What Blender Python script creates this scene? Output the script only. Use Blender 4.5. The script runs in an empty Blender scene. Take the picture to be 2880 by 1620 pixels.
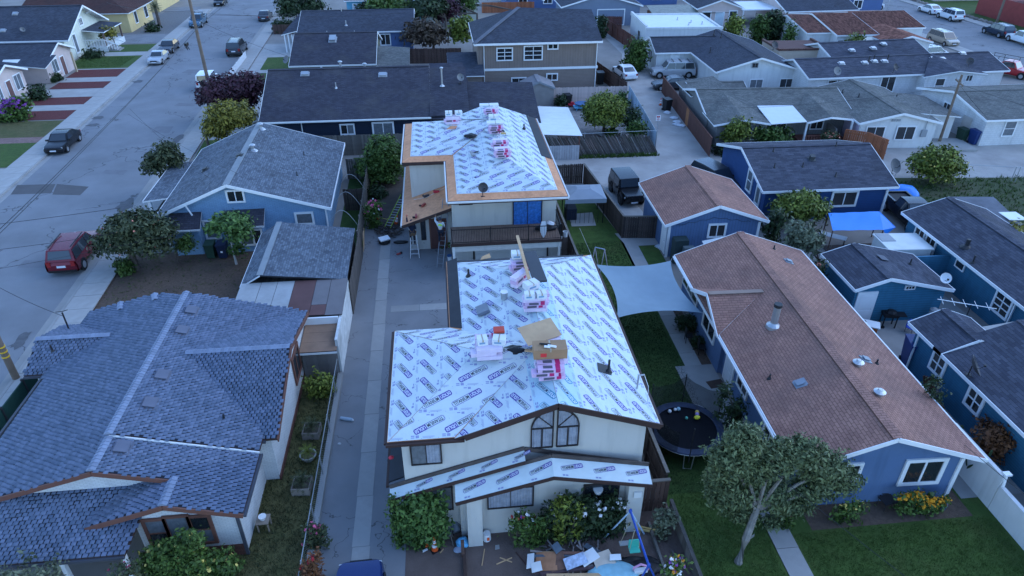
import bpy, math, random
import numpy as np
from mathutils import Vector, Matrix
random.seed(7); RNG = np.random.default_rng(11)
R = math.radians
S = bpy.context.scene
COL = S.collection

# ---------------------------------------------------------------- camera
CAM_H, CAM_F, CAM_P, CAM_Y = 23.0, 1950.0, R(31.97), R(5.96)
fw = Vector((math.sin(CAM_Y)*math.cos(CAM_P), math.cos(CAM_Y)*math.cos(CAM_P), -math.sin(CAM_P)))
rt = Vector((math.cos(CAM_Y), -math.sin(CAM_Y), 0)); up = rt.cross(fw)
cd = bpy.data.cameras.new('camera'); cam = bpy.data.objects.new('camera', cd); COL.objects.link(cam)
cam.location = (0, 0, CAM_H)
cam.rotation_euler = Matrix((rt, up, -fw)).transposed().to_euler()
cd.sensor_width = 36; cd.lens = 36*CAM_F/2880; cd.clip_end = 2000; cd.clip_start = .5
S.camera = cam
def at(u, v, z=0.0):
    """real ground (or height z) position seen at a photo position; used once to survey the place"""
    d = fw*CAM_F + rt*(u-1440) - up*(v-810)
    t = (z-CAM_H)/d.z
    return Vector((d.x*t, d.y*t, z))
def tl(i, j, x, y, z=0.0):
    return at(i*720+x/2.68333, j*540+y/2.68333, z)

# ---------------------------------------------------------------- light: dusk, sun behind cloud
SUN_EL, SUN_AZ = R(40), R(80)
wd = bpy.data.worlds.new('World'); S.world = wd; wd.use_nodes = True
nt = wd.node_tree; bg = nt.nodes['Background']
sky = nt.nodes.new('ShaderNodeTexSky'); sky.sky_type = 'NISHITA'; sky.sun_disc = False
sky.sun_elevation = SUN_EL; sky.sun_rotation = SUN_AZ; sky.air_density = 1.0; sky.dust_density = .2; sky.ozone_density = 7.0
nt.links.new(sky.outputs[0], bg.inputs[0]); bg.inputs[1].default_value = .15
sl = bpy.data.lights.new('sun', 'SUN'); so = bpy.data.objects.new('sun', sl); COL.objects.link(so)
sl.energy = .3; sl.angle = R(60); sl.color = (.74, .87, 1.0)
sd = Vector((math.sin(SUN_AZ)*math.cos(SUN_EL), math.cos(SUN_AZ)*math.cos(SUN_EL), math.sin(SUN_EL)))
so.rotation_euler = sd.to_track_quat('Z', 'Y').to_euler()
so.location = (0, 0, 60)
S.view_settings.view_transform = 'Standard'; S.view_settings.look = 'None'
S.view_settings.exposure = 1.7; S.view_settings.gamma = 1.0
S.cycles.max_bounces = 5; S.cycles.diffuse_bounces = 3; S.cycles.transparent_max_bounces = 8
S.cycles.use_denoising = True
# ---------------------------------------------------------------- toolkit
Z = Vector((0, 0, 1))
def V3(*a): return Vector(a)
class MB:
    def __init__(s): s.v = []; s.f = []; s.m = []
    def face(s, pts, m=0):
        n = len(s.v); s.v += [tuple(p) for p in pts]; s.f.append(tuple(range(n, n+len(pts)))); s.m.append(m)
    def mesh(s, vs, fs, m=0):
        n = len(s.v); s.v += [tuple(p) for p in vs]
        for f in fs: s.f.append(tuple(i+n for i in f)); s.m.append(m)
        return s
    def box(s, a, b, m=0):
        x0, y0, z0 = a; x1, y1, z1 = b
        return s.mesh([(x0,y0,z0),(x1,y0,z0),(x1,y1,z0),(x0,y1,z0),(x0,y0,z1),(x1,y0,z1),(x1,y1,z1),(x0,y1,z1)],
               [(0,3,2,1),(4,5,6,7),(0,1,5,4),(1,2,6,5),(2,3,7,6),(3,0,4,7)], m)
    def bar(s, p0, p1, w, h, m=0, upv=None):
        p0, p1 = Vector(p0), Vector(p1); d = (p1-p0).normalized()
        u = Vector(upv) if upv is not None else (Z if abs(d.z) < .95 else Vector((0,1,0)))
        a = d.cross(u).normalized()*w/2; b = a.cross(d).normalized()*h/2
        return s.mesh([p0-a-b,p0+a-b,p0+a+b,p0-a+b,p1-a-b,p1+a-b,p1+a+b,p1-a+b],
               [(0,1,2,3),(7,6,5,4),(0,4,5,1),(1,5,6,2),(2,6,7,3),(3,7,4,0)], m)
    def cyl(s, p0, p1, r0, r1=None, n=8, m=0, caps=True):
        p0, p1 = Vector(p0), Vector(p1); r1 = r0 if r1 is None else r1
        d = (p1-p0).normalized(); u = Z if abs(d.z) < .9 else Vector((1,0,0))
        a = d.cross(u).normalized(); b = d.cross(a)
        vs = []
        for p, r in ((p0, r0), (p1, r1)):
            for k in range(n):
                t = 2*math.pi*k/n; vs.append(p+(a*math.cos(t)+b*math.sin(t))*r)
        fs = [(k, (k+1) % n, n+(k+1) % n, n+k) for k in range(n)]
        if caps: fs += [tuple(range(n-1, -1, -1)), tuple(range(n, 2*n))]
        return s.mesh(vs, fs, m)
    def tube(s, pts, r, n=5, m=0):
        pts = [Vector(p) for p in pts]; vs = []
        for i, p in enumerate(pts):
            d = (pts[min(i+1, len(pts)-1)]-pts[max(i-1, 0)]).normalized()
            u = Z if abs(d.z) < .9 else Vector((1,0,0)); a = d.cross(u).normalized(); b = d.cross(a)
            rr = r[i] if isinstance(r, (list, tuple)) else r
            for k in range(n):
                t = 2*math.pi*k/n; vs.append(p+(a*math.cos(t)+b*math.sin(t))*rr)
        fs = []
        for i in range(len(pts)-1):
            for k in range(n): fs.append((i*n+k, i*n+(k+1) % n, (i+1)*n+(k+1) % n, (i+1)*n+k))
        fs += [tuple(range(n-1, -1, -1)), tuple(range((len(pts)-1)*n, len(pts)*n))]
        return s.mesh(vs, fs, m)
    def lathe(s, prof, n=12, c=(0,0,0), m=0, caps=True):
        c = Vector(c); vs = []; fs = []
        for r, z in prof:
            for k in range(n):
                t = 2*math.pi*k/n; vs.append(c+Vector((r*math.cos(t), r*math.sin(t), z)))
        for i in range(len(prof)-1):
            for k in range(n): fs.append((i*n+k, i*n+(k+1) % n, (i+1)*n+(k+1) % n, (i+1)*n+k))
        if caps: fs += [tuple(range(n-1, -1, -1)), tuple(range((len(prof)-1)*n, len(prof)*n))]
        return s.mesh(vs, fs, m)
    def slab(s, pts, t, m=0, ms=None, off=None):
        """polygon (ccw seen from its upper side) thickened downwards by t along Z (or along off)"""
        pts = [Vector(p) for p in pts]; o = Vector(off) if off is not None else Vector((0,0,-t)); n = len(pts)
        ms = m if ms is None else ms
        s.mesh(pts, [tuple(range(n))], m)
        s.mesh([p+o for p in pts], [tuple(range(n-1, -1, -1))], ms)
        for i in range(n):
            a, b = pts[i], pts[(i+1) % n]; s.face((a, a+o, b+o, b), ms)
        return s
    def prism(s, poly, z0, z1, m=0):
        return s.slab([(x, y, z1) for x, y in poly], z1-z0, m)
    def data(s, name):
        me = bpy.data.meshes.new(name); me.from_pydata(s.v, [], s.f); return me
    def build(s, name, mats, parent=None, loc=None, rz=0, smooth=False):
        me = s.data(name)
        if not isinstance(mats, (list, tuple)): mats = [mats]
        for m in mats: me.materials.append(m)
        if len(mats) > 1: me.polygons.foreach_set('material_index', s.m)
        auto_uv(me)
        if smooth: me.polygons.foreach_set('use_smooth', [True]*len(me.polygons))
        return link(name, me, parent, loc, rz)
def auto_uv(me):
    nl = len(me.loops)
    if nl == 0: return
    co = np.empty(len(me.vertices)*3); me.vertices.foreach_get('co', co); co = co.reshape(-1, 3)
    li = np.empty(nl, int); me.loops.foreach_get('vertex_index', li)
    nf = len(me.polygons); no = np.empty(nf*3); me.polygons.foreach_get('normal', no); no = no.reshape(-1, 3)
    lt = np.empty(nf, int); me.polygons.foreach_get('loop_total', lt)
    h = np.stack([-no[:,1], no[:,0], np.zeros(nf)], 1); L = np.linalg.norm(h, axis=1); flat = L < .03
    h[flat] = (1, 0, 0); L[flat] = 1; h /= L[:,None]
    sv = np.cross(no, h); sv[flat] = (0, 1, 0)
    fi = np.repeat(np.arange(nf), lt); p = co[li]
    uv = np.stack([(p*h[fi]).sum(1), (p*sv[fi]).sum(1)], 1)
    me.uv_layers.new(name='UVMap'); me.uv_layers[0].data.foreach_set('uv', uv.ravel())
def link(name, me, parent=None, loc=None, rz=0):
    o = bpy.data.objects.new(name, me); COL.objects.link(o)
    if parent is not None: o.parent = parent
    if loc is not None: o.location = loc
    if rz: o.rotation_euler = (0, 0, rz)
    return o
def tag(o, label, cat, group=None, kind=None):
    o['label'] = label; o['category'] = cat
    if group: o['group'] = group
    if kind: o['kind'] = kind
    return o
def thing(name, label, cat, loc=(0,0,0), rz=0, group=None):
    o = bpy.data.objects.new(name, None); COL.objects.link(o); o.empty_display_size = .3
    o.location = loc; o.rotation_euler = (0, 0, rz)
    return tag(o, label, cat, group)
def copy_tree(o, parent=None):
    cc = o.copy(); COL.objects.link(cc); cc.parent = parent
    for ch in list(o.children): copy_tree(ch, cc)
    return cc
def structure(name, mb, m):
    o = mb.build(name, m); o['kind'] = 'structure'; return o
def np_mesh(name, V, F, mat, parent=None, loc=None, smooth=False):
    """fast mesh from arrays: F is (n,k) all same k"""
    me = bpy.data.meshes.new(name); n, k = F.shape
    me.vertices.add(len(V)); me.vertices.foreach_set('co', np.ascontiguousarray(V, dtype=np.float32).ravel())
    me.loops.add(n*k); me.loops.foreach_set('vertex_index', np.ascontiguousarray(F, dtype=np.int32).ravel())
    me.polygons.add(n); me.polygons.foreach_set('loop_start', np.arange(0, n*k, k, dtype=np.int32))
    me.polygons.foreach_set('loop_total', np.full(n, k, dtype=np.int32))
    if smooth: me.polygons.foreach_set('use_smooth', np.ones(n, dtype=bool))
    me.update(calc_edges=True); me.materials.append(mat)
    return link(name, me, parent, loc)

# ---------------------------------------------------------------- materials
MATS = {}
def M(name, col, rough=.8, var=.12, scale=1.5, bump=.0, bscale=30., metal=0., spec=.3, pat=None, pw=.2, ph=.15, gap=.008,
      col2=None, gapc=None, pb=.6, stain=0., stcol=(.05,.045,.04), stscale=.5, rnd=0., trans=0., alpha=1., crack=0., streak=0.):
    if name in MATS: return MATS[name]
    m = bpy.data.materials.new(name); m.use_nodes = True; MATS[name] = m
    t = m.node_tree; N = t.nodes; Lk = t.links; b = N['Principled BSDF']
    b.inputs['Roughness'].default_value = rough; b.inputs['Metallic'].default_value = metal
    b.inputs['Specular IOR Level'].default_value = spec
    if trans: b.inputs['Transmission Weight'].default_value = trans
    if alpha < 1: b.inputs['Alpha'].default_value = alpha
    tc = N.new('ShaderNodeTexCoord')
    def noise(sc, det=3, src='Object', rg=.55):
        n = N.new('ShaderNodeTexNoise'); n.inputs['Scale'].default_value = sc; n.inputs['Detail'].default_value = det
        n.inputs['Roughness'].default_value = rg
        Lk.new(tc.outputs[src], n.inputs['Vector']); return n.outputs[0]
    def mix(fac, a, c2, bl='MIX'):
        x = N.new('ShaderNodeMix'); x.data_type = 'RGBA'; x.blend_type = bl
        for sock, val in ((x.inputs[0], fac), (x.inputs[6], a), (x.inputs[7], c2)):
            if isinstance(val, (int, float)): sock.default_value = val
            elif isinstance(val, tuple): sock.default_value = (*val, 1)[:4]
            else: Lk.new(val, sock)
        return x.outputs[2]
    def math_(op, a, c2=None, c3=None):
        x = N.new('ShaderNodeMath'); x.operation = op
        for k, val in enumerate((a, c2, c3)):
            if val is None: continue
            if isinstance(val, (int, float)): x.inputs[k].default_value = val
            else: Lk.new(val, x.inputs[k])
        return x.outputs[0]
    c = tuple(col); height = None
    if pat in ('shingle', 'brick', 'paver'):
        br = N.new('ShaderNodeTexBrick'); Lk.new(tc.outputs['UV'], br.inputs['Vector'])
        br.inputs['Scale'].default_value = 1; br.inputs['Brick Width'].default_value = pw; br.inputs['Row Height'].default_value = ph
        br.inputs['Mortar Size'].default_value = gap; br.inputs['Mortar Smooth'].default_value = .2; br.inputs['Bias'].default_value = 0
        br.offset = .5
        c2 = col2 or tuple(x*.7 for x in col)
        br.inputs['Color1'].default_value = (*col, 1); br.inputs['Color2'].default_value = (*c2, 1)
        br.inputs['Mortar'].default_value = (*(gapc or tuple(x*.45 for x in col)), 1)
        c = br.outputs['Color']; height = math_('SUBTRACT', 1., br.outputs['Fac'])
    elif pat in ('lap', 'board', 'corrug'):
        sp = N.new('ShaderNodeSeparateXYZ'); Lk.new(tc.outputs['UV'], sp.inputs[0])
        fr = math_('FRACT', math_('DIVIDE', sp.outputs[1 if pat == 'lap' else 0], pw))
        if pat == 'corrug':
            height = math_('SINE', math_('MULTIPLY', fr, 6.283))
        else:
            g = math_('LESS_THAN', fr, gap/pw)
            c = mix(g, c, gapc or tuple(x*.55 for x in col))
            height = math_('SUBTRACT', 1., fr) if pat == 'lap' else math_('SUBTRACT', 1., g)
            if pat == 'board' and rnd:
                wn = N.new('ShaderNodeTexWhiteNoise'); wn.noise_dimensions = '1D'
                Lk.new(math_('FLOOR', math_('DIVIDE', sp.outputs[0], pw)), wn.inputs['W'])
                c = mix(1., c, mix(wn.outputs[0], (1-rnd,)*3, (1+rnd,)*3), 'MULTIPLY')
    elif rnd:
        ge = N.new('ShaderNodeNewGeometry'); oi = N.new('ShaderNodeObjectInfo')
        rr = math_('FRACT', math_('ADD', ge.outputs['Random Per Island'], oi.outputs['Random']))
        c = mix(rr, tuple(x*(1-rnd) for x in col), col2 if col2 else tuple(min(1, x*(1+rnd)) for x in col))
    if var:
        n1 = noise(scale, 4)
        c = mix(1., c, mix(n1, (1-2.2*var,)*3, (1+2.2*var,)*3), 'MULTIPLY')
    if stain:
        n2 = noise(stscale, 5, rg=.65)
        rp = N.new('ShaderNodeMapRange'); Lk.new(n2, rp.inputs[0]); rp.inputs[1].default_value = .48; rp.inputs[2].default_value = .72
        c = mix(math_('MULTIPLY', rp.outputs[0], stain), c, stcol)
    if crack:
        vo = N.new('ShaderNodeTexVoronoi'); vo.feature = 'DISTANCE_TO_EDGE'; vo.inputs['Scale'].default_value = crack
        wv = N.new('ShaderNodeVectorMath'); wv.operation = 'ADD'; nz = N.new('ShaderNodeTexNoise'); nz.inputs['Scale'].default_value = crack*6; Lk.new(tc.outputs['Object'], nz.inputs['Vector'])
        sc_ = N.new('ShaderNodeVectorMath'); sc_.operation = 'SCALE'; sc_.inputs['Scale'].default_value = .35/crack; Lk.new(nz.outputs[1], sc_.inputs[0]); Lk.new(tc.outputs['Object'], wv.inputs[0]); Lk.new(sc_.outputs[0], wv.inputs[1]); Lk.new(wv.outputs[0], vo.inputs['Vector'])
        cm = math_('MULTIPLY', math_('LESS_THAN', vo.outputs['Distance'], .006), math_('GREATER_THAN', noise(crack*.9, 2), .47)); c = mix(math_('MULTIPLY', cm, .75), c, tuple(x*.35 for x in col))
    if streak:
        mp = N.new('ShaderNodeMapping'); mp.inputs['Scale'].default_value = (2.2,2.2,.25); Lk.new(tc.outputs['Object'], mp.inputs[0]); ns = N.new('ShaderNodeTexNoise'); ns.inputs['Scale'].default_value = 1.6; ns.inputs['Detail'].default_value = 5; Lk.new(mp.outputs[0], ns.inputs['Vector'])
        rs = N.new('ShaderNodeMapRange'); Lk.new(ns.outputs[0], rs.inputs[0]); rs.inputs[1].default_value = .5; rs.inputs[2].default_value = .75; c = mix(math_('MULTIPLY', rs.outputs[0], streak), c, tuple(x*.5 for x in col))
    if isinstance(c, tuple): b.inputs['Base Color'].default_value = (*c, 1)
    else: Lk.new(c, b.inputs['Base Color'])
    if bump or height is not None:
        bm = N.new('ShaderNodeBump'); bm.inputs['Distance'].default_value = .03
        bm.inputs['Strength'].default_value = pb if height is not None else min(1., bump)
        if height is not None and bump:
            Lk.new(math_('ADD', height, math_('MULTIPLY', noise(bscale, 3), bump)), bm.inputs['Height'])
        elif height is not None: Lk.new(height, bm.inputs['Height'])
        else: Lk.new(noise(bscale, 3), bm.inputs['Height'])
        Lk.new(bm.outputs[0], b.inputs['Normal'])
    return m
def flat(name, col, rough=.6, spec=.3, metal=0.): return M(name, col, rough, var=.04, scale=4, spec=spec, metal=metal)

white = M('white_trim', (.74,.74,.74), .6, .05)
offwhite = M('offwhite_trim', (.62,.62,.60), .7, .08)
dark = M('dark_metal', (.025,.025,.028), .5, .1)
black = M('black_plastic', (.012,.012,.014), .45, .1)
glass = M('window_glass', (.02,.025,.03), .06, .0, spec=.9)
curtain = M('curtained_glass', (.14,.155,.17), .10, .25, 5, spec=.8)
sheer = M('sheer_curtain', (.30,.32,.37), .25, .22, 4, spec=.6, pat='corrug', pw=.11, pb=.5)
brownframe = M('brown_trim', (.16,.07,.05), .6, .1)
darkbrown = M('dark_brown_fascia', (.05,.028,.024), .6, .15)
steel = M('galvanised_steel', (.45,.46,.47), .4, .12, metal=.7)
greypaint = M('grey_paint', (.28,.29,.30), .6, .1)
rubber = M('rubber', (.015,.015,.016), .8, .05)
# ---------------------------------------------------------------- ground, roads, pavements
asphalt = M('street_asphalt', (.20,.205,.215), .9, .13, .35, bump=.5, bscale=60, stain=.5, stcol=(.13,.13,.135), stscale=.14, crack=.13)
asphalt_d = M('drive_asphalt', (.20,.20,.205), .9, .12, .6, bump=.6, bscale=50, crack=.35, stain=.5, stcol=(.235,.225,.22), stscale=.25)
patchm = M('asphalt_patch', (.10,.095,.095), .95, .12, 1.)
concrete = M('concrete', (.30,.29,.275), .85, .12, .8, bump=.25, bscale=40, stain=.5, stcol=(.22,.21,.2), stscale=.7, rnd=.12)
concrete_l = M('pale_concrete', (.35,.335,.315), .85, .12, .8, bump=.2, bscale=40, stain=.4, stcol=(.22,.215,.205), stscale=.6)
concrete_s = M('stained_concrete', (.27,.26,.25), .85, .12, .7, bump=.3, bscale=40, stain=.6, stcol=(.15,.145,.14), stscale=.5, rnd=.12)
dirt = M('bare_soil', (.14,.10,.085), .95, .22, .9, bump=1., bscale=22, stain=.6, stcol=(.07,.052,.045), stscale=.6)
mulch = M('bark_soil', (.11,.075,.055), .95, .25, 6, bump=1., bscale=30, stain=.5, stcol=(.05,.035,.03), stscale=.5)
redmulch = M('red_mulch', (.12,.032,.03), .95, .25, 9, bump=1., bscale=30)
gravel = M('alley_gravel', (.36,.335,.31), .95, .13, .5, bump=.8, bscale=45, stain=.6, stcol=(.19,.175,.165), stscale=.22)
groundm = M('ground_dirt', (.24,.22,.20), .95, .15, .4, bump=.7, bscale=30, stain=.4, stcol=(.13,.12,.09), stscale=.15)
def lawn_mat(name, c1, c2, c3):
    m = M(name, c1, .95, .22, 2.2, bump=1., bscale=38, stain=.75, stcol=c2, stscale=.45)
    return m
lawn = lawn_mat('lawn', (.052,.092,.018), (.085,.105,.028), None)
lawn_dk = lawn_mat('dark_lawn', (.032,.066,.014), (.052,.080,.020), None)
lawn_dry = lawn_mat('dry_lawn', (.10,.09,.035), (.055,.075,.020), None)
weeds = lawn_mat('weedy_ground', (.055,.070,.028), (.10,.085,.055), None)

g = MB(); g.face([(-400,-60,0),(400,-60,0),(400,700,0),(-400,700,0)]); structure('ground', g, groundm)
LV = [0.]
def sheet(name, pts, m, dz=.006):
    LV[0] += 1
    g = MB(); g.face([(p[0], p[1], dz*.6+LV[0]*.0004) for p in pts]); return structure(name, g, m)
def kr(y): return -23.15-.048*(y-39)
def kl(y): return -35.2-.05*(y-57)
sheet('street', [(kl(-5),-5),(kr(-5),-5),(kr(330),330),(kl(330),330)], asphalt, .004)
for nm, k, s in (('gutter', kr, -1), ('gutter', kl, 1)):
    sheet(nm, [(k(-5)+(0 if s>0 else -.5),-5),(k(-5)+(.5 if s>0 else 0),-5),(k(330)+(.5 if s>0 else 0),330),(k(330)+(0 if s>0 else -.5),330)], concrete, .008)
# pavements: kerb plus single flags
def pavement(k, s, y0, y1, w):
    base = MB(); a = math.atan(-.049)
    base.slab([(k(y0)+min(0,s*.16),y0,.13),(k(y0)+max(0,s*.16),y0,.13),(k(y1)+max(0,s*.16),y1,.13),(k(y1)+min(0,s*.16),y1,.13)], .13)
    r = structure('pavement', base, concrete)
    fm = MB().box((-.0,-.735,-.06), (w,.735,.0)).data('pavement_slab'); fm.materials.append(concrete_l); auto_uv(fm)
    y = y0+.75
    while y < y1:
        o = link('pavement_slab', fm, r, (k(y)+(s*.17 if s > 0 else -.17-w), y, .125+random.uniform(-.006,.006)), 0.049); y += 1.5
    return r
pavement(kr, 1, 20.25, 126, 1.65); pavement(kl, -1, 50, 134, 2.0)
rng = random.Random(3)
for (i,j,pts) in [(0,1,[(395,20),(430,-60),(670,-40),(605,25)]), (0,1,[(80,20),(130,-52),(420,-60),(385,10)]),
                  (0,0,[(1140,1000),(1180,955),(1310,955),(1275,1005)]), (0,0,[(765,1310),(800,1282),(965,1285),(930,1320)]),
                  (0,0,[(1370,550),(1420,525),(1540,525),(1500,556)]), (0,0,[(1310,800),(1350,778),(1500,780),(1460,802)]),
                  (0,1,[(130,570),(190,515),(360,520),(330,572)])]:
    o = sheet('road_patch', [tl(i,j,x,y) for x,y in pts], patchm if j == 1 and pts[0][1] == 20 else M('old_patch', (.165,.165,.175), .9, .1), .009)
# oil marks
for (i,j,x,y,sx,sy) in [(0,0,1040,615,1.6,.8),(0,0,740,890,1.5,.7),(0,0,700,945,1.4,.6),(0,0,1350,1045,1.0,1.6),(0,0,1330,605,.5,.4),(0,1,950,95,1.6,1.4),(0,1,165,1110,.9,1.1),(0,1,150,1150,.6,.4)]:
    c0 = tl(i,j,x,y); pts = []
    for k in range(14):
        t = k/14*6.283; q = rng.uniform(.55,1.); pts.append((c0.x+sx*.5*q*math.cos(t), c0.y+sy*q*math.sin(t)))
    sheet('oil_stain', pts, M('oil_stain', (.10,.10,.105), .8, .2, 3), .011)

# centre driveway with concrete drainage strip
sheet('driveway', [(-5.75,8),(-2.3,8),(-2.3,18.6),(.3,18.6),(.3,44),(-2.6,44),(-3.2,52),(-5.95,52)], asphalt_d, .006)
strip = structure('drain_strip', MB().box((-4.45,8,.0),(-3.72,44.5,.010)), concrete_s)
y = 8.
while y < 43.6:
    L = 2.55; x0 = -4.42-.011*(y-18); b_ = MB().box((-.34,.012,0),(.34,L-.012,.012))
    b_.build('concrete_slab', concrete, strip, (x0+.36, y, .012)); y += L
for x in (-3.62, -1.9): 
    MB().box((0,-.33,0),(1.68 if x < -3 else 1.6,.33,.012)).build('concrete_slab', concrete, strip, (x, 35.0, .012))
# kerb wall along the driveway's left side
g = MB(); g.box((-6.05,8,0),(-5.80,29.0,.22)); structure('driveway_kerb', g, concrete)
# yards
sheet('front_dirt_yard', [(-2.3,6),(8.5,6),(8.5,19.2),(-2.3,18.7)], dirt, .010)
sheet('right_lawn', [(8.4,4),(21.7,4),(21.7,19),(13.5,19),(13.5,38.6),(14.4,38.6),(14.4,42.6),(12.2,43),(11.0,52.5),(7.9,52.5),(8.3,30)], lawn, .006)
sheet('side_lawn_shade', [(8.6,19.5),(12.1,19.5),(12.2,34),(8.4,34)], lawn_dk, .010)  # shade over the side lawn, painted as a darker green
wk = structure('garden_path', MB().box((12.06,2,.0),(12.99,42.5,.012)), concrete_s)
y = 2.
while y < 42:
    MB().box((-.45,.01,0),(.45,1.79,.014)).build('path_slab', concrete, wk, (12.56+.005*(y-20), y, .014)); y += 1.8
sheet('patio_pad', [(11.6,24.6),(13.6,24.6),(13.6,27.9),(11.6,27.9)], concrete, .032)
sheet('gate_pad', [(12.3,41.2),(16,41.2),(16,43.0),(11.9,43.2)], concrete, .032)
sheet('planting_bed', [(13.0,27.9),(13.6,27.9),(13.6,34),(13.0,34)], mulch, .012)
sheet('planting_bed', [(13.9,17.1),(20.8,17.1),(20.8,18.5),(13.9,18.5)], mulch, .012)
sheet('gazebo_pad', [tl(2,1,425,170),tl(2,1,605,155),tl(2,1,635,255),tl(2,1,450,262)], concrete_l, .02)
sheet('strip_garden', [(-9.5,8),(-6.05,8),(-6.05,29.3),(-8.5,29.3)], lawn_dry, .006)
sheet('blue_house_yard', [(-21.5,31),(-10,31),(-7,43.6),(-21.9,43.6)], mulch, .006)
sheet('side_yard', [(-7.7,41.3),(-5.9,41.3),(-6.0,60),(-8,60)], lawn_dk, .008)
sheet('side_yard', [(-5.9,46),(-3.1,46),(-3.1,60),(-6.0,60)], M('dark_soil', (.07,.055,.045), .95, .2, 2), .008)  # soil in a darker brown
sheet('front_lawn', [(-21.8,57),(-20.4,57),(-19.5,66),(-22.5,66)], lawn, .01)
# far yards behind centre
sheet('navy_yard', [(9.3,59.6),(20.6,59.6),(20.6,80),(9.3,80)], M('paver_yard', (.25,.23,.22), .9, .12, 1., pat='paver', pw=.4, ph=.2, gap=.01), .006)
sheet('tree_bed', [(11.2,59.8),(17.6,59.8),(17.4,63.6),(11.0,64.2)], dirt, .010)
sheet('alley', [(9.0,51.4),(24,50.5),(24.2,57),(25.5,77),(26.5,97),(27.2,160),(24.2,160),(25.0,95),(20.6,78),(19.4,58.5),(9.6,58.2)], gravel, .008)
sheet('gravel_lot', [(24,46),(70,44),(70,57),(38,58.6),(24.2,58)], gravel, .006)
sheet('weedy_lot', [(33.5,36),(75,30),(75,47),(34,51)], weeds, .010)
sheet('jeep_drive', [tl(2,1,850,190),tl(2,1,1010,180),(14.4,51),(11.5,52)], concrete_l, .012)
# teal yard
sheet('patio', [(20.9,18),(30.2,18),(30.2,36),(21.4,36)], concrete, .006)
# paths right of the far centre house
sheet('far_lawn', [(38,88),(70,88),(70,160),(38,160)], groundm, .004)
# right street
sheet('cross_street', [(73.5,40),(86.3,40),(85.6,300),(73.0,300)], asphalt, .006)
g = MB(); g.slab([(86.3,40,.12),(88.6,40,.12),(87.9,300,.12),(85.6,300,.12)], .12); structure('far_pavement', g, concrete_l)
g = MB(); g.slab([(71.5,40,.12),(73.5,40,.12),(73.0,300,.12),(71.0,300,.12)], .12); structure('near_pavement', g, concrete_l)
sheet('bank_lawn', [(88.8,100),(130,100),(130,300),(88.2,300)], lawn, .012)
# lots across the left street
sx = lambda y: kl(y)-2.25
sheet('corner_drive', [(-60,44),(sx(44),44),(sx(60.5),60.5),(-60,60.5)], concrete_l, .008)
def lot(name, y0, y1, m, x0=-47.5, x1=None, dz=.012):
    sheet(name, [(x0,y0),((x1 if x1 else sx(y0)),y0),((x1 if x1 else sx(y1)),y1),(x0,y1)], m, dz)
lot('lawn_strip', 60.8, 67.0, lawn, -60); lot('brick_walk', 67.0, 68.6, M('brick_walk', (.28,.17,.15), .9, .1, 2, pat='paver', pw=.2, ph=.1), -60)
lot('lawn_strip', 68.6, 73.6, lawn_dry, -60)
lot('mulch_bed', 73.9, 77.0, redmulch, -46.5); lot('drive_strip', 77.0, 79.0, concrete_l)
lot('mulch_bed', 79.0, 81.9, redmulch, -46.0); lot('drive_strip', 81.9, 85.2, concrete_l, -48)
lot('mulch_bed', 85.4, 88.2, redmulch, -45.0); lot('drive_strip', 88.2, 90.2, concrete_l)
lot('mulch_bed', 90.2, 94.0, redmulch, -45.2); lot('kerb_strip', 94.0, 94.4, concrete_l)
lot('lawn_strip', 94.4, 101.0, lawn, -47.5); lot('entry_walk', 101.0, 103.2, concrete_l)
lot('lawn_strip', 103.2, 107.8, lawn, -46.5); lot('asphalt_drive', 108.2, 114.5, asphalt_d, -49)
lot('gravel_yard', 114.5, 133, M('stone_yard', (.16,.155,.15), .95, .25, 5, bump=1.), -46.5)
lot('drive_strip', 133, 137, asphalt_d, -50)
# right side of the left street, beyond the near houses
sheet('front_walk', [(kr(66)+1.9,66),(-16,66),(-16,80),(kr(80)+1.9,80)], concrete_l, .006)
sheet('front_lawn', [(kr(84)+3.3,84.5),(-17.2,84.5),(-17.2,90),(kr(90)+3.3,90)], lawn, .012)
sheet('front_lawn', [(kr(92)+3.3,91.5),(-17.4,91.5),(-17.4,98),(kr(98)+3.3,98)], lawn, .012)
sheet('front_walk', [(kr(80)+1.9,80),(-15,80),(-15,106),(kr(106)+1.9,106)], concrete_l, .008)
sheet('side_walk', [(-7,76),(3.2,76),(3.2,82.5),(-7,82.5)], concrete_l, .008)
# ---------------------------------------------------------------- building kit
def shingle(name, c, c2=None, w=.33, h=.145, stain=.4, st=(.03,.03,.032), gap=.010):
    return M(name, c, .95, .14, 1.2, bump=.5, bscale=60, pat='shingle', pw=w, ph=h, gap=gap, col2=c2, stain=stain, stcol=st, stscale=.35, pb=.7, spec=.15)
sh_grey = shingle('grey_shingle', (.165,.19,.22), (.085,.10,.125), .25, .14)
sh_green = shingle('weathered_shingle', (.17,.17,.16), (.11,.115,.11), .3, .15)
sh_dark = shingle('dark_shingle', (.062,.062,.080), (.042,.042,.056), .33, .15, st=(.085,.08,.078), stain=.5)
sh_navy = shingle('charcoal_shingle', (.070,.078,.10), (.046,.052,.070), .3, .14, st=(.04,.04,.045))
sh_slate = shingle('slate_shingle', (.085,.09,.115), (.05,.054,.074), .5, .17, st=(.035,.035,.04))
sh_brown = shingle('brown_shingle', (.36,.19,.145), (.28,.145,.115), .30, .14, st=(.17,.105,.09), stain=.65, gap=.013)
sh_red = shingle('red_shingle', (.09,.045,.04), (.07,.035,.03))
tile_red = M('clay_tile', (.20,.09,.065), .85, .25, 2., pat='shingle', pw=.22, ph=.35, gap=.03, col2=(.19,.09,.07), gapc=(.05,.03,.03), stain=.5, stcol=(.10,.07,.06), pb=1.)
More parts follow.
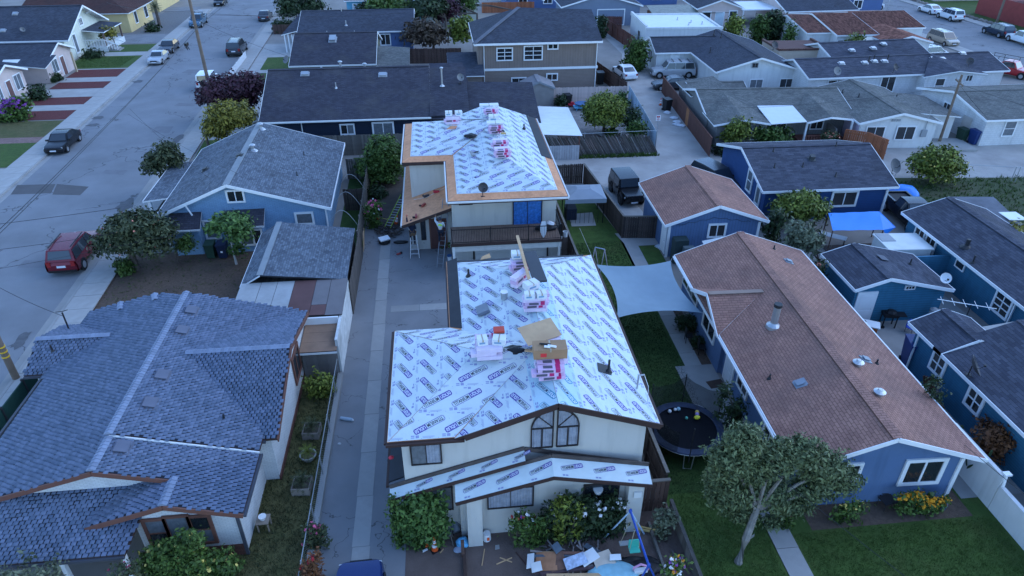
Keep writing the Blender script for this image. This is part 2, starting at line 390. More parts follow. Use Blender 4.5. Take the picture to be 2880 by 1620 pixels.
WROT = {'S': 0, 'E': math.pi/2, 'N': math.pi, 'W': -math.pi/2}
def fascia(root, a, b, m, h=.17, t=.035, dz=-.085, name='fascia'):
    mb = MB(); mb.bar(Vector(a)+Vector((0,0,dz)), Vector(b)+Vector((0,0,dz)), t, h); return mb.build(name, m, root)
def slope(root, pts, m, t=.12, edge=None, name='roof_slope'):
    mb = MB(); mb.slab(pts, t, 0, 1); return mb.build(name, [m, edge or white], root)
def gable(root, x0, x1, y0, y1, ze, zr, axis, rm, wm, fm=None, ov=.40, og=.30, r=None, walls=True, zb=0., ze2=None, cap=None, t=.12, ends='ab'):
    fm = fm or white; ze2 = ze if ze2 is None else ze2
    sw = (lambda p: p) if axis == 'y' else (lambda p: (p[1], p[0], p[2]))
    X0, X1, Y0, Y1 = (x0, x1, y0, y1) if axis == 'y' else (y0, y1, x0, x1)
    r = (X0+X1)/2 if r is None else r
    A = [(X0,Y1,ze),(X0,Y0,ze),(r,Y0,zr),(r,Y1,zr)]; B = [(r,Y1,zr),(r,Y0,zr),(X1,Y0,ze2),(X1,Y1,ze2)]
    for q in (A, B):
        q = [sw(p) for p in q]
        if axis == 'x': q = q[::-1]
        slope(root, q, rm, t, fm)
    e = .02
    fascia(root, sw((X0-e,Y0,ze)), sw((X0-e,Y1,ze)), fm); fascia(root, sw((X1+e,Y0,ze2)), sw((X1+e,Y1,ze2)), fm)
    for yy in ((Y0-e) if 'a' in ends else None, (Y1+e) if 'b' in ends else None):
        if yy is None: continue
        fascia(root, sw((X0-e,yy,ze)), sw((r,yy,zr)), fm, .2, .035, -.09, 'barge_board'); fascia(root, sw((r,yy,zr)), sw((X1+e,yy,ze2)), fm, .2, .035, -.09, 'barge_board')
    mb = MB(); mb.bar(sw((r-.1,Y0,zr-.015)), sw((r-.1,Y1,zr-.015)), .24, .03, 0); mb.bar(sw((r+.1,Y0,zr-.012)), sw((r+.1,Y1,zr-.012)), .24, .03, 0)
    mb.build('ridge_cap', cap or rm, root)
    za = lambda X: ze+(zr-ze)*(X-X0)/(r-X0) if X <= r else zr+(ze2-zr)*(X-r)/(X1-r)
    if walls:
        a, b, c, d = X0+ov, X1-ov, Y0+og, Y1-og
        prof = [(a,zb),(b,zb),(b,za(b)-t-.01),(r,zr-t-.01),(a,za(a)-t-.01)]
        mb = MB(); n = len(prof)
        p0 = [sw((x,c,z)) for x, z in prof]; p1 = [sw((x,d,z)) for x, z in prof]
        mb.face(p0 if axis == 'y' else p0[::-1]); mb.face(p1[::-1] if axis == 'y' else p1)
        for k in range(n):
            q = (p0[k], p1[k], p1[(k+1) % n], p0[(k+1) % n]); mb.face(q if axis == 'x' else q[::-1])
        mb.build('wall', wm, root)
    return (lambda x, y: za(x)) if axis == 'y' else (lambda x, y: za(y))
def walls(root, x0, x1, y0, y1, z0, z1, m, name='wall'):
    return MB().box((x0,y0,z0),(x1,y1,z1)).build(name, m, root)
def win(root, f, x, y, z, w, h, nx=2, ny=1, fr=None, pane=None, t=.10, trim=True, name='window', mt=None):
    fr = fr or white; pane = pane or glass; mb = MB(); mt = mt or t*.5
    W2, H2 = w/2, h/2
    for a, b in (((-W2-t,-.05,-H2-t),(W2+t,.03,-H2)), ((-W2-t,-.05,H2),(W2+t,.03,H2+t)), ((-W2-t,-.05,-H2),(-W2,.03,H2)), ((W2,-.05,-H2),(W2+t,.03,H2))): mb.box(a, b)
    for k in range(1, nx): xx = -W2+w*k/nx; mb.box((xx-mt/2,-.035,-H2),(xx+mt/2,.02,H2))
    for k in range(1, ny): zz = -H2+h*k/ny; mb.box((-W2,-.030,zz-mt/2),(W2,.02,zz+mt/2))
    o = mb.build(name, fr, root, (x, y, z), WROT[f] if isinstance(f, str) else f)
    for i in range(nx):
        for j in range(ny):
            a = -W2+w*i/nx; c = -H2+h*j/ny
            pm = pane[(i+j) % len(pane)] if isinstance(pane, list) else pane
            MB().box((a+.004,-.012,c+.004),(a+w/nx-.004,.012,c+h/ny-.004)).build('pane', pm, o)
    return o
def door(root, f, x, y, z0, w, h, m, fr=None, knob=True, name='door'):
    mb = MB(); mb.box((-w/2,-.04,0),(w/2,.02,h)); 
    if True:
        for a, b in (((-w*.36,-.055,h*.1),(w*.36,-.04,h*.42)), ((-w*.36,-.055,h*.5),(w*.36,-.04,h*.92))): mb.box(a, b)
    o = mb.build(name, m, root, (x, y, z0), WROT[f] if isinstance(f, str) else f)
    fb = MB(); t = .09
    for a, b in (((-w/2-t,-.045,0),(-w/2,.03,h+t)), ((w/2,-.045,0),(w/2+t,.03,h+t)), ((-w/2,-.045,h),(w/2,.03,h+t))): fb.box(a, b)
    fb.build('door_frame', fr or white, o)
    if knob: MB().lathe([(.01,-.03),(.035,0),(.01,.03)], 8, (w*.4,-.08,h*.48)).build('handle', steel, o)
    return o
def pipe(root, x, y, z, h=.45, r=.05, m=None, cap=False, base=True):
    mb = MB(); mb.cyl((x,y,z-.15),(x,y,z+h), r, n=8)
    if base: mb.lathe([(r*3.2,-.06),(r*2.6,.0),(r*1.1,.1),(r,.13)], 8, (x,y,z))
    if cap: mb.lathe([(r*1.9,h),(r*2.1,h+.05),(r*1.4,h+.12),(r*.1,h+.13)], 8, (x,y,z))
    return mb.build('vent_pipe', m or steel, root)
def rvent(root, x, y, z, sx=.38, sy=.38, m=None, tilt=0., axis='x', h=.13):
    mb = MB(); mb.box((-sx/2-.12,-sy/2-.12,0),(sx/2+.12,sy/2+.12,.03)); mb.box((-sx/2,-sy/2,.03),(sx/2,sy/2,h)); mb.box((-sx/2-.04,-sy/2-.04,h),(sx/2+.04,sy/2+.04,h+.035))
    o = mb.build('roof_vent', m or steel, root, (x, y, z))
    o.rotation_euler = (tilt, 0, 0) if axis == 'x' else (0, tilt, 0)
    return o
def dish(loc, az, label, r=.33, m=None, standz=.5, group='satellite dishes'):
    t = thing('satellite_dish', label, 'satellite dish', loc, az, group)
    MB().lathe([(.001,.0),(r*.5,.03),(r*.85,.10),(r,.15),(r*1.02,.13),(r*.5,.0),(.001,-.03)], 18).build('reflector', m or M('dish_grey', (.17,.175,.18), .5), t, (0,0,standz)).rotation_euler = (R(58),0,0)
    mb = MB(); mb.cyl((0,.05,-.1),(0,.05,standz), .025); mb.box((-.12,-.07,-.02),(.12,.17,.015)); mb.build('mast', dark, t)
    mb = MB(); mb.tube([(0,0,standz-.1),(0,-.28,standz-.05),(0,-.42,standz+.15)], .015); mb.box((-.05,-.46,standz+.11),(.05,-.38,standz+.2)); mb.build('feed_arm', dark, t)
    return t
def gutter(root, a, b, m=None):
    mb = MB(); mb.bar(Vector(a)+Vector((0,0,-.07)), Vector(b)+Vector((0,0,-.07)), .10, .10); return mb.build('gutter', m or offwhite, root)
def downpipe(root, x, y, z0, z1, m=None):
    return MB().box((x-.04,y-.04,z0),(x+.04,y+.04,z1)).build('downpipe', m or white, root)

# ---------------------------------------------------------------- shingle tabs as geometry
tabm = M('tab_shingle', (.105,.138,.20), .9, .06, 3, bump=.5, bscale=60, rnd=.14, col2=(.150,.18,.255), spec=.25)
capm = M('cap_shingle', (.21,.245,.32), .9, .08, 3, bump=.5, bscale=60, rnd=.12)
TABS = []
def tab_slope(root, pts, w=.21, e=.16, lift=.004):
    """roof deck plus rows of shingle tabs; the nearest tabs become single parts later"""
    o = slope(root, pts, M('roof_deck_dark', (.014,.016,.024), .95, .1), .12, darkbrown)  # deck near-black, so row shadow between the tabs is in its colour
    P_ = [Vector(p) for p in pts]; n = (P_[1]-P_[0]).cross(P_[2]-P_[0]).normalized()
    if n.z < 0: n = -n
    h = Z.cross(n).normalized(); s = n.cross(h); o0 = P_[0]
    uv = [((p-o0).dot(h), (p-o0).dot(s)) for p in P_]
    us = [q[0] for q in uv]; vs = [q[1] for q in uv]
    def inside(u, v):
        c = False; k = len(uv)-1
        for i in range(len(uv)):
            if (uv[i][1] > v) != (uv[k][1] > v) and u < (uv[k][0]-uv[i][0])*(v-uv[i][1])/(uv[k][1]-uv[i][1])+uv[i][0]: c = not c
            k = i
        return c
    rows = int((max(vs)-min(vs))/e); base = Matrix((h, s, n)).transposed().to_4x4()
    for rI in range(rows+1):
        v = min(vs)+rI*e; off = (rI % 2)*.5*w+random.uniform(-.02,.02)
        k = 0; u = min(us)-w+off
        while u < max(us):
            if inside(u+w/2, v+e*.5):
                p = o0+h*(u+w/2)+s*v
                TABS.append((o, root, p, base, h, s, n, w, e))
            u += w
    return o
def flush_tabs(limit=300):
    global TABS
    cp = Vector((0,0,CAM_H))
    TABS.sort(key=lambda t: (t[1].matrix_basis @ t[2]-cp).length_squared)
    w, e = TABS[0][7], TABS[0][8]; T = .055
    a = w/2-.024
    proto = [(-a,0,T),(a,0,T),(a,e*1.12,.006),(-a,e*1.12,.006),(-a,0,0),(a,0,0)]
    fc = [(0,1,2,3),(4,5,1,0),(5,2,1),(4,0,3)]
    mb = MB(); mb.mesh(proto, fc); me = mb.data('shingle'); me.materials.append(tabm); auto_uv(me)
    near = [t for t in TABS if in_view(t[1].matrix_basis @ t[2])][:limit]; ids = set(map(id, near))
    for (o, root, p, base, h, s, n, w_, e_) in near:
        c = link('shingle', me, o); c.matrix_local = Matrix.Translation(p) @ base
    rest = {}
    for t in TABS:
        if id(t) not in ids: rest.setdefault(t[0].name, []).append(t)
    pv = np.array(proto); F4 = np.array([(0,1,2,3),(4,5,1,0),(4,0,3,3),(5,2,1,1)])
    for nm, L in rest.items():
        Pn = np.array([tuple(t[2]) for t in L]); B = np.array(L[0][3].to_3x3())
        jit = 1+RNG.uniform(-.12,.12,(len(L),1,1))
        vv = (pv @ B.T)[None]*jit+Pn[:,None,:]
        nv = len(proto); tri = np.array([(0,1,2),(0,2,3),(4,5,1),(4,1,0),(5,2,1),(4,0,3)])
        F = (tri[None]+np.arange(len(L))[:,None,None]*nv).reshape(-1,3)
        q = np_mesh('shingles', vv.reshape(-1,3), F, tabm, L[0][0]); q['kind'] = 'stuff'
    TABS = []
def in_view(p, m=0):
    v = p-Vector((0,0,CAM_H)); d = v.dot(fw)
    if d <= 0: return False
    x = 1440+CAM_F*v.dot(rt)/d; y = 810-CAM_F*v.dot(up)/d
    return -m < x < 2880+m and -m < y < 1620+m
def caps(root, a, b, w=.34, L=.17):
    """ridge cap pieces, each one a part"""
    a, b = Vector(a), Vector(b); d = (b-a); n = max(1, int(d.length/L)); dn = d.normalized(); sdir = dn.cross(Z).normalized(); upn = sdir.cross(dn)
    mb = MB(); q = L*1.15
    mb.mesh([(-w/2,0,-.035),(0,0,.05),(w/2,0,-.035),(-w/2,q,-.055),(0,q,.018),(w/2,q,-.055),(-w/2,0,-.07),(w/2,0,-.07)], [(0,1,4,3),(1,2,5,4),(6,7,2,1,0)])
    me = mb.data('ridge_cap'); me.materials.append(capm); auto_uv(me)
    Mx = Matrix((sdir, dn, upn)).transposed().to_4x4()
    for k in range(n):
        o = link('ridge_cap', me, root); o.matrix_local = Matrix.Translation(a+d*k/n) @ Mx
# ---------------------------------------------------------------- the re-roofed pair of stucco houses
stucco = M('cream_stucco', (.52,.50,.46), .9, .05, .7, bump=.35, bscale=70, streak=.25, stain=.25, stcol=(.50,.48,.44), stscale=.8)
under = M('underlayment', (.50,.565,.58), .45, .07, 1.6, bump=.75, bscale=3.2, spec=.45)
under_t = M('underlayment_ridge', (.38,.52,.58), .45, .07, 1.6, bump=.75, bscale=3.2, spec=.45)
felt = M('black_felt', (.030,.033,.040), .8, .15, 2)
osb = M('roof_sheathing', (.58,.27,.14), .85, .16, 5, bump=.3, bscale=30, stain=.45, stcol=(.30,.13,.07), stscale=1.2)
ply = M('plywood', (.50,.33,.19), .8, .14, 3, stain=.5, stcol=(.30,.17,.10), stscale=1.5)
ink = flat('print_black', (.03,.03,.05)); purple = flat('print_purple', (.085,.060,.26)); teal = flat('print_teal', (.05,.22,.33)); inkgrey = flat('print_grey', (.24,.26,.42)); paper = flat('print_white', (.66,.70,.76))
def text_mesh(body, h):
    cu = bpy.data.curves.new('lettering', 'FONT'); cu.body = body; cu.size = 1; cu.resolution_u = 2; cu.offset = .018; cu.align_x = 'LEFT'
    o = bpy.data.objects.new('lettering', cu); COL.objects.link(o)
    bpy.context.view_layer.update()
    me = bpy.data.meshes.new_from_object(o.evaluated_get(bpy.context.evaluated_depsgraph_get()))
    vs = np.array([v.co[:] for v in me.vertices]); fs = [tuple(p.vertices) for p in me.polygons]
    bpy.data.objects.remove(o); bpy.data.curves.remove(cu); bpy.data.meshes.remove(me)
    vs[:,:2] -= vs[:,:2].min(0); k = h/vs[:,1].max(); vs *= k; vs[:,2] = 0
    return vs, fs, vs[:,0].max()
T1, T2 = text_mesh('TITANIUM', .15), text_mesh('UDL50', .15)
def logo(L=1.24, Hh=.235):
    """printed word mark: outlined box with TITANIUM, filled box with UDL50"""
    mb = MB(); x0 = -L/2; xs = x0+L*.60; t = .02; b = Hh/2; c = .05
    def flatpoly(pts, m, z=0.): mb.face([(x, y, z) for x, y in pts], m)
    flatpoly([(xs,-b),(-x0-c,-b),(-x0,-b+c),(-x0,b-c),(-x0-c,b),(xs,b)], 1, .0010)
    for q in ([(x0+c,-b),(xs,-b),(xs,-b+t),(x0+c,-b+t)], [(x0+c,b-t),(xs,b-t),(xs,b),(x0+c,b)], [(x0,-b+c),(x0+t,-b+c),(x0+t,b-c),(x0,b-c)],
              [(x0,b-c),(x0+t,b-c),(x0+c,b-t),(x0+c,b)], [(x0,-b+c),(x0+c,-b),(x0+c,-b+t),(x0+t,-b+c)]): flatpoly(q, 1, .0010)
    for (vs, fs, w), xa, xb, m in ((T1, x0+.06, xs-.04, 0), (T2, xs+.04, -x0-.04, 2)):
        s = (xb-xa)/w; mb.mesh([(xa+v[0]*s, v[1]-.075, .0022) for v in vs], fs, m)
    return mb
LOGO = logo()
def clip_v(poly, v0, v1):
    def half(pl, c, sgn):
        out = []
        for i in range(len(pl)):
            a, b = pl[i], pl[(i+1) % len(pl)]; fa, fb = sgn*(a[1]-c), sgn*(b[1]-c)
            if fa >= 0: out.append(a)
            if (fa > 0 > fb) or (fa < 0 < fb):
                t = fa/(fa-fb); out.append((a[0]+(b[0]-a[0])*t, a[1]+(b[1]-a[1])*t))
        return out
    p = half(poly, v0, 1)
    return half(p, v1, -1) if p else p
import bmesh
def underlay(root, pts, rows=1.02, inset=0., start=0, tealtop=False, phase=0., lift=.014):
    P_ = [Vector(p) for p in pts]; n = (P_[1]-P_[0]).cross(P_[2]-P_[0]).normalized()
    if n.z < 0: n = -n
    h = Z.cross(n).normalized(); s = n.cross(h); o0 = P_[0]
    uv = [((p-o0).dot(h), (p-o0).dot(s)) for p in P_]; v0 = min(q[1] for q in uv)+inset; v1 = max(q[1] for q in uv)
    base = Matrix((h, s, n)).transposed().to_4x4(); k = 0; v = v0
    while v < v1-.05:
        pl = clip_v(uv, v, min(v+rows, v1))
        if len(pl) >= 3:
            top = tealtop and v+rows >= v1-.02
            zz = lift+.004*k
            mb = MB(); mb.slab([(a, b-v, .0) for a, b in pl], .01)
            sh = mb.build('underlayment_sheet', under_t if top else under, root)
            sh.matrix_local = Matrix.Translation(o0+s*v+n*zz) @ base
            # printed marks, trimmed to the sheet
            pb = MB(); umin, umax = min(q[0] for q in pl), max(q[0] for q in pl); fl = (k+start) % 2
            step = 1.12; u = umin-1+((phase+.41*k) % 1.)*step
            while u < umax+1:
                ang = R(27)+(math.pi if fl else 0); ca, sa = math.cos(ang), math.sin(ang)
                pb.mesh([(u+x*ca-y*sa, rows*.54+x*sa+y*ca, z+.0015) for x, y, z in LOGO.v], [], 0)
                off = len(pb.v)-len(LOGO.v)
                for f, m in zip(LOGO.f, LOGO.m): pb.f.append(tuple(i+off for i in f)); pb.m.append(m)
                for (dx, dy, w_, h_) in ((.45,.12,.13,.045),(.45,.055,.13,.04),(.62,.055,.12,.11),(-.25,.10,.42,.012),(-.25,.07,.42,.010),(-.25,.045,.36,.010),(-.1,.94,.12,.045),(.06,.90,.11,.09),(.3,.02,.025,.025),(-.3,.02,.025,.025),(0,.02,.025,.025),(.15,.5,.022,.022),(-.4,.75,.022,.022),(-.15,.3,.022,.022)):
                    pb.face([(u+dx,dy,.0015),(u+dx+w_,dy,.0015),(u+dx+w_,dy+h_,.0015),(u+dx,dy+h_,.0015)], 3)
                u += step
            me = pb.data('lettering_print'); me.polygons.foreach_set('material_index', pb.m)
            bm = bmesh.new(); bm.from_mesh(me); q = [(a, b-v) for a, b in pl]
            area = sum(q[i][0]*q[(i+1) % len(q)][1]-q[(i+1) % len(q)][0]*q[i][1] for i in range(len(q)))
            for i in range(len(q)):
                a, b = q[i], q[(i+1) % len(q)]; e = Vector((b[0]-a[0], b[1]-a[1], 0))
                if e.length < 1e-4: continue
                nn = Vector((e.y, -e.x, 0)).normalized()*(1 if area > 0 else -1)
                bmesh.ops.bisect_plane(bm, geom=bm.verts[:]+bm.edges[:]+bm.faces[:], plane_co=(a[0], a[1], 0), plane_no=nn, clear_outer=True)
            bm.to_mesh(me); bm.free()
            if len(me.polygons):
                for m_ in (ink if not top else flat('print_ink2', (.03,.05,.10)), teal if top else purple, paper, inkgrey): me.materials.append(m_)
                auto_uv(me); lo = link('lettering_print', me, sh); lo['kind'] = 'stuff'; lo['label'] = 'purple and black TITANIUM UDL50 lettering printed on the sheet' if not top else 'teal and black TITANIUM UDL50 lettering printed on the sheet'
            else: bpy.data.meshes.remove(me)
        v += rows; k += 1

N = thing('stucco_house', 'cream stucco two-storey house with arched window, roof covered in printed white underlayment', 'house', (0,18.3,0))
PN = .351; NE, NR, NX, ND = 5.3, 6.6, 3.55, 12.8
wz = NE+3.45*PN
deck = osb
HB = ND-3.7
slope(N, [(-.15,ND,NE),(-.15,0,NE),(NX,0,NR),(NX,HB,NR)], deck, .14, darkbrown)
slope(N, [(7.4,ND,5.25),(-.15,ND,NE),(NX,HB,NR)], deck, .14, darkbrown)
slope(N, [(NX,HB,NR),(NX,0,NR),(7.4,0,5.25),(7.4,ND,5.25)], deck, .14, darkbrown)
slope(N, [(-2.55,6.9,NE),(-2.55,.05,NE),(.9,3.475,wz)], deck, .14, darkbrown)
slope(N, [(-2.55,.05,NE),(-.15,.05,NE),(3.3,3.475,wz+.01),(.9,3.475,wz+.01)], deck, .14, darkbrown)
slope(N, [(-.15,6.9,NE),(-2.55,6.9,NE),(.9,3.475,wz+.01),(3.3,3.475,wz+.01)], deck, .14, darkbrown)
underlay(N, [(.38,ND-.53,NE+.53*PN),(.38,6.37,NE+.53*PN),(3.3,3.475,wz),(NX,3.475,NR),(NX,HB,NR)], tealtop=True)
underlay(N, [(6.9,ND-.45,5.45),(.35,ND-.45,NE+.16),(NX,HB,NR)], phase=.15)
underlay(N, [(-.15,0,NE),(NX,0,NR),(NX,3.475,NR),(3.3,3.475,wz)], tealtop=True, start=1)
underlay(N, [(NX,HB,NR),(NX,0,NR),(7.38,0,5.255),(7.38,ND,5.255)], tealtop=True, phase=.3)
underlay(N, [(-2.53,6.85,NE+.005),(-2.53,.07,NE+.005),(.9,3.475,wz)], phase=.6)
underlay(N, [(-2.5,.06,NE+.015),(-.15,.06,NE+.015),(3.3,3.475,wz+.012),(.9,3.475,wz+.012)], start=1, phase=.2, lift=.016)
underlay(N, [(-.15,6.85,NE+.02),(-2.5,6.85,NE+.02),(.9,3.475,wz+.012),(3.3,3.475,wz+.012)], phase=.4, lift=.016)
mb = MB(); mb.slab([(-.12,ND-.02,NE+.03),(-.12,6.92,NE+.03),(.40,6.5,NE+.03+.52*PN),(.40,ND-.02,NE+.03+.52*PN)], .012); mb.slab([(7.0,ND+.01,5.30),(-.1,ND+.01,NE+.035),(.38,ND-.45,NE+.20),(6.9,ND-.45,5.47)], .01); mb.build('felt_strip', felt, N)
for a, b in (((-.17,6.95,NE),(-.17,ND,NE)), ((7.42,0,5.25),(7.42,ND,5.25)), ((-2.57,.05,NE),(-2.57,6.9,NE)), ((-2.57,.03,NE),(.2,.03,NE)), ((-2.57,6.92,NE),(-.15,6.92,NE))):
    fascia(N, a, b, darkbrown, .20, .04, -.12)
for a, b in (((-.17,6.95,NE),(-.17,ND,NE)), ((7.47,0,5.25),(7.47,ND,5.25)), ((-2.62,.05,NE),(-2.62,6.9,NE)), ((-2.6,-.03,NE),(.2,-.03,NE))): gutter(N, Vector(a)+Vector((0,0,-.02)), Vector(b)+Vector((0,0,-.02)), darkbrown)
fascia(N, (.2,-.02,NE+.12), (NX,-.02,NR+.03), darkbrown, .24, .05, -.13, 'barge_board'); fascia(N, (NX,-.02,NR+.03), (7.42,-.02,5.28), darkbrown, .24, .05, -.13, 'barge_board')
fascia(N, (-.15,ND+.02,NE), (7.42,ND+.02,5.25), darkbrown, .2, .05, -.12)
# walls
mb = MB(); mb.face([(-2.1,.35,0),(7.0,.35,0),(7.0,.35,5.22),(NX,.35,6.42),(.3,.35,5.28),(-2.1,.35,5.22)])
mb.box((.28,.36,0),(6.99,12.4,5.2)); mb.box((-2.09,.37,0),(.28,6.5,5.2))
mb.build('wall', stucco, N)
# windows
wbr = flat('dark_window_frame', (.03,.025,.025), .5)
win(N, 'S', -1.23,.32,4.33, 1.05,.93, 2, 1, wbr, [curtain, sheer], .05)
for xc, s in ((3.06,-1), (4.02,1)):
    mb = MB(); w = .80; x0, x1 = (xc-w/2, xc+w/2); zb_, zs, zt = 4.22, 5.18, 6.03
    curve = [(x1 if s < 0 else x0, zt)]; out = [(x1, zb_), (x0, zb_)]
    arc = [(x0+w-(w*math.cos(t)), zs+(zt-zs)*math.sin(t)) for t in [k*math.pi/2/10 for k in range(11)]]
    if s > 0: arc = [(x0+x1-a, b) for a, b in arc]
    prof = ([(x1,zb_),(x0,zb_)]+arc) if s < 0 else ([(x0,zb_),(x1,zb_)]+arc)
    o = MB(); 
    for k in range(len(prof)):
        a, b = prof[k], prof[(k+1) % len(prof)]
        o.bar((a[0],.31,a[1]), (b[0],.31,b[1]), .05, .06, 0, (0,1,0))
    o.bar((x0,.315,zs), (x1,.315,zs), .05, .05, 0, (0,1,0)); o.bar((xc,.316,zb_), (xc,.316,zs), .05, .045, 0, (0,1,0))
    a0 = (x1, zs) if s < 0 else (x0, zs); a1 = arc[5]; o.bar((a0[0],.318,a0[1]), (a1[0],.318,a1[1]), .03, .03, 0, (0,1,0))
    ow = o.build('arched_window', wbr, N)
    p = MB(); q = [(x, .335, z) for x, z in prof]; p.face(q if s < 0 else q[::-1]); p.build('pane', sheer, ow)
# skirt roofs over the ground floor
def band(pts, dy, dz, name='skirt_roof', m=under):
    """pts: wall line (x,z); a narrow roof leaning out by dy and down by dz"""
    for k in range(len(pts)-1):
        (xa, ya, za), (xb, yb, zb_) = pts[k], pts[k+1]
        mb = MB(); mb.slab([(xa,ya-dy,za-dz),(xb,yb-dy,zb_-dz),(xb,yb,zb_),(xa,ya,za)], .09, 0, 1); o = mb.build(name, [m, darkbrown], N)
        f1 = MB(); f1.bar((xa,ya-dy-.02,za-dz-.07), (xb,yb-dy-.02,zb_-dz-.07), .04, .15); f1.build('fascia', darkbrown, o)
        f2 = MB(); f2.bar((xa,ya-.03,za+.06), (xb,yb-.03,zb_+.06), .06, .17); f2.build('flashing_board', M('weathered_flashing', (.075,.06,.055), .8, .25, 3), o)
        # printed logos along the strip
        L = Vector((xb-xa,0,zb_-za)); d = L.normalized(); s = Vector((0,dy,dz)).normalized(); n = d.cross(s).normalized(); Mx = Matrix((d, s, n)).transposed().to_4x4()
        width = math.hypot(dy, dz); pb = MB(); u = .25
        sc = min(1., width*.95/.62)
        while u < L.length-.5:
            ca, sa = math.cos(R(13)), math.sin(R(13))
            off = len(pb.v)
            pb.v += [(u+.5+(x*ca-y*sa)*.72*sc, width*.55+(x*sa+y*ca)*.72*sc, z+.004) for x, y, z in LOGO.v]
            for f, m_ in zip(LOGO.f, LOGO.m): pb.f.append(tuple(i+off for i in f)); pb.m.append(m_)
            for dx in (.1,.22): pb.face([(u+dx,.06,.004),(u+dx+.09,.06,.004),(u+dx+.09,.12,.004),(u+dx,.12,.004)], 3)
            u += 1.28
        if pb.f:
            pb.v = [tuple(Vector((xa,ya-dy,za-dz))+d*v[0]+s*v[1]+n*(v[2]+.004)) for v in pb.v]; me = pb.data('lettering_print'); me.polygons.foreach_set('material_index', pb.m)
            for m_ in (ink, purple, paper, inkgrey): me.materials.append(m_)
            auto_uv(me); lo = link('lettering_print', me, o); lo['kind'] = 'stuff'
band([(-2.7,.33,2.72),(-2.1,.33,2.90),(2.4,.33,4.2)], .45, .17)
fascia(N, (2.4,.30,4.22), (6.85,.30,3.02), M('weathered_flashing', (.075,.06,.055)), .18, .05, 0, 'flashing_board')
band([(-.25,.0,3.09),(3.38,.0,4.05),(7.15,.0,3.2)], .72, .30)
# ground floor front that steps forward
mb = MB(); mb.face([(-.1,.0,0),(7.0,.0,0),(7.0,.0,3.1),(3.38,.0,3.95),(-.1,.0,3.0)]); mb.box((-.1,.01,0),(7.0,.345,2.95)); mb.build('wall', stucco, N)
MB().box((.15,-.55,0),(.72,0,2.7)).build('pillar', stucco, N); MB().box((6.35,-.5,0),(6.95,0,2.75)).build('pillar', stucco, N)
win(N, 'S', 1.85,-.03,2.05, 1.7,1.0, 2, 1, wbr, sheer, .05); win(N, 'S', 5.4,-.03,1.75, 1.3,1.2, 1, 2, wbr, glass, .06)
win(N, 'S', -.9,.32,1.9, 1.0,1.2, 1, 1, wbr, curtain, .05); win(N, 'S', -1.85,.32,2.2, .45,.4, 1, 1, wbr, glass, .05)
mb = MB(); mb.lathe([(.02,0),(.14,.02),(.20,.22),(.17,.22)], 12, (5.25,-.12,2.0)); mb.build('hanging_pot', white, N)
MB().box((6.55,-.57,2.05),(6.85,-.5,2.35)).build('utility_box', offwhite, N)
# lower lean-to on the left side
mb = MB(); mb.slab([(-2.75,6.4,2.75),(-2.75,.6,2.75),(-2.1,.6,3.0),(-2.1,6.4,3.0)], .08); mb.build('side_lean_to', felt, N); gutter(N, (-2.8,.4,2.75), (-2.8,6.4,2.75), darkbrown)
pipe(N, .9,10.6,5.72,.35,.05,dark); pipe(N, 6.0,2.6,5.78,.55,.05,dark)
MB().box((-.28,-.28,0),(.28,.28,.02)).build('flashing_plate', dark, N, (5.85,2.7,5.82)).rotation_euler = (0,R(18.5),R(-8))
mb = MB(); mb.cyl((7.0,1.9,5.3),(7.0,1.9,6.1), .035); mb.cyl((7.0,1.9,6.05),(7.2,1.8,6.15), .03); mb.tube([(7.2,1.8,6.1),(7.3,1.5,5.8),(7.2,1.1,5.4),(7.35,.3,5.3)], .012); mb.build('service_mast', steel, N)

# far house of the pair
F = thing('stucco_house', 'cream stucco house with front balcony, garage and half-stripped roof showing bare sheathing edges', 'house', (0,38.2,0))
FE, FR, FX, FD = 5.4, 6.72, 3.72, 14.8; PF = (FR-FE)/(FX-.14)
hy = FX-.14; fwz = FE+4.*PF
def FS(pts): slope(F, pts, osb, .14, darkbrown)
FS([(.14,FD,FE),(.14,0,FE),(FX,hy,FR),(FX,FD,FR)]); FS([(FX,FD,FR),(FX,hy,FR),(7.4,0,FE),(7.4,FD,FE)]); FS([(.14,0,FE),(7.4,0,FE),(FX,hy,FR)])
w0, w1 = 6.5, 14.5; wm = (w0+w1)/2; whx = -2.78+4.0
FS([(-2.78,w1,FE),(-2.78,w0,FE),(whx,wm,fwz)]); FS([(-2.78,w0,FE),(.14,w0,FE),(FX,wm-.3,FR+.01),(FX,wm,FR+.01),(whx,wm,fwz)]); FS([(.14,w1,FE),(-2.78,w1,FE),(whx,wm,fwz+.005),(FX,wm,FR+.01)])
i_ = .55
underlay(F, [(.14+i_,7.0,FE+i_*PF),(.14+i_,i_,FE+i_*PF),(FX,hy,FR),(FX,wm-.3,FR)], phase=.2)
underlay(F, [(.14,FD-.05,FE),(.14,w1,FE),(FX,wm,FR),(FX,FD-.05,FR)], phase=.7)
underlay(F, [(FX,FD-.05,FR),(FX,hy,FR),(7.4-i_,i_,FE+i_*PF),(7.4-i_,FD-.05,FE+i_*PF)], tealtop=False, phase=.5)
underlay(F, [(.14+i_,i_,FE+i_*PF),(7.4-i_,i_,FE+i_*PF),(FX,hy,FR)], start=0)
underlay(F, [(-2.78+i_,w1-.3,FE+i_*PF),(-2.78+i_,w0+i_,FE+i_*PF),(whx,wm,fwz)], phase=.1)
underlay(F, [(-2.78+i_,w0+i_,FE+i_*PF),(.6,w0+i_,FE+i_*PF),(FX,wm-.3,FR+.01),(FX,wm,FR+.01),(whx,wm,fwz)], start=1, lift=.018)
underlay(F, [(.14,w1,FE),(-2.3,w1,FE),(whx,wm,fwz+.005),(FX,wm,FR+.01)], lift=.018)
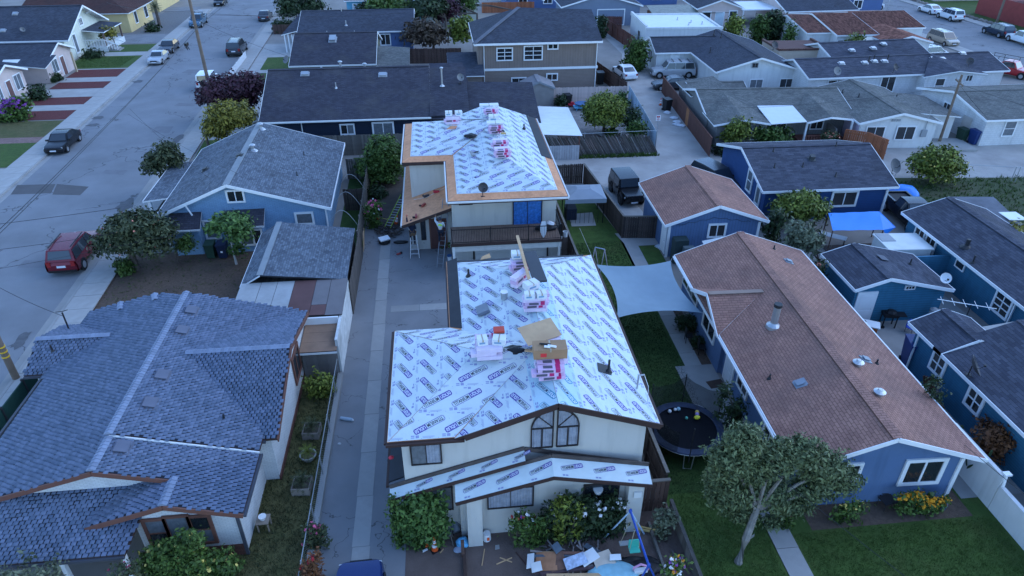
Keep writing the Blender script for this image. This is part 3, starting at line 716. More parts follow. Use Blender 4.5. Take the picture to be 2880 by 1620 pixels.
mb = MB(); mb.slab([(6.62,FD-.1,FE+.78*PF+.025),(6.62,6.0,FE+.78*PF+.025),(7.36,6.0,FE+.045),(7.36,FD-.1,FE+.045)], .012); mb.build('felt_strip', felt, F)
for a, b in (((.12,0,FE),(.12,w0,FE)), ((7.42,0,FE),(7.42,FD,FE)), ((.12,-.02,FE),(7.42,-.02,FE)), ((-2.8,w0,FE),(-2.8,w1,FE)), ((-2.8,w0-.02,FE),(.12,w0-.02,FE))):
    fascia(F, a, b, darkbrown, .22, .04, -.12); 
for a, b in (((.06,0,FE),(.06,w0,FE)), ((7.48,0,FE),(7.48,FD,FE)), ((.1,-.08,FE),(7.45,-.08,FE)), ((-2.86,w0,FE),(-2.86,w1,FE))): gutter(F, Vector(a), Vector(b), offwhite)
mb = MB(); mb.box((.35,2.2,2.5),(7.1,14.4,5.3)); mb.box((.32,2.21,0),(7.3,14.4,2.5)); mb.box((-2.35,6.9,2.0),(.35,14.2,5.3)); mb.box((-2.6,4.12,0),(.34,14.2,2.25)); 
mb.face([(-2.6,4.1,0),(.34,4.1,0),(.34,4.1,3.25),(-2.6,4.1,2.2)]); mb.face([(7.1,14.41,5.3),(.35,14.41,5.3),(FX,14.41,6.6)]); mb.build('wall', stucco, F)
# side porch roof: bare sheathing rising to the house
MB().slab([(-2.95,13.2,2.42),(-2.95,3.0,2.42),(.34,3.0,3.55),(.34,13.2,3.55)], .1, 0, 1).build('porch_roof', [osb, darkbrown], F)
gutter(F, (-3.0,3.0,2.42), (-3.0,13.2,2.42), offwhite); fascia(F, (-2.95,2.97,2.42), (.34,2.97,3.55), darkbrown, .2, .05, -.1, 'barge_board')
for k in range(6):
    MB().box((0,0,0),(2.3,.012,.006)).build('sheathing_joint', darkbrown, F, (-2.2,3.9+k*.0,2.72)) if False else None
door(F, 'S', -.62,4.06,.05, 1.0,2.15, M('brown_door', (.10,.045,.04), .5), brownframe)
win(F, 'S', -1.62,4.08,1.5, .26,1.45, 1, 1, wbr, glass, .04)
win(F, 'S', 5.22,2.16,3.45, 1.8,1.95, 2, 1, wbr, M('blue_curtain', (.03,.14,.42), .3, .5, 6, spec=.6), .06)
win(F, 'S', 1.25,2.16,4.3, .8,.3, 1, 1, wbr, glass, .04)
gd = MB(); gd.box((1.75,2.14,0),(6.55,2.2,2.1)); o = gd.build('garage_door', M('garage_door_cream', (.56,.56,.54), .6, .05), F)
for k in range(4): MB().box((1.8,2.115,.04+k*.52),(6.5,2.14,.52+k*.52)).build('door_panel', M('garage_door_cream', (.56,.56,.54)), o)
for x in (1.66, 6.6): MB().box((x-.05,2.12,0),(x+.05,2.2,2.2)).build('door_post', wbr, F)
# balcony
bal = MB().box((.2,-.2,2.42),(7.1,2.2,2.55)).build('balcony_deck', M('deck_boards', (.20,.13,.10), .85, .15, 2, pat='board', pw=.14, gap=.012), F)
MB().box((.22,-.16,2.0),(7.08,-.06,2.42)).build('balcony_beam', stucco, F); MB().box((.16,-.24,2.40),(7.14,-.2,2.6)).build('deck_edge', darkbrown, F)
rl = MB(); rl.bar((.25,-.15,3.52),(7.05,-.15,3.52), .04,.04); rl.bar((.25,-.15,2.65),(7.05,-.15,2.65), .03,.03); rl.bar((7.05,-.15,3.52),(7.05,2.1,3.52), .04,.04); rl.bar((7.05,-.15,2.65),(7.05,2.1,2.65), .03,.03)
rail = rl.build('railing', black, F)
for x in (.25,2.65,5.0,7.05): MB().box((x-.03,-.18,2.55),(x+.03,-.12,3.62)).build('railing_post', black, rail)
bme = MB().box((-.008,-.008,0),(.008,.008,.86)).data('baluster'); bme.materials.append(black); auto_uv(bme)
for k in range(66): link('baluster', bme, rail, (.35+k*.101,-.15,2.65))
for k in range(18): link('baluster', bme, rail, (7.05,-.05+k*.12,2.65))
MB().box((.25,-.18,0),(.40,-.04,2.4)).build('balcony_post', offwhite, F); MB().box((6.9,-.18,0),(7.05,-.04,2.4)).build('balcony_post', stucco, F)
pipe(F, 1.9,1.9,FE+.35,.35,.05,dark); pipe(F, 6.0,10.8,FE+.6,.35,.05,dark)
# ---------------------------------------------------------------- left house with tab-shingle roof
whitebrick = M('white_painted_brick', (.66,.66,.65), .8, .08, 2, bump=.2, pat='brick', pw=.22, ph=.075, gap=.008, col2=(.60,.60,.60), gapc=(.42,.42,.42), pb=.5, stain=.3, stcol=(.40,.39,.37))
LH = thing('shingled_house', 'white brick house under broad blue-grey tab-shingle roof with brown barge boards', 'house', (-13.35,18.0,0))
def lx(x): return x+13.35
def ly(y): return y-18.0
def Lp(*a): return [(lx(x), ly(y), z) for x, y, z in a]
zc = 3.33
tab_slope(LH, Lp((-19.0,32.6,2.55),(-18.7,19.3,2.6),(-13.35,19.3,4.05),(-13.35,31.3,4.05),(-15.4,32.4,3.52)))
tab_slope(LH, Lp((-13.35,31.3,4.19),(-13.35,21.1,4.19),(-8.0,21.1,2.74),(-8.0,31.3,2.74)))
tab_slope(LH, Lp((-13.35,21.1,4.05),(-13.35,19.3,4.05),(-10.65,19.3,zc),(-10.65,18.05,zc),(-8.0,18.05,2.6),(-8.0,21.1,2.6)))
tab_slope(LH, Lp((-13.5,19.7,2.55),(-13.5,18.05,2.55),(-10.65,18.05,zc),(-10.65,19.7,zc)))
tab_slope(LH, Lp((-19.2,17.0,2.2),(-11.9,17.0,2.2),(-11.7,18.4,2.55),(-11.9,19.8,2.92),(-19.2,19.8,2.92)))
# east cross gable
tab_slope(LH, Lp((-12.1,26.55,3.86),(-8.3,21.8,2.68),(-7.45,21.8,2.68),(-7.5,26.55,3.86)))
tab_slope(LH, Lp((-12.1,26.55,3.86),(-7.5,26.55,3.86),(-7.55,31.2,2.71),(-8.3,31.2,2.71)))
# west wing
tab_slope(LH, Lp((-20.0,27.45,2.45),(-18.7,27.45,2.45),(-16.6,29.3,3.2),(-20.0,29.3,3.2)))
tab_slope(LH, Lp((-20.0,29.3,3.2),(-16.6,29.3,3.2),(-18.8,31.5,2.45),(-20.0,31.5,2.45)))
for a, b in (((-13.35,19.3,4.12),(-13.35,21.1,4.12)), ((-13.35,21.05,4.26),(-13.35,31.3,4.26)), ((-10.65,18.05,zc+.06),(-10.65,19.4,zc+.06)), ((-7.5,26.55,3.92),(-12.1,26.55,3.92)), ((-20.0,29.3,3.27),(-16.6,29.3,3.27)), ((-15.4,32.35,3.60),(-15.1,31.6,3.70)), ((-17.3,32.5,3.10),(-17.0,31.7,3.18))):
    caps(LH, Lp(a)[0], Lp(b)[0])
brown_b = brownframe
def lf(a, b, m=brown_b, h=.2, nm='barge_board'): fascia(LH, Lp(a)[0], Lp(b)[0], m, h, .05, -.08, nm)
lf((-19.0,19.26,2.52),(-13.35,19.26,4.03)); lf((-13.35,19.26,4.03),(-10.4,19.26,3.24)); lf((-13.5,18.02,2.53),(-10.65,18.02,zc)); lf((-10.65,18.02,zc),(-8.0,18.02,2.58))
lf((-13.35,21.06,4.16),(-8.0,21.06,2.71), white, .14, 'step_fascia'); lf((-7.42,21.8,2.62),(-7.46,26.55,3.82)); lf((-7.46,26.55,3.82),(-7.5,31.2,2.66))
for a, b in (((-7.94,18.0,2.58),(-7.94,21.1,2.58)), ((-19.3,16.96,2.17),(-11.9,16.96,2.17)), ((-19.05,19.3,2.55),(-19.05,32.6,2.52)), ((-7.9,21.75,2.62),(-8.4,21.75,2.66)), ((-20.0,27.4,2.42),(-18.7,27.4,2.42))): gutter(LH, Lp(a)[0], Lp(b)[0], M('slate_gutter', (.06,.065,.08), .5))
mb = MB()
mb.box((lx(-18.5),ly(20.4),0),(lx(-8.4),ly(31.0),2.45)); mb.box((lx(-8.4),ly(22.1),0),(lx(-7.8),ly(31.0),2.5)); mb.box((lx(-12.0),ly(18.35),0),(lx(-8.4),ly(20.395),2.4))
mb.face(Lp((-12.0,18.34,2.4),(-8.4,18.34,2.4),(-8.4,18.34,2.58),(-10.65,18.34,3.2),(-12.0,18.34,2.8)))
mb.face(Lp((-18.4,19.6,2.3),(-10.4,19.6,2.3),(-10.4,19.6,3.1),(-13.35,19.6,3.9),(-18.4,19.6,2.6)))
mb.face(Lp((-7.8,22.1,2.5),(-7.8,31.0,2.5),(-7.8,26.55,3.65))); mb.box((lx(-19.7),ly(27.8),0),(lx(-18.4),ly(31.2),2.4)); mb.face(Lp((-19.7,27.8,2.4),(-19.7,31.2,2.4),(-19.7,29.3,3.0))[::-1])
mb.build('wall', whitebrick, LH)
MB().box((lx(-12.05),ly(18.30),0),(lx(-8.35),ly(18.34),.62)).build('brick_plinth', M('brown_brick', (.14,.06,.045), .9, .15, 3, pat='brick', pw=.22, ph=.075), LH)
MB().box((lx(-7.81),ly(22.05),0),(lx(-7.74),ly(31.0),.25)).build('brick_plinth', M('brown_brick', (.14,.06,.045)), LH)
win(LH, 'S', lx(-11.3),ly(18.30),1.65, .62,1.35, 1, 2, brownframe, [glass, curtain], .12); win(LH, 'S', lx(-10.5),ly(18.30),1.65, .72,1.5, 1, 1, brownframe, curtain, .12); win(LH, 'S', lx(-9.7),ly(18.30),1.65, .62,1.35, 1, 2, brownframe, [curtain, glass], .12)
win(LH, 'E', lx(-7.76),ly(28.0),1.75, 1.3,1.3, 2, 1, brownframe, glass, .14)
MB().box((lx(-8.42),ly(18.28),0),(lx(-8.3),ly(18.36),2.5)).build('corner_trim', M('slate_gutter', (.06,.065,.08)), LH)
for x in (-12.1,-14.2): MB().box((lx(x)-.08,ly(17.15),0),(lx(x)+.08,ly(17.31),2.15)).build('porch_post', white, LH)
for (i,j,x,y) in [(0,1,1455,930),(0,1,1385,1080),(0,1,1235,1415),(0,2,1145,175),(0,2,930,500)]:
    q = tl(i,j,x,y,3.78); rvent(LH, lx(q.x), ly(q.y), 4.19-(q.x+13.35)*.271-.0 if q.y > 21.1 else 4.05-(q.x+13.35)*.271, .42,.5, M('vent_grey', (.12,.125,.16), .5), R(15.2), 'y', .10)
for (i,j,x,y,z) in [(0,2,1415,205,3.2),(0,2,1700,285,3.0),(0,1,400,1205,2.9)]:
    q = tl(i,j,x,y,z); pipe(LH, lx(q.x), ly(q.y), z, .4, .045, dark)
q = tl(0,1,510,1010,2.9); mb = MB(); mb.cyl((lx(q.x),ly(q.y),2.7),(lx(q.x),ly(q.y),3.7), .04); mb.tube([(lx(q.x)-.3,ly(q.y),3.75),(lx(q.x),ly(q.y)+.1,3.72),(lx(q.x)+.3,ly(q.y),3.85)], .02); mb.build('service_mast', dark, LH)
flush_tabs()

# ---------------------------------------------------------------- pale blue brick house
bluebrick = M('pale_blue_brick', (.22,.36,.52), .8, .07, 2, bump=.2, pat='brick', pw=.30, ph=.09, gap=.010, col2=(.20,.33,.48), gapc=(.13,.22,.33), pb=.6)
B3 = thing('blue_brick_house', 'pale blue painted-brick bungalow with grey shingle gable roof beside parked red car', 'house', (-13.9,43.7,0), R(1.4))
zf = gable(B3, -5.3,6.1,0,12.6, 2.7,4.75,'y', sh_grey, bluebrick, white, .45,.4, r=-.35, cap=M('light_cap', (.22,.24,.25), .9))
win(B3, 'S', -.0,.36,3.75, .95,.7, 2, 1, white, glass, .12); win(B3, 'S', 4.2,.36,1.85, 1.0,.7, 1, 1, white, curtain, .14); win(B3, 'S', -2.0,.36,1.4, .8,1.2, 1, 1, white, curtain, .12)
for x0, x1 in ((-4.3,-2.6), (-.8,1.5)):
    walls(B3, x0,x1,-.5,.4,0,1.95, bluebrick, 'bay_wall'); slope(B3, [(x0-.2,-.75,2.0),(x1+.2,-.75,2.0),(x1+.2,.4,2.75),(x0-.2,.4,2.75)], sh_dark, .08, white, 'bay_roof'); fascia(B3, (x0-.2,-.77,2.0), (x1+.2,-.77,2.0), white, .12, .03, -.05)
win(B3, 'S', .35,-.54,1.1, .8,1.0, 1, 1, white, curtain, .12); win(B3, 'S', 1.1,-.54,1.1, .5,1.0, 1, 1, white, glass, .1)
for a in ((-4.7,.02,2.0),): MB().bar((-3.2,-.02,3.5), (-2.9,-.02,2.7), .06, .08).build('bracket', white, B3)
slope(B3, [(-7.2,3.5,2.35),(-5.2,3.5,2.55),(-5.2,10.5,2.55),(-7.2,10.5,2.35)], sh_grey, .1, white, 'porch_roof'); fascia(B3, (-7.22,3.5,2.35), (-7.22,10.5,2.35), white, .16, .04, -.06)
for yy in (3.7,10.2): MB().box((-7.0,yy,0),(-6.8,yy+.2,2.3)).build('porch_post', white, B3)
downpipe(B3, 5.7,.28,0,2.6); downpipe(B3, -4.9,.28,0,2.5)
for (i,j,x,y,h) in [(1,0,80,1040,.0),(1,0,10,1200,.0)]:
    q = tl(i,j,x,y,3.9); X = q.x+13.9; pipe(B3, X, q.y-43.7, zf(X,0), .35,.11, steel, True)
for (i,j,x,y) in [(0,0,1560,1245),(1,0,40,990),(0,0,1840,1255)]:
    q = tl(i,j,x,y,3.9); X = q.x+13.9; rvent(B3, X, q.y-43.7, zf(X,0), .3,.3, M('vent_dark', (.05,.055,.06), .6), R(-20) if X < -.35 else R(18), 'y')
for yy in (4,8): pipe(B3, 3.5,yy, zf(3.5,0), .3,.03, dark)

# ---------------------------------------------------------------- grey shingled shed with patched lean-to
G1 = thing('shingled_shed', 'long grey shingled shed with patched metal and felt lean-to roofs beside the driveway', 'shed', (-10.5,29.0,0))
def gx(x): return x+10.5
def gy(y): return y-29.0
timber_d = M('weathered_planks', (.085,.07,.06), .9, .2, 2, pat='board', pw=.16, gap=.012, rnd=.25)
slope(G1, [(gx(-11.9),gy(41.2),2.35),(gx(-11.8),gy(34.6),2.35),(gx(-10.6),gy(34.6),3.05),(gx(-10.7),gy(41.3),3.05)], sh_grey, .1, white)
slope(G1, [(gx(-10.7),gy(41.3),3.05),(gx(-10.6),gy(34.6),3.05),(gx(-5.85),gy(34.6),2.5),(gx(-5.95),gy(41.0),2.5)], sh_grey, .1, dark)
fascia(G1, (gx(-11.92),gy(41.2),2.35), (gx(-11.82),gy(34.6),2.35), white, .14)
walls(G1, gx(-11.6),gx(-6.05),gy(34.9),gy(40.8),0,2.35, timber_d); MB().bar((gx(-10.6),gy(34.6),3.06),(gx(-10.7),gy(41.3),3.06), .35,.03).build('ridge_cap', M('light_cap', (.22,.24,.25)), G1)
def lz(y): return 2.38+.045*(y-31.2)
for (xa, xb, ya, yb, m) in ((-11.7,-10.6,31.3,34.65,'a'),(-10.58,-9.7,31.3,34.65,'a'),(-9.68,-8.75,31.3,34.65,'a'),(-8.73,-7.55,31.3,34.65,'r'),(-7.53,-6.72,32.2,34.65,'g'),(-7.53,-6.72,31.25,32.18,'r'),(-6.70,-5.8,31.2,34.65,'g')):
    mt_ = {'a': M('pale_roll_roofing', (.34,.345,.34), .8, .12, 1.5, stain=.5, stcol=(.22,.22,.22)), 'r': M('red_roll_roofing', (.12,.06,.055), .9, .12, 1), 'g': M('grey_roll_roofing', (.155,.14,.14), .9, .12, 1)}[m]
    slope(G1, [(gx(xa),gy(ya),lz(ya)),(gx(xb),gy(ya),lz(ya)),(gx(xb),gy(yb),lz(yb)),(gx(xa),gy(yb),lz(yb))], mt_, .05, dark, 'roofing_panel')
MB().box((gx(-5.98),gy(29.1),0),(gx(-5.84),gy(34.9),2.25)).build('side_wall', M('peeling_white_wall', (.60,.60,.58), .8, .15, 3, stain=.6, stcol=(.25,.24,.22)), G1)
MB().box((gx(-7.85),gy(31.0),1.9),(gx(-6.0),gy(31.1),2.35)).build('end_wall', white, G1)
for k in range(3):
    ya = 28.75+.78*k; slope(G1, [(gx(-7.75),gy(ya),1.82+.045*k),(gx(-5.9),gy(ya),1.82+.045*k),(gx(-5.9),gy(ya+.80),1.86+.045*k),(gx(-7.75),gy(ya+.80),1.86+.045*k)], M('brown_roll_roofing', (.27,.165,.11), .9, .15, 1.2, stain=.4, stcol=(.12,.08,.06)), .05, dark, 'roofing_panel')
fascia(G1, (gx(-7.77),gy(28.73),1.8), (gx(-5.88),gy(28.73),1.8), white, .10)
pb = MB().box((-.085,0,0),(.085,.025,1.72)).data('wall_board'); pb.materials.append(M('taupe_board', (.20,.18,.17), .85, .12, 2, rnd=.15)); auto_uv(pb)
for k in range(10): link('wall_board', pb, G1, (gx(-7.65)+.18*k, gy(29.05), 0))
# plank wall on the driveway side
for k in range(40):
    h = 2.1+random.uniform(-.05,.08); MB().box((0,-.085,0),(.03,.085,h)).build('wall_board', timber_plank if False else M('grey_plank', (.10,.085,.075), .9, .2, 3, rnd=.3), G1, (gx(-5.80), gy(34.8)+.176*k, 0))

# ---------------------------------------------------------------- brown-roofed blue house and its garage
bluegrey = M('blue_stucco', (.10,.165,.29), .85, .06, 1.2, bump=.3, bscale=60, streak=.3)
bluewood = M('blue_board_siding', (.10,.165,.29), .8, .08, 1.5, pat='board', pw=.2, gap=.014, streak=.3)
BR = thing('brown_roofed_house', 'long blue house with brown shingle roof and silver flue beside the shade sail', 'house', (16.75,17.8,0), R(-1.6))
zb = gable(BR, -3.75,4.05,0,17.2, 2.65,4.1,'y', sh_brown, bluegrey, white, .55,.45, r=0.)
# west cross gable
slope(BR, [(-3.85,9.0,2.65),(-.9,11.2,3.75),(-3.85,11.2,3.75)][::1], sh_brown, .1, white); slope(BR, [(-3.85,11.2,3.75),(-.9,11.2,3.75),(-3.85,13.5,2.65)], sh_brown, .1, white)
fascia(BR, (-3.88,9.0,2.65), (-3.88,11.2,3.75), white, .2, .04, -.09, 'barge_board'); fascia(BR, (-3.88,11.2,3.75), (-3.88,13.5,2.65), white, .2, .04, -.09, 'barge_board')
mb = MB(); mb.face([(-3.4,9.3,0),(-3.4,13.2,0),(-3.4,13.2,2.7),(-3.4,11.2,3.6),(-3.4,9.3,2.7)][::-1]); mb.box((-3.39,9.3,0),(-3.1,13.2,2.6)); mb.build('bay_wall', bluegrey, BR)
MB().bar((-3.8,11.2,3.77),(-.9,11.2,3.77), .3,.03).build('ridge_cap', M('tan_cap', (.27,.19,.15), .9), BR)
win(BR, 'W', -3.44,11.2,1.9, 1.7,1.4, 2, 1, white, glass, .12); win(BR, 'W', -3.44,11.2,2.95, .7,.35, 1, 1, white, glass, .1)
win(BR, 'W', -3.24,15.2,1.75, 2.6,1.1, 3, 1, white, [glass, curtain], .09); win(BR, 'W', -3.24,6.6,1.6, 1.1,1.0, 2, 1, white, glass, .12); win(BR, 'W', -3.24,3.2,1.6, 1.1,1.0, 2, 1, white, glass, .12)
door(BR, 'W', -3.24,8.3,.1, .95,2.05, M('white_security_door', (.62,.64,.66), .5, .1), white)
win(BR, 'S', 1.95,.41,1.7, 1.45,1.15, 2, 1, white, glass, .17); win(BR, 'S', -1.3,.41,1.9, .9,.8, 1, 1, white, glass, .14)
MB().box((3.38,.38,0),(3.54,.46,2.35)).build('corner_trim', white, BR); MB().box((-3.28,.38,0),(-3.16,.46,2.35)).build('corner_trim', white, BR)
gutter(BR, (4.12,0,2.62), (4.12,17.2,2.62), white); gutter(BR, (-3.82,0,2.62), (-3.82,9.0,2.62), white); gutter(BR, (-3.82,13.5,2.62), (-3.82,17.2,2.62), white)
def on(root, i, j, x, y, z0, ox, oy, rz, zfun, n=4):
    """local xy of a photo point lying on a roof"""
    z = z0
    for _ in range(n):
        q = tl(i,j,x,y,z); dx, dy = q.x-ox, q.y-oy; c, s = math.cos(-rz), math.sin(-rz); X, Y_ = dx*c-dy*s, dx*s+dy*c; z = zfun(X, Y_)
    return X, Y_, z
for (i,j,x,y,k) in [(3,1,40,1010,'flue'),(3,1,675,1310,'cap'),(3,2,835,85,'cap'),(3,1,155,525,'low'),(3,1,735,1265,'low'),(3,1,245,1440,'low'),(3,1,45,430,'p'),(3,1,820,1295,'p'),(3,1,10,1410,'p'),(3,2,240,0,'low')]:
    X, Y_, z = on(BR, i,j,x,y,3.5, 16.75,17.8, R(-1.6), zb)
    if k == 'flue':
        mb = MB(); mb.lathe([(.36,-.1),(.34,.05),(.2,.16),(.17,.2),(.17,1.1)], 12, (X,Y_,z)); o = mb.build('flue', steel, BR); MB().lathe([(.2,1.12),(.2,1.26),(.19,1.28)], 12, (X,Y_,z)).build('flue_cap', dark, o)
    elif k == 'cap': mb = MB(); mb.lathe([(.14,-.05),(.14,.14),(.24,.15),(.25,.2),(.12,.25),(.08,.33)], 12, (X,Y_,z)); mb.build('roof_vent', steel, BR)
    elif k == 'low': rvent(BR, X, Y_, z, .26,.2, M('vent_bluegrey', (.22,.25,.29), .5), R(20) if X > 0 else R(-20), 'y', .08)
    else: pipe(BR, X, Y_, z, .25,.04, dark)

BG = thing('brown_roofed_garage', 'small blue board-sided garage with brown shingle gable roof beside the black jeep', 'garage', (17.6,39.1,0), R(-.6))
zg = gable(BG, -3.5,3.5,0,6.9, 2.6,3.85,'y', sh_brown, bluewood, white, .45,.4)
win(BG, 'S', .2,.36,1.85, 1.0,.8, 2, 1, white, glass, .13); door(BG, 'W', -3.08,1.2,.05, .85,2.0, white, white); 
for x in (-3.05,3.05): MB().box((x-.08,.33,0),(x+.08,.41,2.35)).build('corner_trim', white, BG)
mb = MB(); n = 26; mb.tube([(-2.6+5.0*k/n, .33, 2.35+.55*(1-abs(-2.6+5.0*k/n)/3.1)-.12*abs(math.sin(k*.75))) for k in range(n+1)], .012, 4); mb.build('string_lights', dark, BG)
# ---------------------------------------------------------------- other houses
navy = M('navy_lap_siding', (.012,.022,.045), .75, .08, 2, pat='lap', pw=.16, gap=.02)
royal = M('royal_blue_siding', (.022,.068,.19), .75, .08, 2, pat='lap', pw=.14, gap=.014)
tealw = M('teal_siding', (.035,.145,.235), .75, .08, 2, streak=.3, pat='lap', pw=.13, gap=.014)
tealg = M('teal_garage_siding', (.035,.155,.245), .75, .08, 2, streak=.3, pat='lap', pw=.16, gap=.02)
taupe = M('taupe_board_siding', (.225,.175,.15), .85, .06, 1.5, streak=.25, pat='board', pw=.3, gap=.02)
taupel = M('taupe_lap_siding', (.225,.175,.15), .85, .06, 1.5, pat='lap', pw=.16, gap=.02)
midblue = M('mid_blue_siding', (.10,.16,.32), .8, .06, 1.5, pat='lap', pw=.15, gap=.014)
cream = M('cream_siding', (.62,.62,.52), .8, .06, 1.5, pat='lap', pw=.14, gap=.012)
pink = M('pink_stucco', (.56,.44,.40), .85, .06, 1.5, bump=.3, bscale=60)
yellow = M('yellow_siding', (.62,.46,.22), .85, .06, 1.5, pat='lap', pw=.16, gap=.014)
whitew = M('white_stucco', (.62,.62,.61), .85, .05, 1.2, bump=.3, bscale=60, streak=.3, stain=.25, stcol=(.5,.5,.48))
whiteb = M('white_block', (.58,.58,.58), .85, .07, 1.2, streak=.3, pat='brick', pw=.4, ph=.2, gap=.01, col2=(.62,.62,.62), gapc=(.45,.45,.45), pb=.4, stain=.3, stcol=(.42,.41,.40))
greyw = M('grey_siding', (.20,.195,.19), .85, .06, 1.5, pat='board', pw=.25, gap=.015)
lilac = M('lilac_stucco', (.55,.47,.58), .85, .05, 1.2)
tan = M('tan_stucco', (.50,.40,.31), .85, .06, 1.5)
cedar = M('cedar', (.30,.12,.06), .85, .2, 2, pat='board', pw=.15, gap=.012, rnd=.2)

# navy house behind
NV = thing('navy_house', 'long navy lap-sided house with near-black shingle roof behind the re-roofed pair', 'house', (-16.2,62.2,0))
zn = gable(NV, 0,15.3,0,14.0, 2.8,5.65,'x', sh_dark, navy, offwhite, .5,.3, ends='a')
slope(NV, [(15.3,-.1,2.65),(25.2,-1.6,2.4),(25.2,5.2,4.25),(19.0,5.6,4.35),(18.6,9.2,5.3),(15.3,9.2,5.3)], sh_dark, .12, dark); walls(NV, 15.3,24.8,.5,9.0,0,2.5, navy)
mb = MB(); mb.slab([(15.2,.0,2.9),(18.8,.0,2.9),(18.8,6.9,5.45),(15.2,6.9,5.45)], .1); mb.build('roof_slope', sh_dark, NV)
win(NV, 'S', 7.62,.46,1.75, 1.1,.8, 2, 1, white, [glass, curtain], .13); win(NV, 'S', 10.85,.46,1.55, 1.7,1.3, 2, 1, white, curtain, .15)
for (i,j,x,y,k) in [(1,0,605,665,'p'),(1,0,672,765,'c'),(1,0,592,835,'p'),(1,0,768,825,'p'),(1,0,862,875,'c'),(1,0,1405,640,'t'),(1,0,370,560,'v'),(1,0,955,545,'v')]:
    X, Y_, z = on(NV, i,j,x,y,4.5, -16.2,62.2, 0, zn)
    if k == 'v': rvent(NV, X, Y_, z, .6,.4, None, R(22), 'x')
    elif k == 't': pipe(NV, X, Y_, z, 1.6,.08, steel, True)
    elif k == 'c': pipe(NV, X, Y_, z, .8,.11, steel, True)
    else: pipe(NV, X, Y_, z, .5,.05, steel)
downpipe(NV, 3.6,.42,0,2.6, offwhite); gutter(NV, (0,-.06,2.78), (15.3,-.06,2.78), offwhite)
dish((2.0,66.5,4.6), R(20), 'grey satellite dish on pole by low end of navy house roof', .35)

# brown two-storey
BT = thing('taupe_house', 'two-storey taupe house with white trim and dark hipped roof at alley corner', 'house', (4.6,78.3,0))
x1 = 13.7; dd = 11.8
def BS(p): slope(BT, p, sh_navy, .14, white)
pk = (5.0,6.2,8.1)
BS([(-.6,0,5.5),(x1,0,5.5),(x1-.2,5.9,7.8),pk]); BS([(x1,dd,5.5),(-.6,dd,5.5),pk,(x1-.2,5.9,7.8)]); BS([(-.6,dd,5.5),(-.6,0,5.5),pk])
BS([(x1,0,5.5),(x1+.02,dd,5.5),(x1-.2,5.9,7.8)])
MB().bar((-.6,0,5.56),(5.0,6.2,8.14), .5,.06).build('ridge_cap', M('hip_cap', (.12,.125,.145), .9), BT)
for a, b in (((-.6,-.02,5.5),(x1,-.02,5.5)), ((x1+.02,0,5.5),(x1+.02,dd,5.5)), ((-.62,0,5.5),(-.62,dd,5.5))): fascia(BT, a, b, white, .22)
walls(BT, .4,x1-.4,.5,dd-.4,2.7,5.4, taupe); walls(BT, .38,x1-.38,.48,dd-.4,0,2.45, taupel); walls(BT, .30,x1-.30,.42,dd-.4,2.45,2.70, white, 'belt_course'); walls(BT, -.2,.4,.52,dd-.4,0,5.38, taupe)
slope(BT, [(-3.6,-1.6,2.5),(.4,-1.6,2.5),(.4,3.0,4.0),(-3.6,3.0,4.0)], sh_navy, .1, white); walls(BT, -3.2,.1,-1.2,3.0,0,2.45, taupel); slope(BT, [(-3.7,-1.4,2.6),(-3.7,3.2,2.6),(-5.2,3.2,2.4),(-5.2,-1.4,2.4)][::-1], sh_navy, .1, white)
for (x, z, w, h, nx, ny) in ((2.8,4.25,1.6,1.2,2,3),(6.0,4.3,1.9,1.35,2,3),(8.2,4.97,1.0,.45,2,1),(8.2,1.6,1.1,.6,2,1),(4.4,1.0,1.5,1.1,2,1)): win(BT, 'S', x,.44,z, w,h, nx,ny, white, glass, .13)
downpipe(BT, .5,.4,0,5.3); downpipe(BT, x1-.5,.4,0,5.3); downpipe(BT, -2.9,-1.3,0,2.4)
for (i,j,x,y) in [(2,0,232,195),(2,0,308,205),(2,0,356,215),(2,0,222,140),(2,0,138,80),(2,0,348,105)]:
    X, Y_, z = on(BT, i,j,x,y,6.8, 4.6,78.3, 0, lambda X, Y_: 5.5+Y_*.38); pipe(BT, X, Y_, z, .5,.06, steel) if y > 120 else rvent(BT, X, Y_, z, .5,.4, M('vent_dark', (.05,.055,.06)), R(20), 'x')

# dark roofed cottage and blue house beyond
SB = thing('dark_roofed_cottage', 'low cottage with black-brown weathered roof and box chimney vent between navy and blue houses', 'house', (-16.9,82.3,0))
zs_ = gable(SB, 0,9.8,0,12.8, 2.7,4.95,'x', sh_dark, M('green_grey_wall', (.12,.12,.09), .9), offwhite, .4,.25)
slope(SB, [(9.8,-.2,2.5),(13.6,-.2,2.3),(13.6,4.6,3.4),(9.8,4.6,3.7)], sh_green, .1, white, 'lean_to_roof'); walls(SB, 9.6,13.2,.2,4.4,0,2.25, M('green_grey_wall', (.12,.12,.09)))
for (i,j,x,y,k) in [(1,0,577,300,'v'),(1,0,590,355,'v'),(1,0,565,465,'p'),(1,0,768,455,'p')]:
    X, Y_, z = on(SB, i,j,x,y,4, -16.9,82.3, 0, zs_); rvent(SB, X, Y_, z, .7,.5, None, R(20), 'x', .3) if k == 'v' else pipe(SB, X, Y_, z, .9,.06, steel)
MB().box((3.5,-.02,0),(3.7,.1,2.5)).build('porch_post', white, SB)
TB = thing('blue_house', 'mid-blue house with charcoal roof behind the dark cottage, white-trimmed window', 'house', (-18.6,99.3,0))
zt = gable(TB, 0,15.6,0,11.6, 2.8,4.6,'x', sh_navy, midblue, white, .5,.3); win(TB, 'S', 11.6,.46,1.6, 1.2,1.3, 2, 1, white, glass, .14)
slope(TB, [(-2.3,1.0,2.4),(0,1.0,2.9),(0,5.8,4.5)][::1], sh_navy, .1, white, 'porch_roof')
for k in range(3): MB().box((-2.0+.5*k,1.1,0),(-1.85+.5*k,1.25,2.4)).build('porch_post', white, TB)
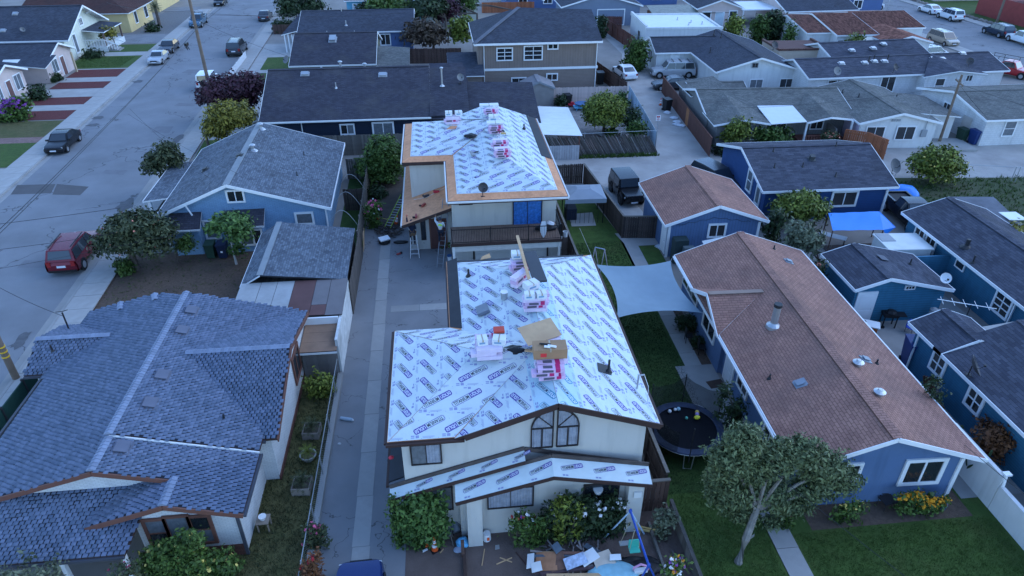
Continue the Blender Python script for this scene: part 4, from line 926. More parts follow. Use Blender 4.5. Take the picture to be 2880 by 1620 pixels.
for (i,j,x,y) in [(1,0,672,120),(1,0,670,225),(1,0,565,90),(1,0,1030,75)]:
    X, Y_, z = on(TB, i,j,x,y,4, -18.6,99.3, 0, zt); pipe(TB, X, min(Y_,5.4), z, .6,.08, steel)
MU = thing('mural_house', 'turquoise-fronted house with painted wall and white door behind blue house', 'house', (-14.5,121,0))
gable(MU, 0,13,0,9, 3.2,4.8,'x', sh_red, M('turquoise_wall', (.12,.36,.50), .8, .1), white, .4,.3); door(MU, 'S', 2.0,.26,.0, 1.4,2.6, M('pale_door', (.5,.55,.6)), white); win(MU, 'S', 7,.26,1.7, 2.6,.9, 2, 1, M('mural_yellow', (.55,.42,.10), .8, .3), M('mural_blue', (.12,.40,.5), .7, .4), .2)

# ---- across the left street
TLH = thing('cream_gable_house', 'large cream-sided house with steep dark roof and white bracketed gable across the street', 'house', (-62,97.6,0), R(0))
gable(TLH, 0,15.0,0,13.4, 2.9,6.0,'x', sh_navy, cream, white, .55,.9)
win(TLH, 'E', 14.13,3.5,1.75, .8,2.2, 1, 1, white, curtain, .18); win(TLH, 'E', 14.13,6.7,3.9, .9,.8, 3, 1, white, glass, .16)
for yy in (4.6,6.7,8.8): MB().bar((14.1,yy,4.5 if yy != 6.7 else 5.2),(15.0,yy,4.9 if yy != 6.7 else 5.6), .1,.12).build('bracket', white, TLH)
slope(TLH, [(14.0,6.0,2.9),(17.0,6.0,2.6),(17.0,12.5,2.6),(14.0,12.5,2.9)], sh_navy, .12, white, 'porch_roof')
for yy in (6.2,12.2): MB().box((16.6,yy,.0),(16.8,yy+.2,2.5)).build('porch_post', M('porch_brown', (.15,.10,.08)), TLH)
MB().box((14.0,6.0,.0),(16.9,12.4,.75)).build('porch_floor', offwhite, TLH)
rl = MB(); rl.bar((16.8,6.1,1.5),(18.4,6.1,.9), .08,.08); rl.bar((16.8,8.0,1.5),(18.4,8.0,.9), .08,.08); rl.bar((14.1,6.0,1.6),(16.8,6.0,1.6), .08,.08); st = rl.build('stair_railing', white, TLH)
for k in range(12): MB().box((14.2+.36*k,5.97 if k < 8 else 6.07,.3 if k > 7 else .75),(14.26+.36*k,6.03 if k < 8 else 6.13,1.55 if k < 8 else 1.5-.38*(14.2+.36*k-16.8))).build('baluster', white, st)
for k in range(4): MB().box((16.9+.35*k,6.2,0),(17.25+.35*k,7.9,.62-.15*k)).build('step', concrete, TLH)
for (x, y) in ((6.5,2.0),(2.0,1.8),(7,5.2)): rvent(TLH, x, y, 2.9+y*.46, .5,.4, steel, R(24), 'x')
dish((-52.8,99.0,3.5), R(40), 'small grey dish on dark roof of cream house', .3, None)
P1 = thing('pink_bungalow', 'pink stucco bungalow with dark roof beside red mulch beds, bigger of the two', 'house', (-60,87.8,0))
gable(P1, 0,14.6,0,7.6, 2.5,3.9,'x', sh_navy, pink, white, .3,.5); slope(P1, [(8,-.0,2.52),(15.2,-2.0,2.3),(15.2,1.4,3.0),(8,1.4,3.0)], sh_navy, .1, offwhite)
win(P1, 'E', 14.13,2.4,1.5, 1.4,1.4, 2, 1, white, curtain, .1); door(P1, 'E', 14.13,4.4,.0, .9,2.1, M('plum_door', (.16,.08,.07)), white); MB().box((14.9,5.2,0),(15.1,5.4,2.4)).build('porch_post', M('tan_post', (.5,.38,.25)), P1)
P2 = thing('pink_bungalow', 'pink bungalow cut by the picture edge beside the purple bush', 'house', (-62,77.2,0))
gable(P2, 0,15.6,0,8.0, 2.5,3.9,'x', sh_navy, pink, white, .3,.5); win(P2, 'E', 15.13,2.0,1.5, 1.0,1.4, 2, 1, white, curtain, .1); win(P2, 'E', 15.13,6.2,1.5, 1.4,1.5, 2, 1, white, curtain, .1); door(P2, 'E', 15.13,4.2,.0, .9,2.1, M('plum_door', (.16,.08,.07)), white)
YL = thing('yellow_house', 'mustard yellow house with brown hipped roof by the palm tree', 'house', (-60,116,0))
slope(YL, [(-2,-.5,2.9),(14.2,-.5,2.9),(9.5,5.0,4.6),(-2,5.0,4.6)], sh_red, .12, offwhite); slope(YL, [(14.2,-.5,2.9),(14.2,10.5,2.9),(9.5,5.0,4.6)], sh_red, .12, offwhite); slope(YL, [(14.2,10.5,2.9),(-2,10.5,2.9),(-2,5.0,4.6),(9.5,5.0,4.6)], sh_red, .12, offwhite)
walls(YL, -1.5,13.7,0,10,0,2.85, yellow); win(YL, 'E', 13.73,3.0,1.7, 1.0,1.6, 1, 1, white, glass, .1); win(YL, 'E', 13.73,7.5,1.7, 1.2,1.6, 1, 1, white, glass, .1); MB().box((8,-.12,.4),(10,0,.8)).build('meter_bank', greypaint, YL)
YS = thing('tan_house', 'tan house with low roof beyond the palm at top of street', 'house', (-62,132,0)); gable(YS, 0,15,0,12, 2.8,4.2,'x', sh_brown, yellow, white)

# ---- right of the alley
WF = thing('white_flat_building', 'white flat-roofed block building beside the red-brown alley fence', 'building', (28.2,95.5,0), R(-3))
walls(WF, 0,10.4,0,10.2,0,3.0, whitew); MB().box((.3,.3,3.0),(10.1,9.9,3.05)).build('flat_roof', M('white_roof', (.68,.69,.70), .6, .05), WF)
for a, b in (((-.1,-.1,3.0),(10.5,.2,3.3)), ((-.1,.2,3.0),(.2,10.3,3.5)), ((10.2,.2,3.0),(10.5,10.3,3.2)), ((.2,10.0,3.0),(10.2,10.3,3.2))): MB().box(a, b).build('parapet', whitew, WF)
for (x, y) in ((6.5,2.5),(7.2,4.0),(8.5,3.0),(5.8,6.0)): pipe(WF, x, y, 3.05, .4,.08, steel)
win(WF, 'W', -.03,4.0,1.4, .7,1.1, 1, 1, dark, glass, .06); win(WF, 'S', .8,-.03,1.3, .5,1.0, 1, 1, dark, glass, .06)
WA = thing('white_ell_house', 'white stucco L-shaped house with slate roof behind the parked silver SUV', 'house', (26.2,75.2,0), R(-1))
gable(WA, 0,10,9.2,15.6, 2.6,3.8,'x', sh_navy, whitew, white, .4,.3); gable(WA, 4.4,14.4,0,15.0, 2.6,4.05,'y', sh_navy, whitew, white, .5,.4)
door(WA, 'S', 2.6,9.56,.1, 1.0,2.1, white, white); MB().lathe([(.18,-.02),(.2,0),(.18,.02)], 12).build('oval_pane', glass, WA, (2.6,9.50,1.35)).rotation_euler = (R(90),0,0)
win(WA, 'S', 6.0,9.56,1.5, 1.4,1.1, 2, 1, white, [glass, curtain], .08); win(WA, 'W', .27,12.4,1.5, .9,1.2, 1, 1, dark, curtain, .06); win(WA, 'S', 9.4,.36,1.1, 1.4,.9, 2, 1, white, curtain, .08); win(WA, 'S', 8.9,.36,3.15, .6,.45, 2, 1, greypaint, dark, .06); win(WA, 'S', 12.9,.36,1.1, 1.4,.9, 2, 1, white, glass, .08)
for (x, y, z) in ((6.0,7,3.1),(8.6,11,3.9),(8.2,12.5,3.9)): pipe(WA, x, y, z, .6,.05, dark)
LB = thing('long_white_house', 'long low white house with charcoal roof across the right background', 'house', (39.6,71.5,0), R(2.3))
zl = gable(LB, 0,24,0,7.8, 2.6,3.75,'x', sh_slate, whiteb, white, .4,.3)
slope(LB, [(12.8,-1.0,2.55),(16.4,-1.6,3.2),(16.6,3.8,3.8)], sh_slate, .1, white); slope(LB, [(16.4,-1.6,3.2),(20.5,-1.0,2.6),(16.6,3.8,3.8)], sh_slate, .1, white)
mb = MB(); mb.face([(13.2,-.9,0),(20.2,-.9,0),(20.2,-.9,2.5),(16.4,-.9,3.1),(13.2,-.9,2.5)]); mb.box((13.2,-.89,0),(20.2,.4,2.4)); mb.build('front_wall', whiteb, LB)
win(LB, 'S', 3.6,.36,1.9, 2.0,.6, 2, 1, white, glass, .08); win(LB, 'S', 9.7,.36,1.5, 1.6,1.6, 2, 1, white, glass, .1); win(LB, 'S', 15.0,-.93,1.5, 1.0,1.5, 1, 2, white, glass, .1); win(LB, 'S', 18.4,-.93,2.2, .7,.6, 2, 1, white, glass, .06)
for (i,j,x,y,k) in [(3,0,560,455,'v'),(3,0,735,455,'v'),(3,0,885,440,'v'),(3,0,800,470,'v'),(3,0,780,515,'p'),(3,0,885,510,'p'),(3,0,1240,465,'v'),(3,0,1315,445,'v'),(3,0,1465,410,'v'),(3,0,755,480,'p')]:
    X, Y_, z = on(LB, i,j,x,y,3.4, 39.6,71.5, R(2.3), zl); rvent(LB, X, Y_, z, .5,.35, steel, R(16), 'x') if k == 'v' else pipe(LB, X, Y_, z, .6,.06, dark)
q = at(2513,203,3.0); dish(q, R(30), 'dark dish near eave of long white house', .4, M('dish_dark', (.05,.05,.055), .5))
q = at(2723,186,3.0); dish(q, R(-20), 'dark dish on right gable of long white house', .4, M('dish_dark', (.05,.05,.055)))
slb = thing('side_wing_roof', 'low dark roofed wing between tile house and long white house', 'house', (46.5,79.5,0), R(4)); gable(slb, 0,13,0,7.5, 2.5,3.6,'x', sh_slate, whiteb, white); [rvent(slb, x, y, 2.9+.2*y, .5,.4, steel, R(14), 'x') for x, y in ((6,1.5),(8,2.5),(3,1.2))]
CH = thing('grey_bungalow', 'grey bungalow with weathered shingle roof, porch and yellow-green tree behind red fence', 'house', (24.4,58.5,0), R(-3.5))
zch = gable(CH, 0,14.0,2.6,11.2, 2.5,3.7,'x', sh_green, greyw, white, .4,.3)
slope(CH, [(-.1,-.2,2.45),(2.6,-.3,2.95),(2.6,6.9,3.55),(-.1,3.5,2.5)], sh_green, .1, white); slope(CH, [(2.6,-.3,2.95),(5.2,.0,2.45),(5.2,3.4,2.6),(2.6,6.9,3.55)], sh_green, .1, white)
fascia(CH, (-.1,-.22,2.45), (2.6,-.32,2.95), white, .16, .04, -.08, 'barge_board'); fascia(CH, (2.6,-.32,2.95), (5.2,-.02,2.45), white, .16, .04, -.08, 'barge_board')
mb = MB(); mb.box((.4,.3,0),(5.0,3.2,2.35)); mb.face([(.4,.29,2.3),(5.0,.29,2.3),(2.6,.29,2.8)]); mb.build('front_wall', greyw, CH)
slope(CH, [(5.2,-.1,2.45),(8.6,.3,2.5),(8.6,4.2,2.9),(5.2,4.2,2.9)], M('white_roof_panel', (.62,.64,.68), .6, .05), .06, white, 'patio_roof')
slope(CH, [(8.6,.2,2.45),(10.7,.1,2.95),(10.7,6.0,3.5),(8.6,3.2,2.7)], sh_green, .1, white); slope(CH, [(10.7,.1,2.95),(13.4,.9,2.45),(13.4,3.2,2.6),(10.7,6.0,3.5)], sh_green, .1, white)
fascia(CH, (8.6,.18,2.45), (10.7,.08,2.95), white, .16, .04, -.08, 'barge_board'); fascia(CH, (10.7,.08,2.95), (13.4,.88,2.45), white, .16, .04, -.08, 'barge_board')
for x in (8.8,13.0): MB().box((x-.08,.5,0),(x+.08,.66,2.4)).build('porch_post', white, CH)
win(CH, 'W', .37,5.2,1.5, 1.0,1.3, 1, 1, white, curtain, .12); win(CH, 'S', 4.1,.25,1.4, .9,.9, 1, 1, white, curtain, .1); win(CH, 'S', 7.0,2.95,1.4, 1.8,1.0, 2, 1, white, glass, .1); win(CH, 'S', 10.9,2.95,1.5, 1.1,1.2, 2, 1, white, glass, .1); door(CH, 'W', .37,3.9,.1, .9,2.0, white, white)
slope(CH, [(.1,8.4,2.5),(4.4,8.4,2.9),(4.4,15.5,2.6),(.1,14.5,2.3)], sh_green, .1, white); walls(CH, .6,4.2,11,14.6,0,2.3, greyw)
MB().box((8.7,.2,.0),(13.3,2.9,.35)).build('porch_floor', M('porch_red', (.22,.09,.07), .8), CH)
rl = MB(); rl.bar((8.8,.3,1.15),(11.0,.3,1.15), .06,.06); prl = rl.build('railing', M('porch_red', (.22,.09,.07)), CH)
for k in range(9): MB().box((8.85+.25*k,.27,.35),(8.9+.25*k,.33,1.12)).build('baluster', M('porch_red', (.22,.09,.07)), prl)
DW = thing('white_gable_house', 'white gable-fronted house with grey roof, two wide windows and meter box facing the gravel', 'house', (41.2,57.0,0), R(-5))
gable(DW, -3.7,3.9,0,11.2, 2.5,3.4,'y', sh_green, whitew, white, .3,.35); slope(DW, [(1.5,1.8,2.9),(6.6,1.8,2.45),(6.6,8.5,2.45),(1.5,8.5,3.0)], sh_green, .1, white); walls(DW, 3.4,6.3,2.2,8.2,0,2.4, whitew)
MB().box((-3.43,.5,0),(-3.39,10.8,2.3)).build('side_wall', lilac, DW)
for x in (-1.9,.9): win(DW, 'S', x,.31,1.45, 1.6,1.15, 2, 1, white, glass, .1)
for x in (-.5,-.05): MB().box((x-.18,.29,2.55),(x+.18,.34,2.75)).build('gable_vent', greypaint, DW)
MB().box((2.35,.18,1.1),(2.85,.34,1.75)).build('meter_box', greypaint, DW); mb = MB(); mb.cyl((2.6,.26,1.7),(2.6,.26,3.6), .03); mb.build('service_mast', greypaint, DW)
for (x, y) in ((-2,8),(-1.3,6),(4.4,5),(5.4,5.3),(3,7)): pipe(DW, x, y, 3.4-abs(x)*.24, .35,.05, dark)
MB().box((3.6,-.8,0),(7.4,2.2,.25)).build('concrete_step', concrete, DW)
EW = thing('white_block_house', 'white block house with grey shingle roof at right edge beside the blue bin', 'house', (49.2,56.6,0), R(0))
gable(EW, 0,17,0,10.6, 2.6,3.75,'x', sh_green, whiteb, white, .4,.45); win(EW, 'W', .42,6.0,1.7, .9,1.2, 2, 1, white, glass, .12); win(EW, 'S', 2.9,.36,1.6, 1.0,1.3, 1, 2, white, curtain, .1); MB().box((.40,2.2,.5),(.45,3.4,2.0)).build('boarded_window', M('tan_panel', (.5,.46,.42)), EW)
RT = thing('tile_roof_house', 'white stucco house with rust-red clay tile roofs near the far street', 'house', (50.0,91.0,0), 0)
gable(RT, -1.1,2.6,.3,13.5, 3.0,4.05,'x', tile_red, whitew, white, .2,.2); gable(RT, 2.2,8.0,-1.4,14.0, 3.0,4.3,'x', tile_red, whitew, white, .2,.2, r=6.3); gable(RT, 7.9,16.4,1.6,14.0, 3.1,4.25,'x', tile_red, whitew, white, .2,.2, r=7.2)
gable(RT, 7.1,13.3,-5.0,2.4, 2.7,3.5,'y', tile_red, whitew, white, .25,.25); MB().box((9.9,-4.79,2.75),(10.5,-4.74,2.95)).build('gable_vent', dark, RT)
win(RT, 'S', 5.9,-1.24,1.4, 1.2,1.4, 1, 2, white, glass, .06); win(RT, 'S', 2.9,-1.24,1.7, .7,1.2, 1, 1, white, glass, .06); mb = MB(); mb.slab([(5.6,-2.4,2.3),(7.4,-2.4,2.3),(7.4,-1.3,2.8),(5.6,-1.3,2.8)], .05); mb.build('awning', M('awning_cream', (.6,.58,.5)), RT)
# clay tile courses as geometry
tm = M('clay_tile_piece', (.24,.10,.07), .85, .2, 3, rnd=.4)
def courses(root, p00, p10, p11, p01, nu, nv):
    p00, p10, p11, p01 = map(Vector, (p00, p10, p11, p01)); V = []; F = []
    n = (p10-p00).cross(p01-p00).normalized()
    for a in range(nu):
        for b in range(nv):
            def pt(u, v, o): return tuple((p00*(1-u)*(1-v)+p10*u*(1-v)+p11*u*v+p01*(1-u)*v)+n*o)
            u0, u1, v0, v1 = a/nu, (a+.62)/nu, b/nv, (b+1.05)/nv; um = (u0+u1)/2; k = len(V)
            V += [pt(u0,v0,.03), pt(um,v0,.11), pt(u1,v0,.03), pt(u0,v1,.02), pt(um,v1,.07), pt(u1,v1,.02)]; F += [(k,k+1,k+4,k+3),(k+1,k+2,k+5,k+4)]
    o = np_mesh('clay_tiles', np.array(V), np.array(F), tm, root); o['kind'] = 'stuff'
courses(RT, (2.2,-1.4,3.0),(8.0,-1.4,3.0),(8.0,6.3,4.3),(2.2,6.3,4.3), 26, 18); courses(RT, (-1.1,.3,3.0),(2.6,.3,3.0),(2.6,6.9,4.05),(-1.1,6.9,4.05), 16, 16); courses(RT, (7.9,1.6,3.1),(16.4,1.6,3.1),(16.4,7.2,4.25),(7.9,7.2,4.25), 36, 13); courses(RT, (7.1,2.4,2.7),(7.1,-5.0,2.7),(10.2,-5.0,3.5),(10.2,2.4,3.5), 30, 8); courses(RT, (13.3,-5.0,2.7),(13.3,2.4,2.7),(10.2,2.4,3.5),(10.2,-5.0,3.5), 30, 8)
TG = thing('tile_edged_garage', 'small cream garage with flat brown roof and clay tile coping by tile-roofed house', 'garage', (41.6,83.5,0), R(-2)); walls(TG, 0,6.4,0,5.4,0,2.7, tan); MB().box((.2,.2,2.7),(6.2,5.2,2.74)).build('flat_roof', M('brown_flat_roof', (.12,.06,.05), .9), TG)
for a, b in (((-.1,-.1,2.7),(6.5,.15,2.95)), ((-.1,.15,2.7),(.15,5.5,2.95)), ((6.25,.15,2.7),(6.5,5.5,2.95))): MB().box(a, b).build('coping', tile_red, TG)
DT = thing('dark_roofed_house', 'house with near-black roof at top right edge beyond the tile roofs', 'house', (53.4,107.4,0), R(2)); gable(DT, 0,12,0,11, 2.7,4.2,'x', sh_navy, pink, white)
PK = thing('pink_cottage', 'pink stucco cottage with three white-trimmed openings behind flat white building', 'house', (40.6,111.0,0), R(-3)); gable(PK, 0,7.6,0,9, 2.7,4.0,'y', sh_navy, pink, white); door(PK, 'S', 3.8,.26,.1, 1.3,2.0, M('pale_blue_door', (.5,.58,.62)), white); win(PK, 'S', 1.7,.26,1.5, 1.2,1.3, 1, 1, white, glass, .14); win(PK, 'S', 5.9,.26,1.5, 1.1,1.5, 1, 2, white, glass, .14)
CP = thing('carport', 'white flat-roofed carport beside the pink cottage', 'carport', (47.6,110.0,0), R(0)); MB().box((0,0,2.5),(12,7,2.65)).build('carport_roof', M('white_roof', (.68,.69,.70)), CP); [MB().box((x,y,0),(x+.12,y+.12,2.5)).build('post', white, CP) for x in (.2,6,11.7) for y in (.2,6.7)]
BGA = thing('blue_garage', 'slate blue garage with white-framed panel at top centre', 'garage', (19.5,113,0)); slateb = M('slate_blue_wall', (.17,.205,.27), .85, .05); gable(BGA, 0,13,0,8, 3.0,4.8,'y', sh_navy, slateb, white); win(BGA, 'S', 8.0,.26,1.3, 4.2,2.2, 1, 1, white, slateb, .14)
FS1 = thing('lean_to_shed', 'lean-to with mossy corrugated roof next to the blue garage', 'shed', (33.5,111,0)); slope(FS1, [(0,0,2.1),(14,0,2.1),(14,3.8,2.7),(0,3.8,2.7)], M('mossy_corrugated', (.27,.27,.23), .8, .2, 2, pat='corrug', pw=.25), .06, dark, 'roof_panel'); walls(FS1, .2,13.8,.3,3.6,0,2.05, cedar)
for k, (x, y, w, d, z, rm, wm, lb) in enumerate([(60,118,16,9,3.0,sh_navy,midblue,'blue house with dark roof on top edge right of centre'),(12,128,11,10,3.2,sh_navy,midblue,'blue house behind the taupe house at top edge'),(-2,118,9,9,3.0,sh_navy,cream,'dark-roofed house almost hidden by the garden trees at top'),(30,130,14,10,3.0,sh_slate,midblue,'slate-roofed house above the mossy lean-to'),(50,128,14,10,3.0,sh_slate,pink,'far house with slate roof above the carport')]):
    h_ = thing('far_house', lb, 'house', (x, y, 0)); gable(h_, 0,w,0,d, z,z+1.6,'x', rm, wm, white); win(h_, 'S', w*.3,.26,1.6, 1.4,1.2, 2, 1, white, glass, .14); win(h_, 'S', w*.7,.26,1.6, 1.4,1.2, 2, 1, white, glass, .14)

# ---- right middle and right edge
DB = thing('royal_blue_house', 'royal blue house with charcoal gable roof above the blue tarp', 'house', (22.6,43.6,0), R(-1))
zdb = gable(DB, 0,10.2,0,9.8, 2.6,4.1,'x', sh_slate, royal, white, .45,.45)
win(DB, 'S', 6.5,.41,1.6, 1.75,1.0, 2, 1, white, glass, .15); win(DB, 'W', .41,3.3,2.0, .75,1.5, 1, 2, white, curtain, .13); win(DB, 'W', .41,1.5,1.6, .6,1.2, 1, 1, white, curtain, .12); MB().box((9.6,.36,0),(9.76,.46,2.3)).build('corner_trim', white, DB)
for (i,j,x,y) in [(3,0,330,1190),(3,0,258,1270),(3,0,45,1275),(3,0,500,1365),(3,0,40,1140),(3,0,510,1110)]:
    X, Y_, z = on(DB, i,j,x,y,3.5, 22.6,43.6, R(-1), zdb); rvent(DB, X, Y_, z, .3,.3, M('vent_dark', (.05,.055,.06)), R(16), 'x', .3) if x == 330 else pipe(DB, X, Y_, z, .35,.04, dark)
TGA = thing('teal_garage', 'teal garage with charcoal roof and white door behind the long brown roof', 'garage', (22.4,30.5,0), R(-1))
gable(TGA, 0,5.9,0,4.1, 2.5,3.15,'y', sh_slate, tealg, white, .25,.3, r=1.9, ze2=2.2); door(TGA, 'S', 1.0,.27,.05, 1.0,2.0, white, white); win(TGA, 'S', 3.4,.27,2.3, .5,.18, 3, 1, white, glass, .05)
MB().box((0,0,0),(.5,.6,.012)).build('roof_patch', M('patch_grey', (.10,.105,.13)), TGA, (2.6,2.2,3.06)).rotation_euler = (0,R(13),0); pipe(TGA, 4.6,2.4,2.55,.35,.04,dark)
LT = thing('long_teal_house', 'long teal house with charcoal roof on the right edge behind the white box shed', 'house', (30.0,14.0,0), R(-1.2))
zlt = gable(LT, 0,6.0,0,25.4, 2.6,3.6,'y', sh_slate, tealw, white, .45,.3, r=3.0); 
for yy in (22.4,23.6): win(LT, 'W', .41,yy,1.7, .85,1.1, 2, 2, white, glass, .12)
win(LT, 'W', .41,15.5,1.6, 1.1,1.1, 2, 3, white, glass, .13); win(LT, 'W', .41,19.4,1.9, .7,.4, 1, 1, white, glass, .06)
for (i,j,x,y) in [(3,1,1495,420),(3,1,1540,545)]:
    X, Y_, z = on(LT, i,j,x,y,3.2, 30,14, R(-1.2), zlt); pipe(LT, X, Y_, z, .5,.12 if x < 1500 else .05, dark)
MB().box((-1.9,20.4,0),(.45,20.55,2.0)).build('yard_wall', tealw, LT); downpipe(LT, .3,14.6,0,2.5); downpipe(LT, .3,12.4,0,2.5)
LR = thing('teal_house', 'teal house with charcoal roof and stacked planks at its wall, lower right edge', 'house', (23.4,8.0,0), R(0))
gable(LR, 0,3.4,16.4,19.1, 2.6,3.3,'y', sh_slate, tealw, white, .35,.3); gable(LR, 0,12,0,17.0, 2.6,3.9,'y', sh_slate, tealw, white, .35,.3, r=4.0, ze2=1.5, ends='a')
win(LR, 'W', .31,16.7,1.7, .8,.9, 2, 2, white, glass, .13); win(LR, 'W', .31,14.0,1.7, .8,.9, 2, 2, white, glass, .13); downpipe(LR, .2,18.4,0,2.5)
q = tl(3,2,1500,0,2.7); dish((23.5,22.6,2.75), R(60), 'wide flat dish on teal house eave at right', .5, M('dish_dark', (.05,.05,.055)))
LRP = thing('patio_cover', 'pale flat patio cover between the two teal houses', 'patio cover', (26.9,25.3,0)); MB().slab([(0,0,2.2),(4,-.5,2.3),(4,1.9,2.3),(-.4,1.4,2.2)], .06).build('cover_sheet', concrete_l, LRP); [MB().box((x,y,0),(x+.08,y+.08,2.15)).build('post', white, LRP) for x, y in ((.2,.2),(3.6,1.4))]
SY = thing('yellow_shed', 'small yellow shed with patched grey roof at right edge', 'shed', (35.3,37.8,0), R(-3)); slope(SY, [(-.3,-.3,2.2),(2.7,-.3,2.2),(2.9,3.4,2.6),(-.1,3.6,2.6)], M('patched_felt_roof', (.13,.135,.155), .9, .2, 1.5, stain=.5, stcol=(.06,.06,.07)), .08, offwhite); walls(SY, 0,2.5,0,3.3,0,2.15, M('yellow_wall', (.55,.42,.22), .85)); win(SY, 'S', 1.5,-.03,1.3, .8,.7, 1, 1, M('brown_trim', (.16,.07,.05)), glass, .07); MB().box((2.0,.2,2.36),(3.2,1.4,2.4)).build('loose_panel', white, SY)
WB = thing('white_box_shed', 'plain white box shed at the corner of the blue tarp', 'shed', (27.2,35.3,0), R(-4)); walls(WB, .3,3.0,.2,2.2,0,2.0, offwhite); MB().box((.2,.1,2.0),(3.1,2.3,2.07)).build('shed_roof', offwhite, WB); MB().box((.3,1.2,2.07),(1.2,2.2,2.10)).build('roof_mat', greypaint, WB); MB().box((-2.4,-.4,1.9),(0,.3,1.95)).build('side_board', offwhite, WB)
RH = thing('red_house', 'brick-red building at top right corner of the photo', 'building', (92,103,0)); walls(RH, 0,14,0,14,0,3.2, M('red_wall', (.26,.05,.045), .8)); slope(RH, [(-.3,-.3,3.2),(14,-.3,3.2),(14,7,4.6),(-.3,7,4.6)], sh_dark)
HS = thing('beige_corner_house', 'beige house glimpsed above the bank at top right', 'house', (92,128,0)); gable(HS, 0,16,0,10, 3,4.6,'x', sh_navy, pink, white)
# white corrugated patio cover and storage shed behind the far re-roofed house
PC = thing('patio_cover', 'bright white corrugated patio cover on brown posts behind the re-roofed pair', 'patio cover', (8.6,57.6,0), R(-1))
for k in range(9): MB().slab([(.05,.0+.9*k,2.42),(3.6,.0+.9*k,2.2),(3.6,.88+.9*k,2.2),(.05,.88+.9*k,2.42)], .03).build('corrugated_sheet', M('white_corrugated', (.74,.75,.74), .5, .05, 2, pat='corrug', pw=.12), PC)
for x, y in ((3.4,.3),(3.4,7.6),(.3,.3)): MB().box((x-.06,y-.06,0),(x+.06,y+.06,2.2)).build('post', brownframe, PC)
for k in range(15): MB().box((.1+.22*k,-.05,0),(.3+.22*k,-.02,1.35)).build('screen_board', M('pale_board', (.42,.41,.42), .85, .12, 2, rnd=.12), PC)
ST = thing('storage_shed', 'small grey resin storage shed with pale ridge by pink picket fence', 'shed', (8.9,73.4,0)); gable(ST, 0,3.4,0,3.0, 1.9,2.6,'y', M('grey_resin', (.22,.21,.22), .6, .1, 2), M('shed_grey_wall', (.30,.27,.25), .7), greypaint, .1,.1)
SG = thing('garden_shed', 'pale shed with mossy shingle roof beside the two parked cars in the alley', 'shed', (26.1,70.2,0), R(-3)); gable(SG, 0,6.2,0,3.6, 2.0,2.5,'x', sh_green, greyw, white, .15,.15); MB().box((.12,.1,0),(.16,3.3,1.9)).build('shed_side', white, SG)
# ---------------------------------------------------------------- fences, walls, poles and wires
wood_g = M('grey_fence_wood', (.13,.115,.10), .9, .22, 3, rnd=.35)
wood_dk = M('dark_fence_wood', (.062,.046,.04), .9, .22, 3, rnd=.35)
wood_br = M('brown_fence_wood', (.085,.05,.04), .9, .2, 3, rnd=.3)
wood_rd = M('redwood_fence', (.12,.045,.032), .9, .18, 3, rnd=.25)
wood_pk = M('pinkish_fence_wood', (.58,.44,.39), .9, .1, 3, rnd=.12)
rust = M('rust_brown_panel', (.105,.042,.030), .8, .15, 1.5, rnd=.12)
FENCEG = {}
def fence(label, pts, h, m, w=.14, gap=.006, rails=True, name='board_fence', dog=False, cap=None, jit=.03, lean=0., group=None):
    """boards one by one along a line of ground points"""
    p0 = Vector((pts[0][0], pts[0][1], 0)); t = thing(name, label, 'fence', p0, 0, group)
    prof = [(-w/2,0),(w/2,0),(w/2,h-.05 if dog else h),(w/4,h),(-w/4,h),(-w/2,h-.05 if dog else h)] if dog else [(-w/2,0),(w/2,0),(w/2,h),(-w/2,h)]
    mb = MB(); mb.slab([(x,-.011,z) for x, z in prof], .022, off=(0,.022,0)); me = mb.data('board'); me.materials.append(m); auto_uv(me)
    mr = MB()
    for k in range(len(pts)-1):
        a, b = Vector((*pts[k][:2],0)), Vector((*pts[k+1][:2],0)); d = b-a; L = d.length; d.normalize(); ang = math.atan2(d.y, d.x); n = int(L/(w+gap))
        for i in range(n):
            o = link('board', me, t, a-p0+d*((i+.5)*L/n)+Vector((0,0,random.uniform(-jit,0))), ang); o.scale.z = 1+random.uniform(-jit,jit)*.5
            if lean: o.rotation_euler.y = lean
        if rails:
            nn = Vector((-d.y, d.x, 0))*.05
            for zz in (.35*h,.85*h): mr.bar(a-p0+nn+Vector((0,0,zz)), b-p0+nn+Vector((0,0,zz)), .05,.09)
            j = 0
            while j <= L: mr.box(tuple(a-p0+d*j+nn-Vector((.05,.05,0))), tuple(a-p0+d*j+nn+Vector((.05,.05,h*.98)))); j += 2.4
        if cap: MB().bar(a-p0+Vector((0,0,h+.03)), b-p0+Vector((0,0,h+.03)), .14,.05).build('top_rail', cap, t)
    if rails: mr.build('rail', m, t)
    return t
fence('weathered dark board fence between stucco houses and the lawn', [(8.35,19.1),(8.1,32),(7.85,50.5)], 1.75, wood_dk, .17, cap=wood_g)
fence('short dark plank gate at the right front corner of arched-window house', [(7.05,18.75),(8.35,18.75)], 1.75, wood_br, .16, cap=wood_g)
fence('low weathered board fence beside the front dirt yard', [(8.45,18.6),(8.5,12),(8.5,6)], .75, wood_g, .20, cap=wood_g)
fence('dark board fence along lawn in front of the black jeep', [(11.35,52.3),(12.25,42.45)], 1.7, wood_dk, .15, cap=wood_g, dog=True)
fence('dark board fence panel joining the brown-roofed garage', [(12.25,42.45),(14.6,42.2)], 1.7, wood_dk, .15, cap=wood_g, dog=True)
fence('dog-eared dark fence at the end of the gazebo lawn', [(7.9,52.2),(11.3,52.3)], 1.75, wood_dk, .15, dog=True)
fence('tall grey plank fence along driveway past the shed', [(-5.95,41.9),(-6.1,50),(-6.25,60)], 1.9, wood_g, .17)
fence('grey board fence along foot of navy house', [(-14.5,60.8),(-3.2,60.6)], 1.9, wood_g, .16)
